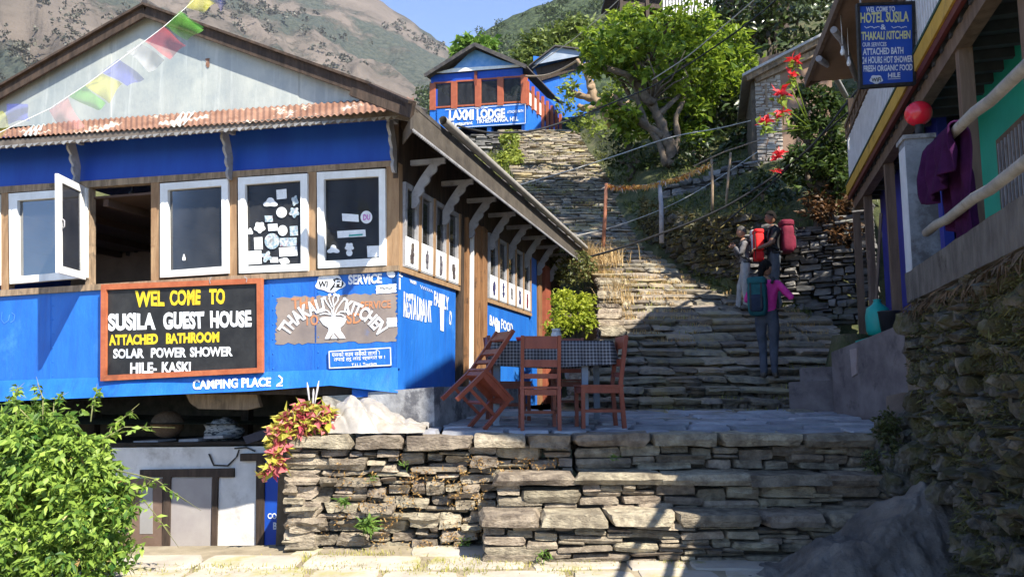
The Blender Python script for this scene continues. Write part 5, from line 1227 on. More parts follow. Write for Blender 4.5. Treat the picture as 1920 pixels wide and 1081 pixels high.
m = MB(); gc = at(1722, 213, 7.1); 
lg = thing('globe_lamp', 'round red globe lamp on a short neck topping the grey pillar', 'lamp', (gc.x, gc.y, pt))
m = MB(); m.lathe((gc.x, gc.y, pt + .035), [(0, 0), (.05, 0), (.05, .02), (.038, .03), (.038, gc.z - pt - .12), (.05, gc.z - pt - .11), (0, gc.z - pt - .1)], 16); part('neck', m, [LETB], lg)
RG = mat('red glass globe', (.60, .012, .03), (.66, .02, .045), 2, .22, spec=.6); m = MB(); m.ell(gc, (.122, .122, .118), 32, 20); part('globe', m, [RG], lg)
# pipes
PIPE = mat('weathered pipe', (.20, .19, .175), (.34, .325, .30), 5, .7, .3, 20, c3=(.16, .13, .10), s3=5)
pl2 = PA(1.47)
for n_, (a, b, r) in enumerate((((1737, 293), (1960, 95), .037), ((1737, 436), (1960, 280), .036))):
    m = MB(); p, q = pl2.on(*a), pl2.on(*b); q = p + (q - p) * 1.05; m.tube([p + (q - p) * (k / 8) + Z * .01 * math.sin(k * 2.1) for k in range(9)], r, 14)
    tag(m.build('rail_pipe', [PIPE]), ('upper metal rail pipe holding the purple towel', 'lower metal rail pipe running above the concrete slab')[n_], 'rail pipe')
# towel over the upper pipe
pp = [pl2.on(1737, 293), pl2.on(1960, 95)]; dd = (pp[1] - pp[0]); 
def towel(u, v):
    s_ = lerp(.12, .62, u) ; base = pp[0] + dd * s_ * .62
    L1, L2 = .62 - .10 * u, 0.72 
    w = .034 * math.sin(u * 17 + v * 3 + 1.5 * math.sin(v * 5)) + .02 * math.sin(u * 37 + 1 + v * 4) + .02 * fbm(u * 7, v * 5)
    t = (v - .42) * 2
    if t < 0: k = -t; d_ = -1; ln = L1 * (1 + .10 * math.sin(u * 5)) 
    else: k = t; d_ = 1; ln = L2 * (1 - .12 * math.cos(u * 4))
    drop = max(0, k * ln - .05); over = .055 + w * min(1, k * 2) + .03 * k
    off = NH * (d_ * min(1, k * 6) * over); pull = dd.normalized() * (-.06 * (u - .5) * drop * 2)
    return base + off + Z * (.052 - drop - .03 * (1 - min(1, k * 6)) * 0) + pull
m = MB(); m.grid(towel, 60, 50); o = tag(m.build('towel', [mat('purple towel', (.032, .006, .036), (.055, .011, .058), 8, .95, .8, 120, spec=.1)]), 'purple towel draped over the upper rail pipe', 'towel')
sol = o.modifiers.new('thickness', 'SOLIDIFY'); sol.thickness = .012
# mossy retaining wall below the slab
m = MB(); L_ = ck
def bulge(c, z): return .16 * fbm(c * .9, z * 1.1, 2) + .10 * max(0, 1.2 - z)
rs = random.Random(77)
for i, (a, b, c, d) in enumerate(courses(L_, 2.36, .06, .155, .08, .27, 78, .3)):
    if rs.random() < .10 or b < CW: continue
    cc, cz = (a + b) / 2, (c + d) / 2; j = rs.uniform(-.11, .05); p = G(1.48 - bulge(cc, cz) + .12 + j * -1, cc, cz - .05)
    tl = rs.uniform(-.25, .25); x = UH * math.cos(tl) + Z * math.sin(tl); z_ = Z * math.cos(tl) - UH * math.sin(tl)
    m.stone(p, x, NH, z_, (b - a) / 2 * rs.uniform(.8, 1.02), .18, (d - c) / 2 * rs.uniform(.8, 1.02), 9000 + i, .34, 5, q=.05)
m.grid(lambda u, v: G(1.50 - bulge(lerp(CW, L_, u), v * 2.4) + .10 + .05 * fbm(u * 18, v * 10), lerp(CW, L_, u), -.1 + v * 2.42), 90, 40, 1)
m.grid(lambda u, v: G(1.50 - bulge(CW, v * 2.4) + .10 + u * 1.9, CW + .04 * fbm(u * 9, v * 9, 3), -.1 + v * 2.42), 30, 30, 1)
for i in range(90): m.stone(G(1.45 + .2 * (i // 10) + rs.uniform(0, .1), CW, .08 + (i % 10) * .23), NH, UH, Z, rs.uniform(.08, .13), .1, rs.uniform(.07, .12), 9600 + i, .3, 5, q=.07)
m.grid(lambda u, v: G(1.50 - bulge(L_, v * 2.4) + .10 + u * 1.2 + .05 * fbm(u * 8, v * 10), L_ - .03 + .04 * fbm(u * 9, v * 9, 3), -.1 + v * 2.4), 30, 40, 1)
for i in range(30):
    z_ = .05 + (i % 10) * .23; m.stone(G(1.45 + .28 * (i // 10) + rs.uniform(0, .1), L_ - .02, z_), NH, UH, Z, .15, .12, .10, 9700 + i, .3, 4, q=.07)
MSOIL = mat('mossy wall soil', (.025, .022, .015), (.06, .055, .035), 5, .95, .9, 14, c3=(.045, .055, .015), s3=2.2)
tag(m.build('mossy_wall', [STONE_M, MSOIL]), 'tall crumbling mossy stone wall under the concrete slab at right', 'stone wall')
rsn = np.random.default_rng(21); P = []
while len(P) < 9500:
    c, z = rsn.uniform(CW, ck), rsn.uniform(.1, 2.28)
    if fbm(c * 1.5, z * 1.7, 9) + .16 * (z - .9) < -.02 + .10 * rsn.random(): continue
    p = G(1.46 - bulge(c, z) + rsn.uniform(-.05, .10), c, z); P.append(tuple(p))
P = np.array(P); m = MB(); leaves(m, P[:5600], .035, .012, .5, seed=31, face=(-.7, -.3, 0)); leaves(m, P[5600:], .07, .008, .7, seed=32, face=(-.7, -.3, -.2))
tag(m.build('wall_moss', [leafmat('moss and fern', (.022, .027, .009), (.12, .122, .036), .2)]), 'moss and small ferns growing all over the crumbling wall', 'moss', kind='stuff')
m = MB(); P = np.array([tuple(G(1.44 - bulge(c, 2.2) - .02, c, 2.27 + .03 * rsn.random())) for c in rsn.uniform(CW, ck, 300)]); leaves(m, P, .16, .012, 1.2, seed=33, face=(-.4, 0, -.8))
tag(m.build('hanging_roots', [mat('dead roots', (.06, .04, .025), (.13, .09, .06), 6, .9)]), 'dead roots and dry stems hanging under the concrete slab', 'roots', kind='stuff')
# rubble where the wall meets the steps
m = MB(); rs = random.Random(31)
for i, (px, py, Y, s_) in enumerate(((1668, 800, 7.75, .13), (1690, 828, 7.6, .15), (1650, 838, 7.65, .1), (1672, 868, 7.5, .13), (1645, 870, 7.6, .09), (1700, 790, 7.7, .14), (1660, 905, 7.45, .1), (1700, 870, 7.3, .16), (1720, 830, 7.4, .15), (1690, 910, 7.2, .15))):
    m.stone(at(px, py, Y), (math.cos(i), math.sin(i) * .2, .1), (0, 1, 0), (0, 0, 1), s_, s_, s_ * .7, 9800 + i, .35, 4, q=.06)
tag(m.build('wall_rubble', [STONE_M]), 'heap of small mossy rubble where the front steps meet the right wall', 'rubble', kind='stuff')
m = MB(); P = np.concatenate([blobpts(at(px, py, Y), (.13, .1, .12), 160, 40 + i, .3) for i, (px, py, Y) in enumerate(((1665, 815, 7.55), (1640, 865, 7.5), (1690, 850, 7.35), (1665, 790, 7.6)))]); leaves(m, P, .06, .025, .4, seed=35, face=(-.3, -.6, 0))
tag(m.build('rubble_plants', [leafmat('rubble plants', (.02, .03, .010), (.085, .095, .03), .2)]), 'small dark plants and moss covering the rubble heap', 'plants', kind='stuff')
# concrete kerb block at the end of the plinth
m = MB(); q = [at(1660, 815, 8.0), at(1694, 815, 8.0), at(1694, 735, 8.0), at(1662, 742, 8.0)]; m.prism(q, Vector((.5, .35, 0))); tag(m.build('kerb_block', [PLM]), 'upright plastered block between the terrace floor and the mossy wall', 'block')
# boulder
def bould(q): 
    return 1 + .26 * fbm(q.x * 1.5 + 3, q.y * 1.5, q.z * 1.5) + .09 * fbm(q.x * 5, q.y * 5, q.z * 5) + .04 * fbm(q.x * 14, q.y * 14, q.z * 14)
m = MB()
def bsurf(u, v):
    # u along -N..N, ridge falling to the left
    x = lerp(-1.0, .62, u); y = lerp(-.75, .7, v)
    top = interp(x, [-1.0, -.75, -.3, .1, .35, .5, .62], [-.05, .10, .33, .60, .78, .72, .3])
    s_ = max(0, 1 - abs(y - .05) ** 2.4 / .42); edge = max(0, top) * s_
    h = edge + .14 * fbm(x * 1.5, y * 1.5, 5) + .10 * abs(fbm(x * 2.6 + y, y * 2.2, 2)) + .05 * abs(fbm(x * 6, y * 6, 1)) + .03 * fbm(x * 13, y * 13) - .05
    vd = mnoise.voronoi(Vector((x * 2.6 + .4 * y, y * 2.2, 1)))[0]; v2 = mnoise.voronoi(Vector((x * 7, y * 6, 3)))[0]
    h += s_ * (.16 * (vd[0] - .35) + .05 * (v2[0] - .3))
    return Vector((2.95 + x, 6.35 + y + .15 * fbm(x * 3, y * 3, 8), h - (.15 if s_ == 0 else 0)))
m.grid(bsurf, 110, 90)
tag(m.build('boulder', [mat('grey blue boulder', (.05, .043, .038), (.15, .135, .12), 2.5, .7, .9, 9, spec=.5, c3=(.30, .30, .32), s3=1.8, m3=(.56, .70), bdist=.05)]), 'big dark grey boulder at the foot of the mossy wall', 'boulder')
# blue hotel sign hanging from the balcony
PH = Plane((0, 7.7, 0), (-.05, -1, 0)); hs = thing('hotel_sign', 'blue hotel sign with yellow and white lettering hung from the balcony rail', 'sign board', tuple(PH.on(1662, 160)))
m = MB(); ring(m, [(1607, 6), (1716, 2), (1718, 158), (1613, 165)], [(1612, 10), (1711, 7), (1713, 153), (1618, 159)], .05, .02, PH); part('frame', m, [LETB], hs)
m = MB(); m.prism([PH.on(x, y) for x, y in ((1612, 10), (1711, 7), (1713, 153), (1618, 159))], -PH.n * .03); part('board', m, [mat('sign blue paint', (.012, .06, .36), (.018, .08, .42), 3, .45)], hs)
LS = mat('pale blue white lettering', (.50, .58, .70), (.62, .66, .74), 10, .6); LSY = mat('pale yellow lettering', (.52, .55, .28), (.60, .60, .30), 10, .6)
p7 = lambda x, y: PH.on(x, y, .006)
for tx, q, mm, b in (('WEL COME TO', (1624, 13, 1678, 23, -1), LS, .03), ('HOTEL SUSILA', (1613, 24, 1704, 44, -3), LSY, .03), ('&', (1651, 46, 1661, 56, 0), LS, .02), ('THAKALI KITCHEN', (1615, 60, 1707, 76, -3), LSY, .03),
    ('OUR SERVICES', (1617, 80, 1662, 88, -1), LS, .02), ('ATTACHED BATH', (1618, 91, 1694, 104, -3), LS, .03), ('24 HOURS HOT SHOWER', (1617, 107, 1711, 120, -3), LS, .03), ('FRESH ORGANIC FOOD', (1619, 123, 1711, 135, -3), LS, .03), ('HILE', (1665, 137, 1688, 146, -1), LS, .03)):
    s = MB(); x0, y0, x1, y1, k = q; letters(s, tx, [(x0, y0), (x1, y0 + k), (x1, y1 + k), (x0, y1)], p7, b); part('lettering', s, [mm], hs)
s = MB(); blob(s, (1643, 149), 12, 8, p7, 0, 30, 5, .1); part('wifi_cloud', s, [LS], hs); s = MB(); letters(s, 'WiFi', [(1634, 146), (1652, 145), (1652, 153), (1634, 154)], lambda x, y: PH.on(x, y, .009), .03); part('wifi_letters', s, [LETB], hs)
s = MB()
for x0 in (1621, 1672):
    for k in range(4): stroke(s, [(x0 + k * 7, 50 + (k % 2) * 2), (x0 + 4 + k * 7, 53 - (k % 2) * 3), (x0 + 7 + k * 7, 51)], 1.3, p7)
stroke(s, [(1665, 148.5), (1688, 147.5)], 1, p7); part('flourish', s, [LS], hs)
m = MB(); m.bar(PH.on(1614, 10), PH.on(1608, -40), .012, .012, (1, 0, 0)); m.bar(PH.on(1709, 8), PH.on(1709, -40), .012, .012, (1, 0, 0)); m.bar(PH.on(1716, 60), PH.on(1716, 60) + Vector((.5, 0, 0)), .02, .02); part('hanger', m, [GREYW], hs)
# ------------------------------------------------------------------ chairs and table on the terrace
ch = thing('wooden_chair', 'red brown wooden chair with its slatted back to the camera, in front of the table', 'chair', (0, 0, 0), 'red brown chairs around the terrace table')
def cpart(name, fn):
    m = MB(); fn(m); return part(name, m, [RED_W], ch)
for sx in (-1, 1):
    cpart('rear_leg', lambda m: (m.bar((sx * .19, -.235, 0), (sx * .19, -.20, .45), .038, .045, (0, 1, 0)), m.bar((sx * .19, -.20, .45), (sx * .19, -.27, .97), .036, .042, (0, 1, 0))))
    cpart('front_leg', lambda m: m.bar((sx * .185, .20, 0), (sx * .185, .20, .43), .04, .04, (0, 1, 0)))
    cpart('side_rail', lambda m: (m.bar((sx * .187, -.18, .395), (sx * .187, .18, .395), .028, .06), m.bar((sx * .187, -.20, .18), (sx * .187, .18, .18), .022, .03)))
cpart('seat', lambda m: m.box((0, 0, .438), (.215, 0, 0), (0, .23, 0), (0, 0, .012)))
cpart('seat_rail', lambda m: (m.bar((-.165, -.205, .39), (.165, -.205, .39), .028, .06), m.bar((-.165, .20, .39), (.165, .20, .39), .028, .06)))
cpart('stretcher', lambda m: m.bar((-.165, .0, .18), (.165, .0, .18), .022, .03))
cpart('top_rail', lambda m: m.bar((-.17, -.258, .90), (.17, -.258, .90), .026, .13))
cpart('back_rail', lambda m: m.bar((-.17, -.232, .685), (.17, -.232, .685), .026, .075))
cpart('back_rail', lambda m: m.bar((-.17, -.217, .555), (.17, -.217, .555), .022, .05))
p = at(1012, 800, 8.02); ch.location = (p.x, p.y + .22, pz(p.y) + .0); ch.rotation_euler = (0, 0, R(3))
GRP = 'red brown chairs around the terrace table'
p = at(1122, 795, 8.35); c2 = dup(ch, (p.x, p.y, pz(p.y)), (0, 0, R(96)), 'red brown wooden chair seen from its side, at the right end of the table')
# tilted chair: facing right, tipped forward onto the table
Rm = Matrix.Rotation(R(-62), 4, 'Z') @ Matrix.Rotation(R(-44), 4, 'X')
lowest = min((Rm @ Vector((sx * .2, y, 0))).z for sx in (-1, 1) for y in (.18, .22)); ft = Rm @ Vector((.185, .20, 0))
p = at(908, 803, 8.05); c3 = dup(ch, (p.x - ft.x, p.y - ft.y, pz(p.y) - lowest), Rm.to_euler(), 'red brown wooden chair tipped forward onto the table, rear legs in the air')
p = at(955, 790, 9.1); c4 = dup(ch, (p.x, p.y, pz(p.y)), (0, 0, R(-82)), 'red brown chair tucked behind the tipped chair at the left end of the table')
p = at(1065, 785, 9.6); c5 = dup(ch, (p.x, p.y, pz(p.y)), (0, 0, R(176)), 'red brown chair on the far side of the table, mostly hidden by the cloth')
TX0, TX1, TY0, TY1 = XE(932, 8.5), XE(1138, 8.6), 8.48, 9.28; TZ = 2.03
tb = thing('table', 'grey blue legged terrace table under a dark checked cloth', 'table', ((TX0 + TX1) / 2, 8.9, 1.13))
TG = mat('grey blue table paint', (.16, .19, .24), (.24, .28, .34), 4, .6, .2, 14)
for x, y in ((XE(931, 8.5), 8.52), (XE(1096, 8.5), 8.52), (XE(931, 8.5), 9.2), (XE(1130, 8.5), 9.2)):
    m = MB(); m.box((x, y, (pz(y) + TZ - .02) / 2), (.034, 0, 0), (0, .034, 0), (0, 0, (TZ - .02 - pz(y)) / 2)); part('leg', m, [TG], tb)
m = MB(); m.box(((TX0 + TX1) / 2, 8.88, TZ - .02), ((TX1 - TX0) / 2, 0, 0), (0, .4, 0), (0, 0, .016)); part('tabletop', m, [TG], tb)
m = MB(); m.box(((XE(931, 8.5) + XE(1096, 8.5)) / 2, 8.52, pz(8.5) + .13), ((XE(1096, 8.5) - XE(931, 8.5)) / 2 - .036, 0, 0), (0, .018, 0), (0, 0, .025))
m.box(((XE(931, 8.5) + XE(1096, 8.5)) / 2, 8.52, TZ - .10), ((XE(1096, 8.5) - XE(931, 8.5)) / 2 - .036, 0, 0), (0, .012, 0), (0, 0, .05)); part('stretcher', m, [TG], tb)
CLm, t_, N_, L_, P_ = _mat('checked cloth'); tc = N_.new('ShaderNodeTexCoord')
sp = N_.new('ShaderNodeSeparateXYZ'); L_.new(tc.outputs['UV'], sp.inputs[0])
def stripe(o):
    w = N_.new('ShaderNodeMath'); w.operation = 'FRACT'; k = N_.new('ShaderNodeMath'); k.operation = 'MULTIPLY'; k.inputs[1].default_value = 1 / .036
    L_.new(o, k.inputs[0]); L_.new(k.outputs[0], w.inputs[0]); g = N_.new('ShaderNodeMath'); g.operation = 'GREATER_THAN'; g.inputs[1].default_value = .62; L_.new(w.outputs[0], g.inputs[0]); return g.outputs[0]
ad = N_.new('ShaderNodeMath'); ad.operation = 'ADD'; L_.new(stripe(sp.outputs[0]), ad.inputs[0]); L_.new(stripe(sp.outputs[1]), ad.inputs[1])
hf = N_.new('ShaderNodeMath'); hf.operation = 'MULTIPLY'; hf.inputs[1].default_value = .5; L_.new(ad.outputs[0], hf.inputs[0])
rp = N_.new('ShaderNodeValToRGB'); rp.color_ramp.elements[0].color = (.022, .023, .028, 1); rp.color_ramp.elements[1].color = (.24, .24, .26, 1); L_.new(hf.outputs[0], rp.inputs[0]); L_.new(rp.outputs[0], P_.inputs['Base Color']); P_.inputs['Roughness'].default_value = .85
# cloth: rounded rectangle top, pleated skirt
m = MB(); per = []; hx, hy = (TX1 - TX0) / 2 + .03, (TY1 - TY0) / 2 + .03; cxT, cyT = (TX0 + TX1) / 2, (TY0 + TY1) / 2
NP = 260; tot = 4 * (hx + hy); uvs = []
for i in range(NP):
    s_ = tot * i / NP; 
    if s_ < 2 * hx: q = (-hx + s_, -hy, 0, -1)
    elif s_ < 2 * hx + 2 * hy: q = (hx, -hy + s_ - 2 * hx, 1, 0)
    elif s_ < 4 * hx + 2 * hy: q = (hx - (s_ - 2 * hx - 2 * hy), hy, 0, 1)
    else: q = (-hx, hy - (s_ - 4 * hx - 2 * hy), -1, 0)
    per.append((q, s_))
rows = 9; vs = []
for j in range(rows):
    k = j / (rows - 1)
    for (x, y, ox, oy), s_ in per:
        ln = .27 + .02 * math.sin(s_ * 3); am = .028 * k ** .7 * math.sin(s_ * 31 + 1.2 * math.sin(s_ * 5)); fl = .02 + .05 * k + am
        vs.append((cxT + x + ox * fl, cyT + y + oy * fl, TZ + .012 - ln * k)); uvs.append((s_, k * ln))
fs = [(j * NP + i, j * NP + (i + 1) % NP, (j + 1) * NP + (i + 1) % NP, (j + 1) * NP + i) for j in range(rows - 1) for i in range(NP)]
vs += [(cxT, cyT, TZ + .014)]; uvs.append((0, 0)); fs += [(len(vs) - 1, (i + 1) % NP, i) for i in range(NP)]
m.add(vs, fs, 0, True); o = m.build('tablecloth', [CLm]); tag(o, 'dark checked pleated tablecloth hanging over the terrace table', 'tablecloth')
uv = o.data.uv_layers.new(name='uv')
for lp_ in o.data.loops: uv.data[lp_.index].uv = uvs[lp_.vertex_index]
# small things on the table
def vessel(name, px, Y, prof, mm, label, cat):
    c = at(px, 640, Y); m = MB(); m.lathe((c.x, c.y, TZ + .018), prof, 16); tag(m.build(name, [mm]), label, cat)
vessel('red_dish', 978, 8.75, [(0, 0), (.05, 0), (.07, .05), (.06, .05), (.04, .01)], mat('red plastic', (.5, .02, .03), None, 4, .4), 'small red dish on the left of the checked tablecloth', 'dish')
vessel('glass_jar', 1043, 8.95, [(0, 0), (.055, 0), (.06, .02), (.06, .10), (.045, .13), (.05, .135), (.05, .16), (0, .16)], mat('pale jar', (.45, .42, .40), (.6, .58, .55), 10, .3), 'pale jar with a lid on the checked tablecloth', 'jar')
# ------------------------------------------------------------------ white tarpaulin over a pile
def tarp(u, v):
    a = at(lerp(618, 800, u), 812, 8.0); x = a.x; y = lerp(7.78, 8.5, v)
    pr = interp(u, [0, .05, .18, .35, .6, .85, 1], [.02, .26, .34, .31, .18, .05, 0.0])
    s_ = 1 - abs(2 * v - 1) ** 2.6; n = .075 * abs(fbm(u * 4 + v * 2.5, v * 3 - u * 2, 1)) + .05 * abs(math.sin(u * 11 + v * 7 + 2 * math.sin(v * 4 + u * 3))) * (.35 + u) + .02 * fbm(u * 14, v * 12)
    a_ = abs(math.sin(u * 9 + v * 5 + 1.6 * math.sin(v * 3.1 + u * 2))); b2 = abs(math.sin(u * 4.3 - v * 9 + 1.1 * math.sin(u * 7)))
    n -= (.07 * (1 - a_) ** 4 + .05 * (1 - b2) ** 4) * min(1, pr * 6)
    return Vector((x, y + .02 * math.sin(u * 14), 1.09 + max(0, pr * s_) + n * (s_ * .8 + .1)))
m = MB(); m.grid(tarp, 130, 80); o = tag(m.build('tarpaulin', [mat('dusty white plastic', (.24, .22, .20), (.34, .315, .28), 4, .35, .2, 14, spec=.6, c3=(.22, .18, .13), s3=2.5)]), 'dusty white plastic sheet bunched over a heap on the terrace wall', 'tarpaulin')
# ------------------------------------------------------------------ coleus plant
CRED = leafmat('coleus leaf', (.36, .03, .07), (.70, .24, .24), .35); CEDGE = leafmat('coleus yellow edge', (.34, .36, .04), (.60, .52, .12), .35)
co = thing('coleus_plant', 'pink red coleus with yellow edged leaves at the corner of the terrace wall', 'plant', tuple(at(570, 812, 7.85)))
P = np.concatenate([blobpts(at(px, py, Y), (r, r * .8, r), n, 70 + i, .5) for i, (px, py, Y, r, n) in enumerate(((572, 782, 7.85, .14, 120), (548, 792, 7.8, .11, 80), (600, 788, 7.8, .11, 80), (562, 802, 7.75, .12, 80), (608, 775, 7.9, .07, 40), (520, 840, 7.62, .06, 40), (516, 870, 7.6, .05, 36), (524, 815, 7.65, .08, 50), (505, 888, 7.6, .05, 16)))])
m = MB(); leaves(m, P, .095, .06, .25, seed=41, face=(-.1, -.7, .2)); part('leaves', m, [CRED], co)
m = MB(); P2 = P + np.array([0, .012, -.004]); leaves(m, P2, .115, .068, .25, seed=42, face=(-.1, -.7, .2)); part('pale_leaves', m, [CEDGE], co)
m = MB()
for a, b in (((570, 812), (572, 760)), ((570, 812), (548, 770)), ((575, 812), (602, 770)), ((540, 815), (515, 890)), ((520, 860), (485, 882))): m.tube([at(*a, 7.8), at((a[0] + b[0]) / 2 - 3, (a[1] + b[1]) / 2, 7.75), at(*b, 7.7)], .006, 5)
part('stems', m, [WOOD], co)
m = MB()
for a, b in (((582, 768), (576, 716)), ((588, 768), (598, 713)), ((586, 770), (588, 728))):
    q0, q1 = at(*a, 7.85), at(*b, 7.85); m.tube([q0, lerp(q0, q1, .4), lerp(q0, q1, .8), q1], [.004, .009, .012, .003], 6)
part('flower_spikes', m, [mat('pale flower spike', (.35, .33, .36), (.48, .45, .46), 20, .8)], co)
# ------------------------------------------------------------------ vine bush in the left foreground
VINE = leafmat('vine leaf', (.03, .095, .012), (.30, .42, .07), .35)
vb = thing('vine_bush', 'large sunlit green leafy bush in the left foreground', 'bush', tuple(at(100, 1080, 6.2)))
C = [(60, 900, 6.3, 150), (115, 870, 6.4, 100), (40, 845, 6.5, 85), (150, 930, 6.3, 90), (100, 1000, 6.1, 150), (-40, 900, 6.3, 130), (160, 1000, 6.2, 50), (135, 1040, 6.1, 80), (60, 800, 6.6, 40), (172, 880, 6.5, 38), (-40, 1040, 6.0, 140)]
P = []
for i, (px, py, Y, r) in enumerate(C):
    rr = r / F * Y; P.append(clumps(at(px, py, Y), (rr, rr * .75, rr), int(r * .95), 20, .08, 500 + i, .62))
P = np.concatenate(P); P = P[P[:, 2] > -.5]
m = MB(); leaves(m, P, .078, .032, .85, seed=51, face=(.1, -.75, .1)); part('foliage', m, [VINE], vb)
sh = []; rs = random.Random(6); m = MB()
for (x0, y0, x1, y1) in ((200, 900, 320, 1000), (190, 850, 250, 770), (170, 790, 185, 730), (80, 790, 70, 718), (60, 790, 10, 745), (215, 880, 350, 940), (180, 830, 300, 800), (100, 780, 120, 735), (225, 940, 285, 905), (30, 790, 34, 722)):
    a, b = at(x0, y0, 6.35), at(x1, y1, 6.5); mid = (a + b) / 2 + Vector((rs.uniform(-.05, .05), 0, rs.uniform(0, .08))); m.tube([a, mid, b], [.006, .005, .002], 5)
    n = 10 if y1 < 800 else 5
    for k in range(n): t = .35 + .65 * k / n; sh.append(tuple(lerp(lerp(a, mid, t), lerp(mid, b, t), t)))
    q = b + (b - mid) * .3 + Vector((rs.uniform(-.06, .06), 0, rs.uniform(-.05, .05))); m.tube([lerp(mid, b, .5), q], [.004, .0015], 4)
for k in range(40):
    a = at(rs.uniform(0, 200), rs.uniform(820, 1060), 6.5); m.tube([Vector((a.x, 6.7, -.5)), a + Vector((0, .1, -.1)), a], [.012, .008, .004], 5)
part('stems', m, [mat('vine stem', (.12, .13, .05), (.22, .22, .09), 8, .8)], vb)
m = MB(); leaves(m, np.repeat(np.array(sh), 3, 0), .07, .028, .5, seed=52); part('shoot_leaves', m, [VINE], vb)
m = MB(); leaves(m, P[rsn.integers(0, len(P), 120)] + np.array([0, -.03, 0]), .08, .035, .8, seed=53); part('withered_leaves', m, [DRYG], vb)
# ------------------------------------------------------------------ trees
BARK = mat('pale lumpy bark', (.075, .058, .044), (.20, .155, .115), 5, .9, .9, 9, c3=(.10, .08, .06), s3=2.4)
BARK_D = mat('dark bark', (.05, .04, .03), (.12, .095, .07), 6, .95, .8, 12)
def limb(m, pts, r0, r1):
    n = len(pts); pts = [Vector(p) for p in pts]; out = []; rad = []
    for i in range(n - 1):
        for k in range(4):
            t = k / 4; out.append(lerp(pts[i], pts[i + 1], t) + Vector((fbm(i + t, r0 * 9, 1), fbm(i + t, 4, 2), 0)) * r0 * .5); rad.append(lerp(r0, r1, (i + t) / (n - 1)) * (1 + .18 * math.sin(i * 5 + k * 2.1)))
    out.append(pts[-1]); rad.append(r1); m.tube(out, rad, 9)
def px3(l, Y): return [at(x, y, Y + (q[0] if q else 0)) for x, y, *q in l]
tr = thing('pollarded_tree', 'pollarded tree with bright yellow green leaves and a lumpy forked trunk on the bank', 'tree', tuple(at(1258, 305, 22)))
m = MB(); Y0 = 22
for pts, a, b in (([(1262, 312), (1256, 275), (1246, 250), (1234, 215), (1222, 190)], .19, .12), ([(1250, 310), (1236, 270), (1215, 235), (1196, 190), (1190, 160)], .11, .05), ([(1262, 300), (1270, 260), (1268, 220), (1285, 180, .4), (1300, 140, .5)], .11, .05), ([(1246, 255), (1215, 240), (1185, 215), (1160, 190, -.3), (1150, 180, -.3)], .14, .07),
    ([(1222, 195), (1200, 165), (1175, 140, -.4), (1140, 128, -.5)], .14, .08), ([(1222, 192), (1228, 160), (1245, 135, .2), (1272, 110, .3)], .13, .06), ([(1226, 200), (1205, 185), (1195, 150), (1202, 120)], .12, .05), ([(1235, 215), (1262, 190), (1290, 160, .5)], .1, .05), ([(1220, 188), (1180, 180, .6), (1165, 150, .9)], .1, .05)):
    limb(m, px3(pts, Y0), a, b)
for (x, y) in ((1140, 128), (1160, 190), (1200, 150), (1222, 190), (1195, 122)): m.ell(at(x, y, Y0 - .2), (.15, .15, .12), 10, 7, fn=lambda q: 1 + .25 * fbm(q.x * 3, q.y * 3, q.z * 3))
part('trunk', m, [BARK], tr)
m = MB(); P = []
for i, (px, py, dY, r) in enumerate(((1180, 70, 0, 62), (1240, 55, .3, 60), (1290, 80, .5, 60), (1150, 100, -.3, 50), (1330, 120, .6, 50), (1210, 105, -.6, 55), (1265, 120, 0, 52), (1130, 75, .2, 36), (1360, 85, .8, 40), (1195, 40, .4, 40), (1110, 85, 0, 22), (1170, 225, -.2, 22), (1150, 195, -.2, 20), (1310, 40, .6, 36), (1275, 160, .3, 36), (1350, 150, .6, 46), (1320, 190, .8, 34), (1385, 120, .8, 36), (1165, 130, .5, 30), (1120, 120, 0, 30), (1185, 245, .5, 26), (1295, 215, .6, 34), (1245, 205, 1.0, 34), (1300, 255, .8, 28), (1205, 215, 1.0, 26))):
    rr = r / F * Y0; P.append(clumps(at(px, py, Y0 + dY), (rr, rr, rr * .85), int(r * .5), 18, .26, 700 + i, .55))
P = np.concatenate(P); k_ = len(P) // 3; pr_ = rsn.permutation(len(P)); leaves(m, P[pr_[:k_]], .30, .13, .4, seed=61, face=(0, -.2, .1)); leaves(m, P[pr_[k_:]], .20, .085, .35, seed=62, face=(0, -.2, .1)); part('crown', m, [leafmat('bright tree leaves', (.04, .10, .010), (.33, .43, .04), .45)], tr)
for k in range(26):
    a = rsn.uniform(0, 6.28); c_ = at(1215 + rsn.normal(0, 45), 140 + rsn.normal(0, 22), Y0 + rsn.normal(0, .5)); tw = c_ + Vector((math.cos(a) * .6, math.sin(a) * .4, rsn.uniform(.3, .9)))
    m = MB(); m.tube([at(1222, 190, Y0), lerp(at(1222, 190, Y0), c_, .6) + Vector((0, 0, .1)), c_, tw], [.035, .028, .02, .006], 5); part('branch', m, [BARK], tr)
t2 = thing('cut_tree', 'pale cut back tree stump with a few leaves beside the upper stairs', 'tree', tuple(at(1135, 230, 27)))
m = MB()
for pts, a, b in (([(1150, 235), (1130, 200), (1112, 185), (1108, 160), (1100, 120)], .22, .13), ([(1112, 185), (1080, 178), (1068, 172)], .14, .1), ([(1120, 200), (1095, 205), (1085, 198)], .13, .09), ([(1108, 150), (1090, 125), (1082, 112)], .1, .07), ([(1128, 200), (1150, 178)], .13, .08), ([(1140, 215), (1165, 205), (1180, 190)], .12, .06)): limb(m, px3(pts, 27), a, b)
for (x, y) in ((1108, 165), (1085, 178), (1098, 203), (1128, 195)): m.ell(at(x, y, 26.9), (.15, .13, .13), 10, 8, fn=lambda q: 1 + .3 * fbm(q.x * 3, q.y * 3, q.z * 3))
part('trunk', m, [mat('sunlit pale bark', (.17, .115, .07), (.32, .23, .15), 5, .9, .8, 9)], t2)
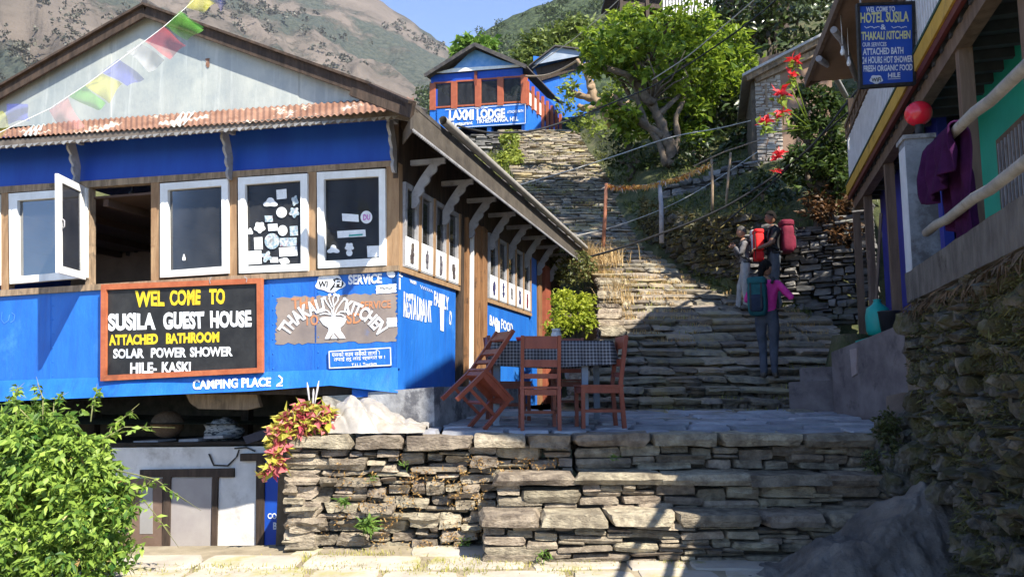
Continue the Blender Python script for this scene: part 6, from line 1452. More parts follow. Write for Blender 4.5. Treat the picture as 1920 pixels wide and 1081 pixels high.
m = MB(); P = np.concatenate([blobpts(at(x, y, 26.8), (.4, .4, .3), n, 80 + i, .4) for i, (x, y, n) in enumerate(((1065, 170, 60), (1060, 195, 50), (1075, 150, 40), (1095, 215, 50), (1080, 230, 50), (1150, 170, 60), (1120, 240, 60)))]); leaves(m, P, .26, .11, .4, seed=62); part('leaves', m, [leafmat('olive leaves', (.10, .15, .02), (.26, .32, .06), .4)], t2)
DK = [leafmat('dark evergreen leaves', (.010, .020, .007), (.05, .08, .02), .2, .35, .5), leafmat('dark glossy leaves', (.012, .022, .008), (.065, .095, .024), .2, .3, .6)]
def crowntree(name, label, cat, base, trunk, blobs, leaf, lm, seed, cl=.4, per=14, dens=.42):
    t = thing(name, label, cat, tuple(base)); m = MB()
    for pts, a, b in trunk: limb(m, pts, a, b)
    part('trunk', m, [BARK_D], t); P = []
    for i, (c, r) in enumerate(blobs): P.append(clumps(c, (r, r * .9, r * .85), int(dens * 60 * r), per, cl, seed + i, .5))
    m = MB(); leaves(m, np.concatenate(P), leaf, leaf * .45, .35, seed=seed); part('crown', m, [lm], t); return t
def pxb(l): return [(at(x, y, Y), r / F * Y) for x, y, Y, r in l]
def simple_tree(name, label, cat, l, leaf, lm, seed, base, dens=.42, cl=.4, per=14):
    b = at(*base); bl_ = pxb(l); tk = [([b - Z * .3, lerp(b, bl_[0][0], .5), bl_[0][0]], .16, .07)] + [([lerp(b, bl_[0][0], .45), lerp(b, c, .75), c], .09, .03) for c, r in bl_[1:]]
    return crowntree(name, label, cat, b, tk, bl_, leaf, lm, seed, cl, per, dens)
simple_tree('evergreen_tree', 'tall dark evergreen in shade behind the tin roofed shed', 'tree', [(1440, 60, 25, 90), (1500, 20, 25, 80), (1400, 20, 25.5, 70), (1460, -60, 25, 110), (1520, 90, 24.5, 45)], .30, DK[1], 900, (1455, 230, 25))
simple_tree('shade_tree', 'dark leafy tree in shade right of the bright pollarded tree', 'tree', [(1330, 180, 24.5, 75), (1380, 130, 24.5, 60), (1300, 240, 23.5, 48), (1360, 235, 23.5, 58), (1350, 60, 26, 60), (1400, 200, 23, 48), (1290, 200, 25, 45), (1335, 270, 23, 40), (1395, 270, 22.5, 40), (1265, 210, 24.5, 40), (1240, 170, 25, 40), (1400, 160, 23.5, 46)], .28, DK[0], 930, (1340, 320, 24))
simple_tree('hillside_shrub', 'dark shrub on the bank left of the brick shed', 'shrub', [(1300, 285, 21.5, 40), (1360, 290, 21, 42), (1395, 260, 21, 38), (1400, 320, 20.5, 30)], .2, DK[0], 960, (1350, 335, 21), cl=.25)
simple_tree('roadside_shrub', 'shaded shrub on the bank beside the upper stairs, under the cut tree', 'shrub', [(1175, 265, 24, 38), (1200, 300, 23, 34), (1160, 300, 24, 24)], .2, leafmat('bank shrub leaves', (.02, .04, .012), (.09, .12, .03), .3), 980, (1185, 320, 23.5), cl=.25)
simple_tree('lodge_tree', 'small bright tree poking up behind the lodge roof', 'tree', [(878, 85, 48, 17), (900, 92, 48, 17), (918, 85, 49, 8), (868, 100, 48, 14)], .55, leafmat('lodge tree leaves', (.06, .14, .02), (.20, .32, .05), .4), 1000, (885, 150, 48), 1.0, .5, 10)
simple_tree('slope_tree', 'pale green tree on the hill behind the two lodges', 'tree', [(1010, 85, 60, 28), (1050, 70, 62, 30), (1085, 55, 62, 30), (1070, 95, 58, 24), (985, 110, 58, 20)], .6, leafmat('pale slope leaves', (.06, .09, .02), (.19, .24, .05), .35), 1010, (1040, 160, 60), .6, .7, 10)
simple_tree('brown_shrub', 'red brown shrub spilling over the wall beside the hotel porch', 'shrub', [(1560, 400, 14.2, 38), (1585, 440, 14, 30), (1535, 385, 14.4, 30), (1590, 385, 14.2, 24), (1560, 350, 14.6, 24)], .13, leafmat('red brown leaves', (.035, .022, .010), (.12, .055, .02), .25), 1030, (1565, 480, 14.3), 1.4, .14, 12)
simple_tree('lawn_bush', 'bright yellow green bush between the guest house and the stairs', 'bush', [(1065, 590, 12.8, 34), (1090, 570, 13, 26), (1048, 615, 12.6, 24), (1095, 605, 12.6, 24), (1055, 560, 13.2, 20)], .075, leafmat('lime bush leaves', (.16, .22, .015), (.44, .48, .05), .45), 1050, (1070, 650, 12.8), 3.2, .08, 16)
simple_tree('path_bush', 'sunlit green bush beside the stairs just below the lodge', 'bush', [(955, 262, 33, 16), (960, 285, 31, 15), (966, 310, 29, 16), (950, 300, 30, 12)], .2, leafmat('path bush leaves', (.10, .15, .02), (.34, .38, .06), .4), 1070, (958, 330, 30), 2.2, .2, 12)
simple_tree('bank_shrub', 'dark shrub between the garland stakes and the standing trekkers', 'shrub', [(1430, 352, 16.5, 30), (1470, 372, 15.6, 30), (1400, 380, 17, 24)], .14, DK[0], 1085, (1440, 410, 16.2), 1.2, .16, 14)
# poinsettia
PO = leafmat('poinsettia leaves', (.014, .03, .008), (.07, .11, .02), .3, .4)
po_ = simple_tree('poinsettia', 'tall poinsettia with red flower bracts beside the brick shed', 'shrub', [(1530, 260, 14.6, 54), (1560, 215, 14.6, 42), (1510, 315, 14.4, 44), (1560, 300, 14.4, 50), (1505, 225, 14.8, 22), (1575, 340, 14.3, 36), (1505, 170, 14.8, 12), (1540, 180, 14.6, 20)], .15, PO, 1090, (1540, 440, 14.5), 1.3, .15, 14)
RB_ = leafmat('red bracts', (.50, .008, .015), (.78, .05, .06), .3)
for k, (x, y, s_) in enumerate(((1487, 116, 1.1), (1482, 142, .9), (1464, 172, 1.2), (1468, 210, 1.2), (1434, 226, 1.1), (1462, 286, .9), (1456, 295, .8), (1455, 322, .7))):
    c = at(x, y, 14.2); m = MB(); leaves(m, np.repeat(np.array([tuple(c)]), 13, 0) + rsn.normal(0, .015, (13, 3)), .17 * s_, .075 * s_, .1, seed=1200 + k, up=.1); part('flower', m, [RB_], po_)
    if y < 230:
        m = MB(); leaves(m, np.repeat(np.array([tuple(c - Z * .12)]), 12, 0) + rsn.normal(0, .06, (12, 3)), .2, .09, .3, seed=1300 + k); m.tube([c, c - Z * .25, at(1520, 240, 14.5)], .012, 5); part('flower_stalk', m, [leafmat('fresh leaf', (.10, .18, .02), (.30, .40, .06), .4)], po_)
# dry straw by the flag post
m = MB(); P = np.concatenate([np.array([tuple(at(x, y, 16.6))]) + rsn.normal(0, 1, (n, 3)) * np.array([.22, .2, .04]) for x, y, n in ((1095, 492, 160), (1120, 490, 160), (1145, 495, 120), (1070, 490, 80), (1100, 520, 120))]); grassmb(m, P, .42, 9, 1.3, .006)
tag(m.build('dry_grass_clump', [DRYG]), 'dry straw coloured grass at the foot of the red pole', 'dry grass')
m = MB(); P = np.concatenate([np.array([tuple(at(x, y, 14.3))]) + rsn.normal(0, 1, (n, 3)) * np.array([.15, .5, .05]) for x, y, n in ((1165, 570, 140), (1160, 600, 120), (1155, 545, 120))]); grassmb(m, P, .22, 10, 1.4, .006)
tag(m.build('wall_straw', [DRYG]), 'dry straw lying along the top of the stairway side wall', 'dry grass')
m = MB(); P = blobpts(at(1070, 500, 15.8), (.55, .5, .38), 900, 77, .5); leaves(m, P, .1, .05, .5, seed=71); tag(m.build('ivy_mound', [leafmat('ivy', (.03, .045, .012), (.16, .17, .05), .3)]), 'dark ivy covered mound below the dry grass at the end of the guest house', 'ivy')
# ------------------------------------------------------------------ posts, garland, cables
def post(name, px0, py0, px1, py1, Y, r, mm, label, cat='post'):
    m = MB(); a, b = at(px0, py0, Y), at(px1, py1, Y); m.tube([a - Z * .4, lerp(a, b, .5) + Vector((.02, 0, 0)), b], [r, r * .95, r * .85], 8); tag(m.build(name, [mm]), label, cat)
post('garland_post', 1128, 470, 1137, 344, 17.0, .045, mat('red brown pole', (.28, .10, .05), (.36, .15, .08), 5, .7), 'slim red brown pole holding the left end of the garland')
post('garland_post', 1240, 422, 1236, 340, 17.0, .055, GREYW, 'pale grey post carrying the middle of the garland')
post('fence_stake', 1334, 400, 1334, 298, 17.0, .035, WOOD, 'thin stake below the right end of the garland', 'stake')
post('fence_stake', 1356, 398, 1370, 286, 17.0, .03, WOOD, 'leaning pale stake right of the garland', 'stake')
def sag(a, b, s_, n=16): a, b = Vector(a), Vector(b); return [lerp(a, b, k / n) - Z * (s_ * 4 * (k / n) * (1 - k / n)) for k in range(n + 1)]
ga = thing('marigold_garland', 'string of orange and yellow marigolds stretched between posts over the bank', 'garland', tuple(at(1137, 348, 17)))
gp = sag(at(1137, 347, 17), at(1238, 341, 17.0), .06) + sag(at(1238, 341, 17.0), at(1334, 304, 17.0), .05)
m = MB(); m.tube(gp, .008, 5); part('string', m, [WOOD], ga)
m = MB(); P = np.array([tuple(lerp(gp[i], gp[i + 1], t)) for i in range(len(gp) - 1) for t in (0, .12, .25, .37, .5, .62, .75, .87) ]); P = P + rsn.normal(0, .012, P.shape); leaves(m, np.repeat(P, 3, 0), .10, .034, 1.3, seed=81); part('flowers', m, [leafmat('marigold', (.55, .16, .03), (.85, .60, .18), .3)], ga)
m = MB(); P = np.array([tuple(lerp(gp[i], gp[i + 1], .5)) for i in range(0, len(gp) - 1, 2)]); leaves(m, np.repeat(P, 4, 0), .16, .03, 1.6, seed=82); part('tassels', m, [leafmat('pale tassel', (.50, .40, .28), (.72, .55, .45), .3)], ga)
CBK = mat('black cable', (.012, .012, .013), (.03, .03, .03), 5, .6); CGR = mat('grey rope', (.32, .31, .28), (.48, .46, .42), 8, .8)
def cable(name, pts, r, mm, label, cat='cable'):
    P_ = [at(*p) for p in pts]; out = []
    for i in range(len(P_) - 1):
        p0, p1, p2, p3 = P_[max(0, i - 1)], P_[i], P_[i + 1], P_[min(len(P_) - 1, i + 2)]
        for k in range(8):
            t = k / 8; out.append(.5 * ((2 * p1) + (p2 - p0) * t + (2 * p0 - 5 * p1 + 4 * p2 - p3) * t * t + (3 * p1 - p0 - 3 * p2 + p3) * t ** 3))
    out.append(P_[-1]); m = MB(); m.tube(out, r, 6); tag(m.build(name, [mm]), label, cat)
cable('black_cable', [(1000, 500, 17.1), (1040, 493, 16.8), (1110, 480, 16), (1200, 452, 15.5), (1330, 402, 15), (1430, 345, 14.6), (1520, 275, 14), (1590, 190, 13.4), (1650, 120, 13)], .022, CBK, 'thick black cable sagging from the guest house eave to the hotel')
cable('black_cable', [(858, 236, 13), (900, 246, 14), (937, 249, 15), (1004, 244, 17), (1075, 222, 19), (1140, 196, 20.5), (1230, 158, 21), (1330, 95, 20), (1420, 30, 18), (1500, -40, 16)], .022, CBK, 'black cable crossing in front of the lodge and the bright tree')
cable('black_cable', [(1350, 425, 15.2), (1440, 350, 14.6), (1540, 255, 14), (1620, 185, 13.4)], .016, CBK, 'thin black cable in front of the poinsettia')
cable('rope', [(968, 348, 20), (1060, 322, 20), (1160, 290, 20), (1260, 257, 20), (1350, 240, 19.6), (1425, 222, 18.8)], .015, CGR, 'pale thick rope stretched across the stairs above the garland', 'rope')
cable('rope', [(1060, 446, 17), (1150, 425, 17.2), (1250, 388, 17.5), (1330, 345, 18), (1420, 285, 18.2)], .010, CGR, 'thin grey rope below the garland running up to the shed', 'rope')
cable('rope', [(1300, 312, 17.0), (1350, 288, 17.0), (1390, 274, 17.2), (1425, 262, 17.6)], .016, WOOD, 'rough wooden rail running from the garland to the shed', 'rail')
cable('rope', [(998, 128, 36), (1030, 105, 34), (1080, 70, 32), (1145, 14, 30), (1190, -30, 29)], .02, CGR, 'pale wire rising from the lodge roof to the upper left of the tree', 'wire')
cable('rope', [(1222, 150, 20), (1290, 105, 19), (1350, 55, 18), (1420, -5, 17)], .016, CGR, 'thin grey wire slanting up across the bright tree', 'wire')
cable('rope', [(985, 143, 37.8), (1020, 142, 36), (1050, 132, 34), (1085, 112, 32)], .05, mat('dry garland string', (.22, .17, .12), (.35, .28, .2), 8, .9), 'dry garland drooping from the lodge corner to the cut tree', 'garland')
# ------------------------------------------------------------------ prayer flags
pfs = thing('prayer_flags', 'string of sheer coloured prayer flags slanting up in front of the tin gable', 'prayer flags', tuple(at(200, 170, 6.8)))
FC = {'y': (.62, .60, .10), 'b': (.10, .12, .50), 'r': (.62, .10, .12), 'g': (.16, .42, .08), 'w': (.50, .50, .52), 'd': (.05, .06, .22), 'k': (.62, .30, .30), 'n': (.05, .18, .04)}
FM = {k: sheer('flag cloth ' + {'y': 'yellow', 'b': 'blue', 'r': 'red', 'g': 'green', 'w': 'white', 'd': 'dark blue', 'k': 'pink', 'n': 'deep green'}[k], v, .42) for k, v in FC.items()}
cord = [(-60, 300, 6.3), (0, 248, 6.4), (95, 203, 6.5), (160, 160, 6.6), (225, 112, 6.7), (305, 52, 6.8), (345, 18, 6.9), (400, -35, 7), (470, -90, 7.1)]
m = MB(); m.tube([at(*c) for c in cord], .003, 5); part('cord', m, [PAPER], pfs)
for k, (q, c) in enumerate((([(-30, 215), (5, 208), (20, 240), (-10, 268)], 'y'), ([(10, 195), (50, 195), (56, 225), (14, 232)], 'b'), ([(90, 207), (125, 183), (158, 236), (122, 248)], 'k'), ([(128, 180), (160, 160), (197, 196), (180, 207)], 'g'),
    ([(160, 160), (192, 137), (228, 156), (204, 192)], 'y'), ([(192, 136), (224, 111), (272, 147), (240, 163)], 'b'), ([(238, 97), (266, 82), (311, 115), (281, 137)], 'w'), ([(270, 78), (305, 50), (350, 86), (320, 109)], 'r'),
    ([(308, 48), (336, 20), (381, 54), (350, 77)], 'g'), ([(335, 22), (346, 25), (381, 54), (352, 50)], 'n'), ([(350, 14), (370, -14), (402, 8), (380, 22)], 'y'), ([(388, -18), (412, -26), (424, 3), (415, 24)], 'd'))):
    Yq = lerp(6.5, 6.95, k / 11)
    def fl_(u, v, q=q, Yq=Yq, k=k):
        qa = [np.array(p, float) for p in q]; p = qa[0] * (1 - u) * (1 - v) + qa[1] * u * (1 - v) + qa[2] * u * v + qa[3] * (1 - u) * v
        p = p + np.array([2.2 * math.sin(v * 5 + k), 2.5 * math.sin(u * 5 + k * 2) * v])
        return at(p[0], p[1], Yq + .05 * math.sin(u * 4 + k) * v + .03 * math.sin(v * 7 + u * 3 + k))
    m = MB(); m.grid(fl_, 12, 12); part('flag', m, [FM[c]], pfs)

# trees added out of view to shade the bank and upper stairs
for k, (x, y, z, r, h) in enumerate(((9.2, 11.6, 4.3, 2.5, 12.0), (9.6, 12.3, 4.6, 3.3, 16.6), (13.5, 17.5, 7.5, 2.4, 9.0))):
    b_ = Vector((x, y, z)); top = b_ + Z * h; bl_ = [(top, r * .62), (top - Z * r * .9 + Vector((r * .5, 0, 0)), r * .6), (top - Z * r * .9 - Vector((r * .5, .3, 0)), r * .6), (top - Z * r * .5 + Vector((0, r * .5, 0)), r * .6), (top - Z * r * .6 - Vector((0, r * .5, 0)), r * .6)]
    tk = [([b_ - Z, lerp(b_, top, .5), top], .28, .06)] + [([lerp(b_, top, .5), c - Z * .3], .12, .03) for c, _ in bl_[1:]]
    crowntree('added_hill_tree', ('tall broadleaf tree added out of view to shade the bank, nearest the path', 'tall broadleaf tree added out of view to shade the upper stairs', 'smaller broadleaf tree added out of view beyond the far end of the hotel')[k], 'tree', b_, tk, bl_, .34, DK[0], 1400 + 20 * k, .5, 12, .5)
# ------------------------------------------------------------------ people
SKIN = mat('tan skin', (.30, .15, .09), (.36, .19, .12), 6, .55); SKIN_D = mat('deep skin', (.17, .085, .05), (.21, .11, .07), 6, .55)
HAIR_B = mat('black hair', (.006, .005, .005), (.014, .012, .011), 40, .9, spec=.1); HAIR_G = mat('grey hair', (.03, .028, .026), (.11, .105, .10), 40, .9, spec=.1)
SHOE = mat('hiking shoe', (.05, .045, .04), (.12, .11, .10), 20, .7)
def skinbody(J, E, rad):
    me = bpy.data.meshes.new('sk'); names = list(J); ix = {n: i for i, n in enumerate(names)}
    me.from_pydata([tuple(J[n]) for n in names], [(ix[a], ix[b]) for a, b in E], []); ob = bpy.data.objects.new('sk', me); COL.objects.link(ob)
    md = ob.modifiers.new('s', 'SKIN'); md.use_smooth_shade = True
    for n in names:
        d = me.skin_vertices[0].data[ix[n]]; r = rad[n]; d.radius = r if hasattr(r, '__len__') else (r, r); d.use_root = (n == 'P')
    sb = ob.modifiers.new('b', 'SUBSURF'); sb.levels = 2; sb.render_levels = 2
    dg = bpy.context.evaluated_depsgraph_get(); m2 = bpy.data.meshes.new_from_object(ob.evaluated_get(dg))
    V = [v.co.copy() for v in m2.vertices]; Fs = [list(p.vertices) for p in m2.polygons]
    bpy.data.objects.remove(ob); bpy.data.meshes.remove(m2); return V, Fs
def segd(p, a, b):
    ab = b - a; t = max(0, min(1, (p - a).dot(ab) / max(1e-9, ab.length_squared))); return (p - (a + ab * t)).length
def hand(mb, w, d, nrm, mi, curl=.5, s=1.0, side=1):
    d = d.normalized(); x = d.cross(nrm).normalized() * side; n = x.cross(d).normalized() * side
    pc = w + d * .045 * s; mb.ell(pc, (.04 * s, .04 * s, .04 * s), 10, 8, mi, fn=None, rot=Matrix(((x.x, d.x, n.x * .42), (x.y, d.y, n.y * .42), (x.z, d.z, n.z * .42))))
    for k, (o, l) in enumerate(((-.028, .062), (-.009, .074), (.010, .070), (.028, .056))):
        b = w + (d * .075 + x * o) * s; c = curl * (1 + .12 * k); d1 = d * math.cos(c * .6) - n * math.sin(c * .6); d2 = d * math.cos(c * 1.6) - n * math.sin(c * 1.6); d3 = d * math.cos(c * 2.4) - n * math.sin(c * 2.4)
        p1 = b + d1 * l * .42 * s; p2 = p1 + d2 * l * .34 * s; mb.tube([b, p1, p2, p2 + d3 * l * .24 * s], [.0095 * s, .009 * s, .008 * s, .006 * s], 6, mi)
    b = w + (d * .03 - x * .035) * s; td = (d * .6 - x * .75 - n * .25).normalized(); mb.tube([b, b + td * .035 * s, b + (td + d * .5).normalized() * .065 * s], [.012 * s, .011 * s, .008 * s], 6, mi)
def person(label, loc, yaw, sc, arms, legs, mats, sleeve=1.0, hair='short', turn=0, lean=0, hips=1.0, glasses=False, gender=1.0):
    """local frame faces +Y, right is +X. arms/legs: dict of joint -> xyz"""
    J = {'P': (0, 0, .95), 'W': (0, .01 + lean * .3, 1.10), 'C': (0, 0 + lean, 1.30), 'N': (0, lean * 1.3 - .01, 1.44), 'H': (0, lean * 1.4 + .01, 1.53)}
    for k in J: J[k] = Vector(J[k])
    rad = {'P': (.155 * hips, .115), 'W': (.135, .10), 'C': (.165 * gender, .115), 'N': (.075, .065), 'H': (.052, .052)}
    E = [('P', 'W'), ('W', 'C'), ('C', 'N'), ('N', 'H')]
    for s, n in ((-1, 'L'), (1, 'R')):
        J['S' + n] = Vector((s * .185 * gender, lean * 1.2, 1.395)); J['E' + n] = Vector(arms['E' + n]); J['Wr' + n] = Vector(arms['W' + n])
        J['Hp' + n] = Vector((s * .095, 0, .88)); J['K' + n] = Vector(legs['K' + n]); J['A' + n] = Vector(legs['A' + n]); J['T' + n] = J['A' + n] + Vector((s * .02, .135, -.055)); J['Hl' + n] = J['A' + n] + Vector((0, -.03, -.05))
        E += [('C', 'S' + n), ('S' + n, 'E' + n), ('E' + n, 'Wr' + n), ('P', 'Hp' + n), ('Hp' + n, 'K' + n), ('K' + n, 'A' + n), ('A' + n, 'T' + n), ('A' + n, 'Hl' + n)]
        rad.update({'S' + n: .068, 'E' + n: .047, 'Wr' + n: .030, 'Hp' + n: .098, 'K' + n: .066, 'A' + n: .052, 'T' + n: (.042, .032), 'Hl' + n: (.04, .035)})
    V, Fs = skinbody(J, E, rad)
    zone = lambda a, b: 3 if b[0] in 'T' or b[:2] == 'Hl' else 2 if b[:2] in ('Hp',) or b[0] in 'KA' or (a, b) == ('P', 'W') else 4 if (a, b) == ('N', 'H') else 1
    mb = MB(); mi = []
    for f in Fs:
        c = sum((V[i] for i in f), Vector()) / len(f); best = min(E, key=lambda e: segd(c, J[e[0]], J[e[1]]) - .0)
        z = zone(*best)
        if z == 4: z = 0 if c.z > J['N'].z + .015 else 1
        if best[0][0] == 'E' and best[1][:2] == 'Wr':
            ab = J[best[1]] - J[best[0]]; t = (c - J[best[0]]).dot(ab) / ab.length_squared; z = 1 if t < (sleeve - .5) * 2 else 0
        elif best[0][0] == 'S' and sleeve < .5:
            ab = J[best[1]] - J[best[0]]; t = (c - J[best[0]]).dot(ab) / ab.length_squared; z = 1 if t < sleeve * 2 else 0
        if z == 2 and best == ('P', 'W') and c.z > .99: z = 1
        mi.append(z)
    for v in V:
        if v.z < 1.42: q = v * 1.0; v += Vector((fbm(q.x * 14, q.y * 14, q.z * 6, 3), fbm(q.x * 14, q.y * 14, q.z * 6 + 9, 3), 0)) * .028
    mb.v = [tuple(v) for v in V]; mb.f = [list(f) for f in Fs]; mb.mi = mi; mb.sm = [True] * len(Fs)
    hc = J['H'] + Vector((0, .025, .115)); Rt = Matrix.Rotation(turn, 3, 'Z')
    def hf(q): 
        k = 1 - .12 * max(0, -q.z) * max(0, -q.y) ; k += .10 * max(0, q.y) ** 2 * max(0, -q.z - .2)
        if q.y > .75 and abs(q.x) < .3 and -.45 < q.z < .12: k += .14 * (1 - abs(q.x) / .3)
        if q.y > .6 and .05 < abs(q.x) < .6 and .0 < q.z < .25: k -= .05
        return k
    mb.ell(hc, (.076, .094, .118), 26, 20, 0, Rt, hf)
    for s in (-1, 1): mb.ell(hc + Rt @ Vector((s * .076, -.008, -.005)), (.012, .024, .034), 8, 8, 0, Rt)
    for s, n in ((-1, 'L'), (1, 'R')):
        d = J['Wr' + n] - J['E' + n]; hand(mb, J['Wr' + n], d, Vector(arms.get('N' + n, (0, 1, 0))), 0, arms.get('c' + n, .6), 1.0, s)
    for (x, c_) in ((-.03, 5), (.03, 5)): mb.ell(hc + Rt @ Vector((x, .088, .012)), (.011, .008, .007), 8, 6, c_, Rt)
    mb.ell(hc + Rt @ Vector((0, .094, -.058)), (.024, .008, .006), 10, 6, 6, Rt)
    root = Matrix.Translation(Vector(loc)) @ Matrix.Rotation(yaw, 4, 'Z') @ Matrix.Scale(sc, 4)
    def fin(b): b.v = [tuple(root @ Vector(v)) for v in b.v]; return b
    body = fin(mb).build('person', mats + [LETB, mat('lips', (.25, .08, .06), None, 4, .5)], org=loc); tag(body, label, 'person')
    hb = MB()
    def cap(q):
        k = 1.10 + .05 * fbm(q.x * 6, q.y * 6, q.z * 6); 
        return k
    vs = []; nu, nv = 26, 12
    for j in range(nv + 1):
        for i in range(nu):
            ph = 2 * math.pi * i / nu; fr = max(0, math.sin(ph)); lim = 1.0 - .28 * fr + (.42 if hair == 'bun' else .28) * max(0, -math.sin(ph)); th = lim * 1.45 * j / nv
            q = Vector((math.sin(th) * math.cos(ph), math.sin(th) * math.sin(ph), math.cos(th))); k = cap(q); vs.append(hc + Rt @ Vector((q.x * .078 * k, q.y * .096 * k, q.z * .120 * k)))
    hb.add(vs, [(j * nu + i, (j + 1) * nu + i, (j + 1) * nu + (i + 1) % nu, j * nu + (i + 1) % nu) for j in range(nv) for i in range(nu)], 0, True)
    if hair == 'bun': hb.ell(hc + Rt @ Vector((0, -.10, -.01)), (.06, .055, .07), 14, 10, 0, Rt); hb.tube([hc + Rt @ Vector((0, -.12, 0)), hc + Rt @ Vector((0, -.13, -.12)), hc + Rt @ Vector((.0, -.11, -.24))], [.045, .04, .015], 10)
    ORGk = body; o = fin(hb).build('hair', [HAIR_G if hair == 'grey' else HAIR_B], body)
    if glasses:
        g = MB()
        for s in (-1, 1): g.tube([hc + Rt @ Vector((s * .033 + .022 * math.cos(a), .102, .010 + .018 * math.sin(a))) for a in np.linspace(0, 6.28, 13)], .0035, 5); g.tube([hc + Rt @ Vector((s * .055, .10, .015)), hc + Rt @ Vector((s * .082, -.01, .012))], .003, 5)
        fin(g).build('glasses', [LETB], body)
    return body, root, J
def packmesh(mb, c, w, d, h, mi=0, seed=0, lid=True):
    def f(q): return 1 / max(1e-6, (abs(q.x) ** 5 + abs(q.y) ** 5 + abs(q.z) ** 5) ** .2) * (1 + .03 * fbm(q.x * 3 + seed, q.y * 3, q.z * 4))
    mb.ell(c, (w / 2, d / 2, h / 2), 24, 18, mi, None, f)
    if lid: mb.ell(Vector(c) + Vector((0, 0, h * .52)), (w * .50, d * .52, h * .12), 20, 12, mi, None, f)
def xf(mb, root): mb.v = [tuple(root @ Vector(v)) for v in mb.v]; return mb
def backpack(label, root, c, w, d, h, mm, m2, ms, J=None, pocket=True, seed=0):
    loc = root @ (Vector(c) - Vector((0, 0, h / 2))); t = thing('backpack', label, 'backpack', tuple(loc))
    m = MB(); packmesh(m, c, w, d, h, 0, seed); part('bag', xf(m, root), [mm], t)
    if pocket:
        m = MB(); packmesh(m, Vector(c) + Vector((0, -d * .42, -h * .14)), w * .72, d * .42, h * .5, 0, seed + 4, False); part('front_pocket', xf(m, root), [m2], t)
        m = MB(); m.bar(Vector(c) + Vector((-w * .28, -d * .52, h * .45)), Vector(c) + Vector((-w * .28, -d * .66, -h * .3)), .025, .008, (0, 1, 0)); m.bar(Vector(c) + Vector((w * .28, -d * .52, h * .45)), Vector(c) + Vector((w * .28, -d * .66, -h * .3)), .025, .008, (0, 1, 0)); part('compression_strap', xf(m, root), [ms], t)
    m = MB()
    for s in (-1, 1):
        m.tube([Vector((s * .11, -.10, 1.40)), Vector((s * .115, -.0, 1.475)), Vector((s * .12, .09, 1.42)), Vector((s * .125, .13, 1.28)), Vector((s * .15, .10, 1.12)), Vector((s * .17, -.05, 1.04))], .022, 8)
    m.tube([Vector((-.15, -.1, 1.0)), Vector((-.165, .02, 1.0)), Vector((0, .135, .99)), Vector((.165, .02, 1.0)), Vector((.15, -.1, 1.0))], .020, 8); part('shoulder_strap', xf(m, root), [ms], t)
    return t
STR = mat('black strap', (.012, .012, .014), (.03, .03, .033), 10, .7)
def fab(n, a, b): return mat(n, a, b, 7, .8, .5, 14, spec=.25, bdist=.015)
# woman on the lower stairs, back to the camera
def ground(x, y): 
    c = [z for d, z in STEPS if d <= y]; return (c[-1] if c else pz(y))
wp = at(1442, 708, 11.35); wz = wp.z - .02
b, rt, J = person('woman in pink fleece and grey trousers climbing the stairs with her back to the camera', (wp.x, wp.y, wz), R(-28), 1.0,
    {'EL': (-.30, .04, 1.16), 'WL': (-.12, .22, 1.20), 'ER': (.37, -.02, 1.16), 'WR': (.25, .20, 1.30), 'NL': (1, 0, 0), 'NR': (-1, 0, 0), 'cL': .9, 'cR': .9},
    {'KL': (-.085, .06, .50), 'AL': (-.06, -.02, .09), 'KR': (.08, .06, .50), 'AR': (.07, .05, .09)},
    [SKIN, fab('pink fleece', (.55, .03, .22), (.66, .05, .30)), fab('grey blue trousers', (.045, .055, .075), (.075, .085, .11)), SHOE], hair='bun', turn=R(-25), lean=.04, gender=.93, hips=1.05)
TEALP = fab('teal pack fabric', (.01, .07, .08), (.02, .11, .12)); NAVY = fab('navy pack fabric', (.012, .02, .04), (.02, .032, .06))
backpack('navy and teal trekking backpack worn by the woman in pink', rt, (-.08, -.22, 1.16), .27, .22, .50, TEALP, NAVY, STR, seed=1)
# man in grey holding his pack straps, facing left
mp = at(1401, 575, 14.25); mz = ground(0, 14.25) + .01
b, rt, J = person('grey haired man in grey pullover and light trousers, hands raised to his chest', (mp.x, mp.y, mz), R(80), .90,
    {'EL': (-.22, .12, 1.14), 'WL': (-.09, .22, 1.33), 'ER': (.22, .12, 1.14), 'WR': (.09, .22, 1.33), 'NL': (1, 0, 0), 'NR': (-1, 0, 0), 'cL': 1.1, 'cR': 1.1},
    {'KL': (-.09, .05, .49), 'AL': (-.09, .02, .09), 'KR': (.09, .12, .52), 'AR': (.09, .16, .09)},
    [SKIN, fab('grey pullover', (.10, .095, .10), (.15, .145, .15)), fab('light grey trousers', (.28, .27, .26), (.38, .37, .36)), SHOE], hair='grey', lean=.02)
backpack('pale grey and white pack on the back of the grey haired man', rt, (0, -.23, 1.40), .32, .24, .42, fab('white pack fabric', (.50, .51, .52), (.62, .63, .64)), STR, STR, seed=3)
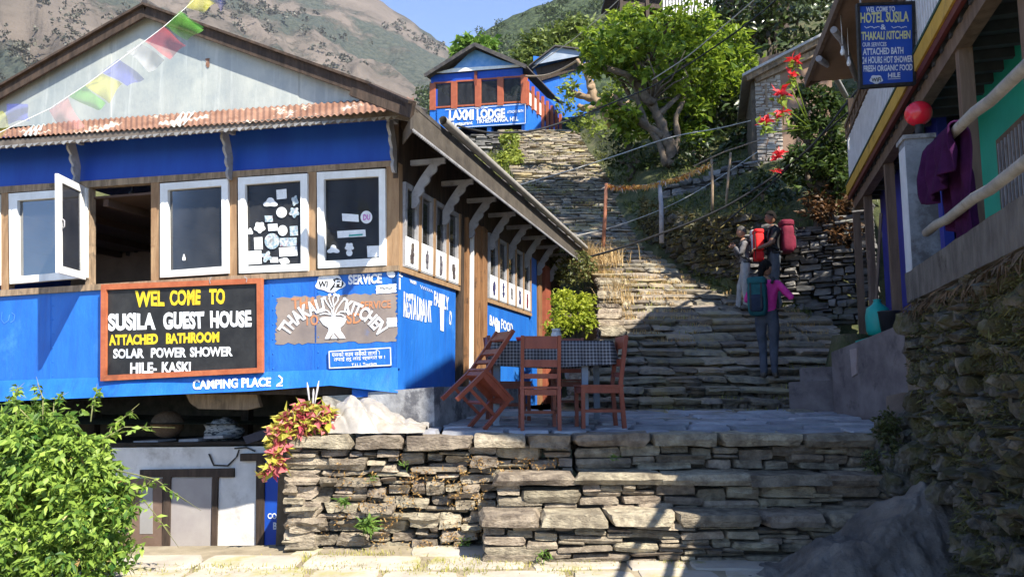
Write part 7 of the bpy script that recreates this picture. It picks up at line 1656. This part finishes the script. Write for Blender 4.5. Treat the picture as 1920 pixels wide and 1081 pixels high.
# tall man in black with two red packs
tp = at(1455, 570, 14.05); tz = ground(0, 14.05) + .01
b, rt, J = person('tall man in black t-shirt standing sideways with his arms round a red pack', (tp.x, tp.y, tz), R(86), 1.04,
    {'EL': (-.25, .10, 1.14), 'WL': (-.20, .34, 1.06), 'ER': (.25, .08, 1.13), 'WR': (.17, .32, 1.05), 'NL': (0, 0, 1), 'NR': (0, 0, 1), 'cL': .9, 'cR': .9},
    {'KL': (-.10, .02, .50), 'AL': (-.10, -.03, .09), 'KR': (.10, .05, .50), 'AR': (.10, .02, .09)},
    [SKIN_D, fab('black t-shirt', (.010, .010, .012), (.02, .02, .022)), fab('slate trousers', (.055, .062, .075), (.085, .095, .11)), SHOE], sleeve=.34, glasses=True, gender=1.04)
backpack('dark red trekking pack on the back of the tall man in black', rt, (0, -.23, 1.26), .31, .22, .52, fab('wine pack fabric', (.11, .008, .022), (.16, .012, .035)), fab('wine pocket fabric', (.13, .01, .03), (.18, .014, .04)), STR, seed=5)
REDP = fab('bright red pack fabric', (.62, .014, .018), (.74, .03, .03))
loc = rt @ Vector((0, .26, .98)); t = thing('backpack', 'bright red pack carried in front by the tall man in black', 'backpack', tuple(loc))
m = MB(); packmesh(m, Vector((0, .27, 1.20)), .30, .17, .36, 0, 8); part('bag', xf(m, rt), [REDP], t)
m = MB(); packmesh(m, Vector((0, .27, .95)), .26, .16, .17, 0, 9, False); part('lower_pocket', xf(m, rt), [REDP], t)
m = MB(); packmesh(m, Vector((.12, .30, 1.22)), .12, .15, .22, 0, 10, False); part('side_pocket', xf(m, rt), [fab('red mesh pocket', (.55, .05, .05), (.66, .10, .09))], t)
m = MB(); m.bar(Vector((.16, .20, 1.1)), Vector((.16, .345, 1.1)), .03, .02); m.bar(Vector((-.15, .355, 1.36)), Vector((-.15, .355, .88)), .025, .01, (0, 1, 0)); part('strap', xf(m, rt), [STR], t)

# ------------------------------------------------------------------ thin mountain haze
m = MB(); m.box((0, 900, 648), (2500, 0, 0), (0, 2500, 0), (0, 0, -652))
hm = bpy.data.materials.new('haze'); hm.use_nodes = True; hn = hm.node_tree.nodes; hn.remove(hn['Principled BSDF'])
pv = hn.new('ShaderNodeVolumePrincipled'); pv.inputs['Color'].default_value = (.86, .90, 1, 1); pv.inputs['Density'].default_value = .00007; pv.inputs['Anisotropy'].default_value = .0
hm.node_tree.links.new(pv.outputs[0], hn['Material Output'].inputs['Volume'])
tag(m.build('haze', [hm]), kind='stuff')
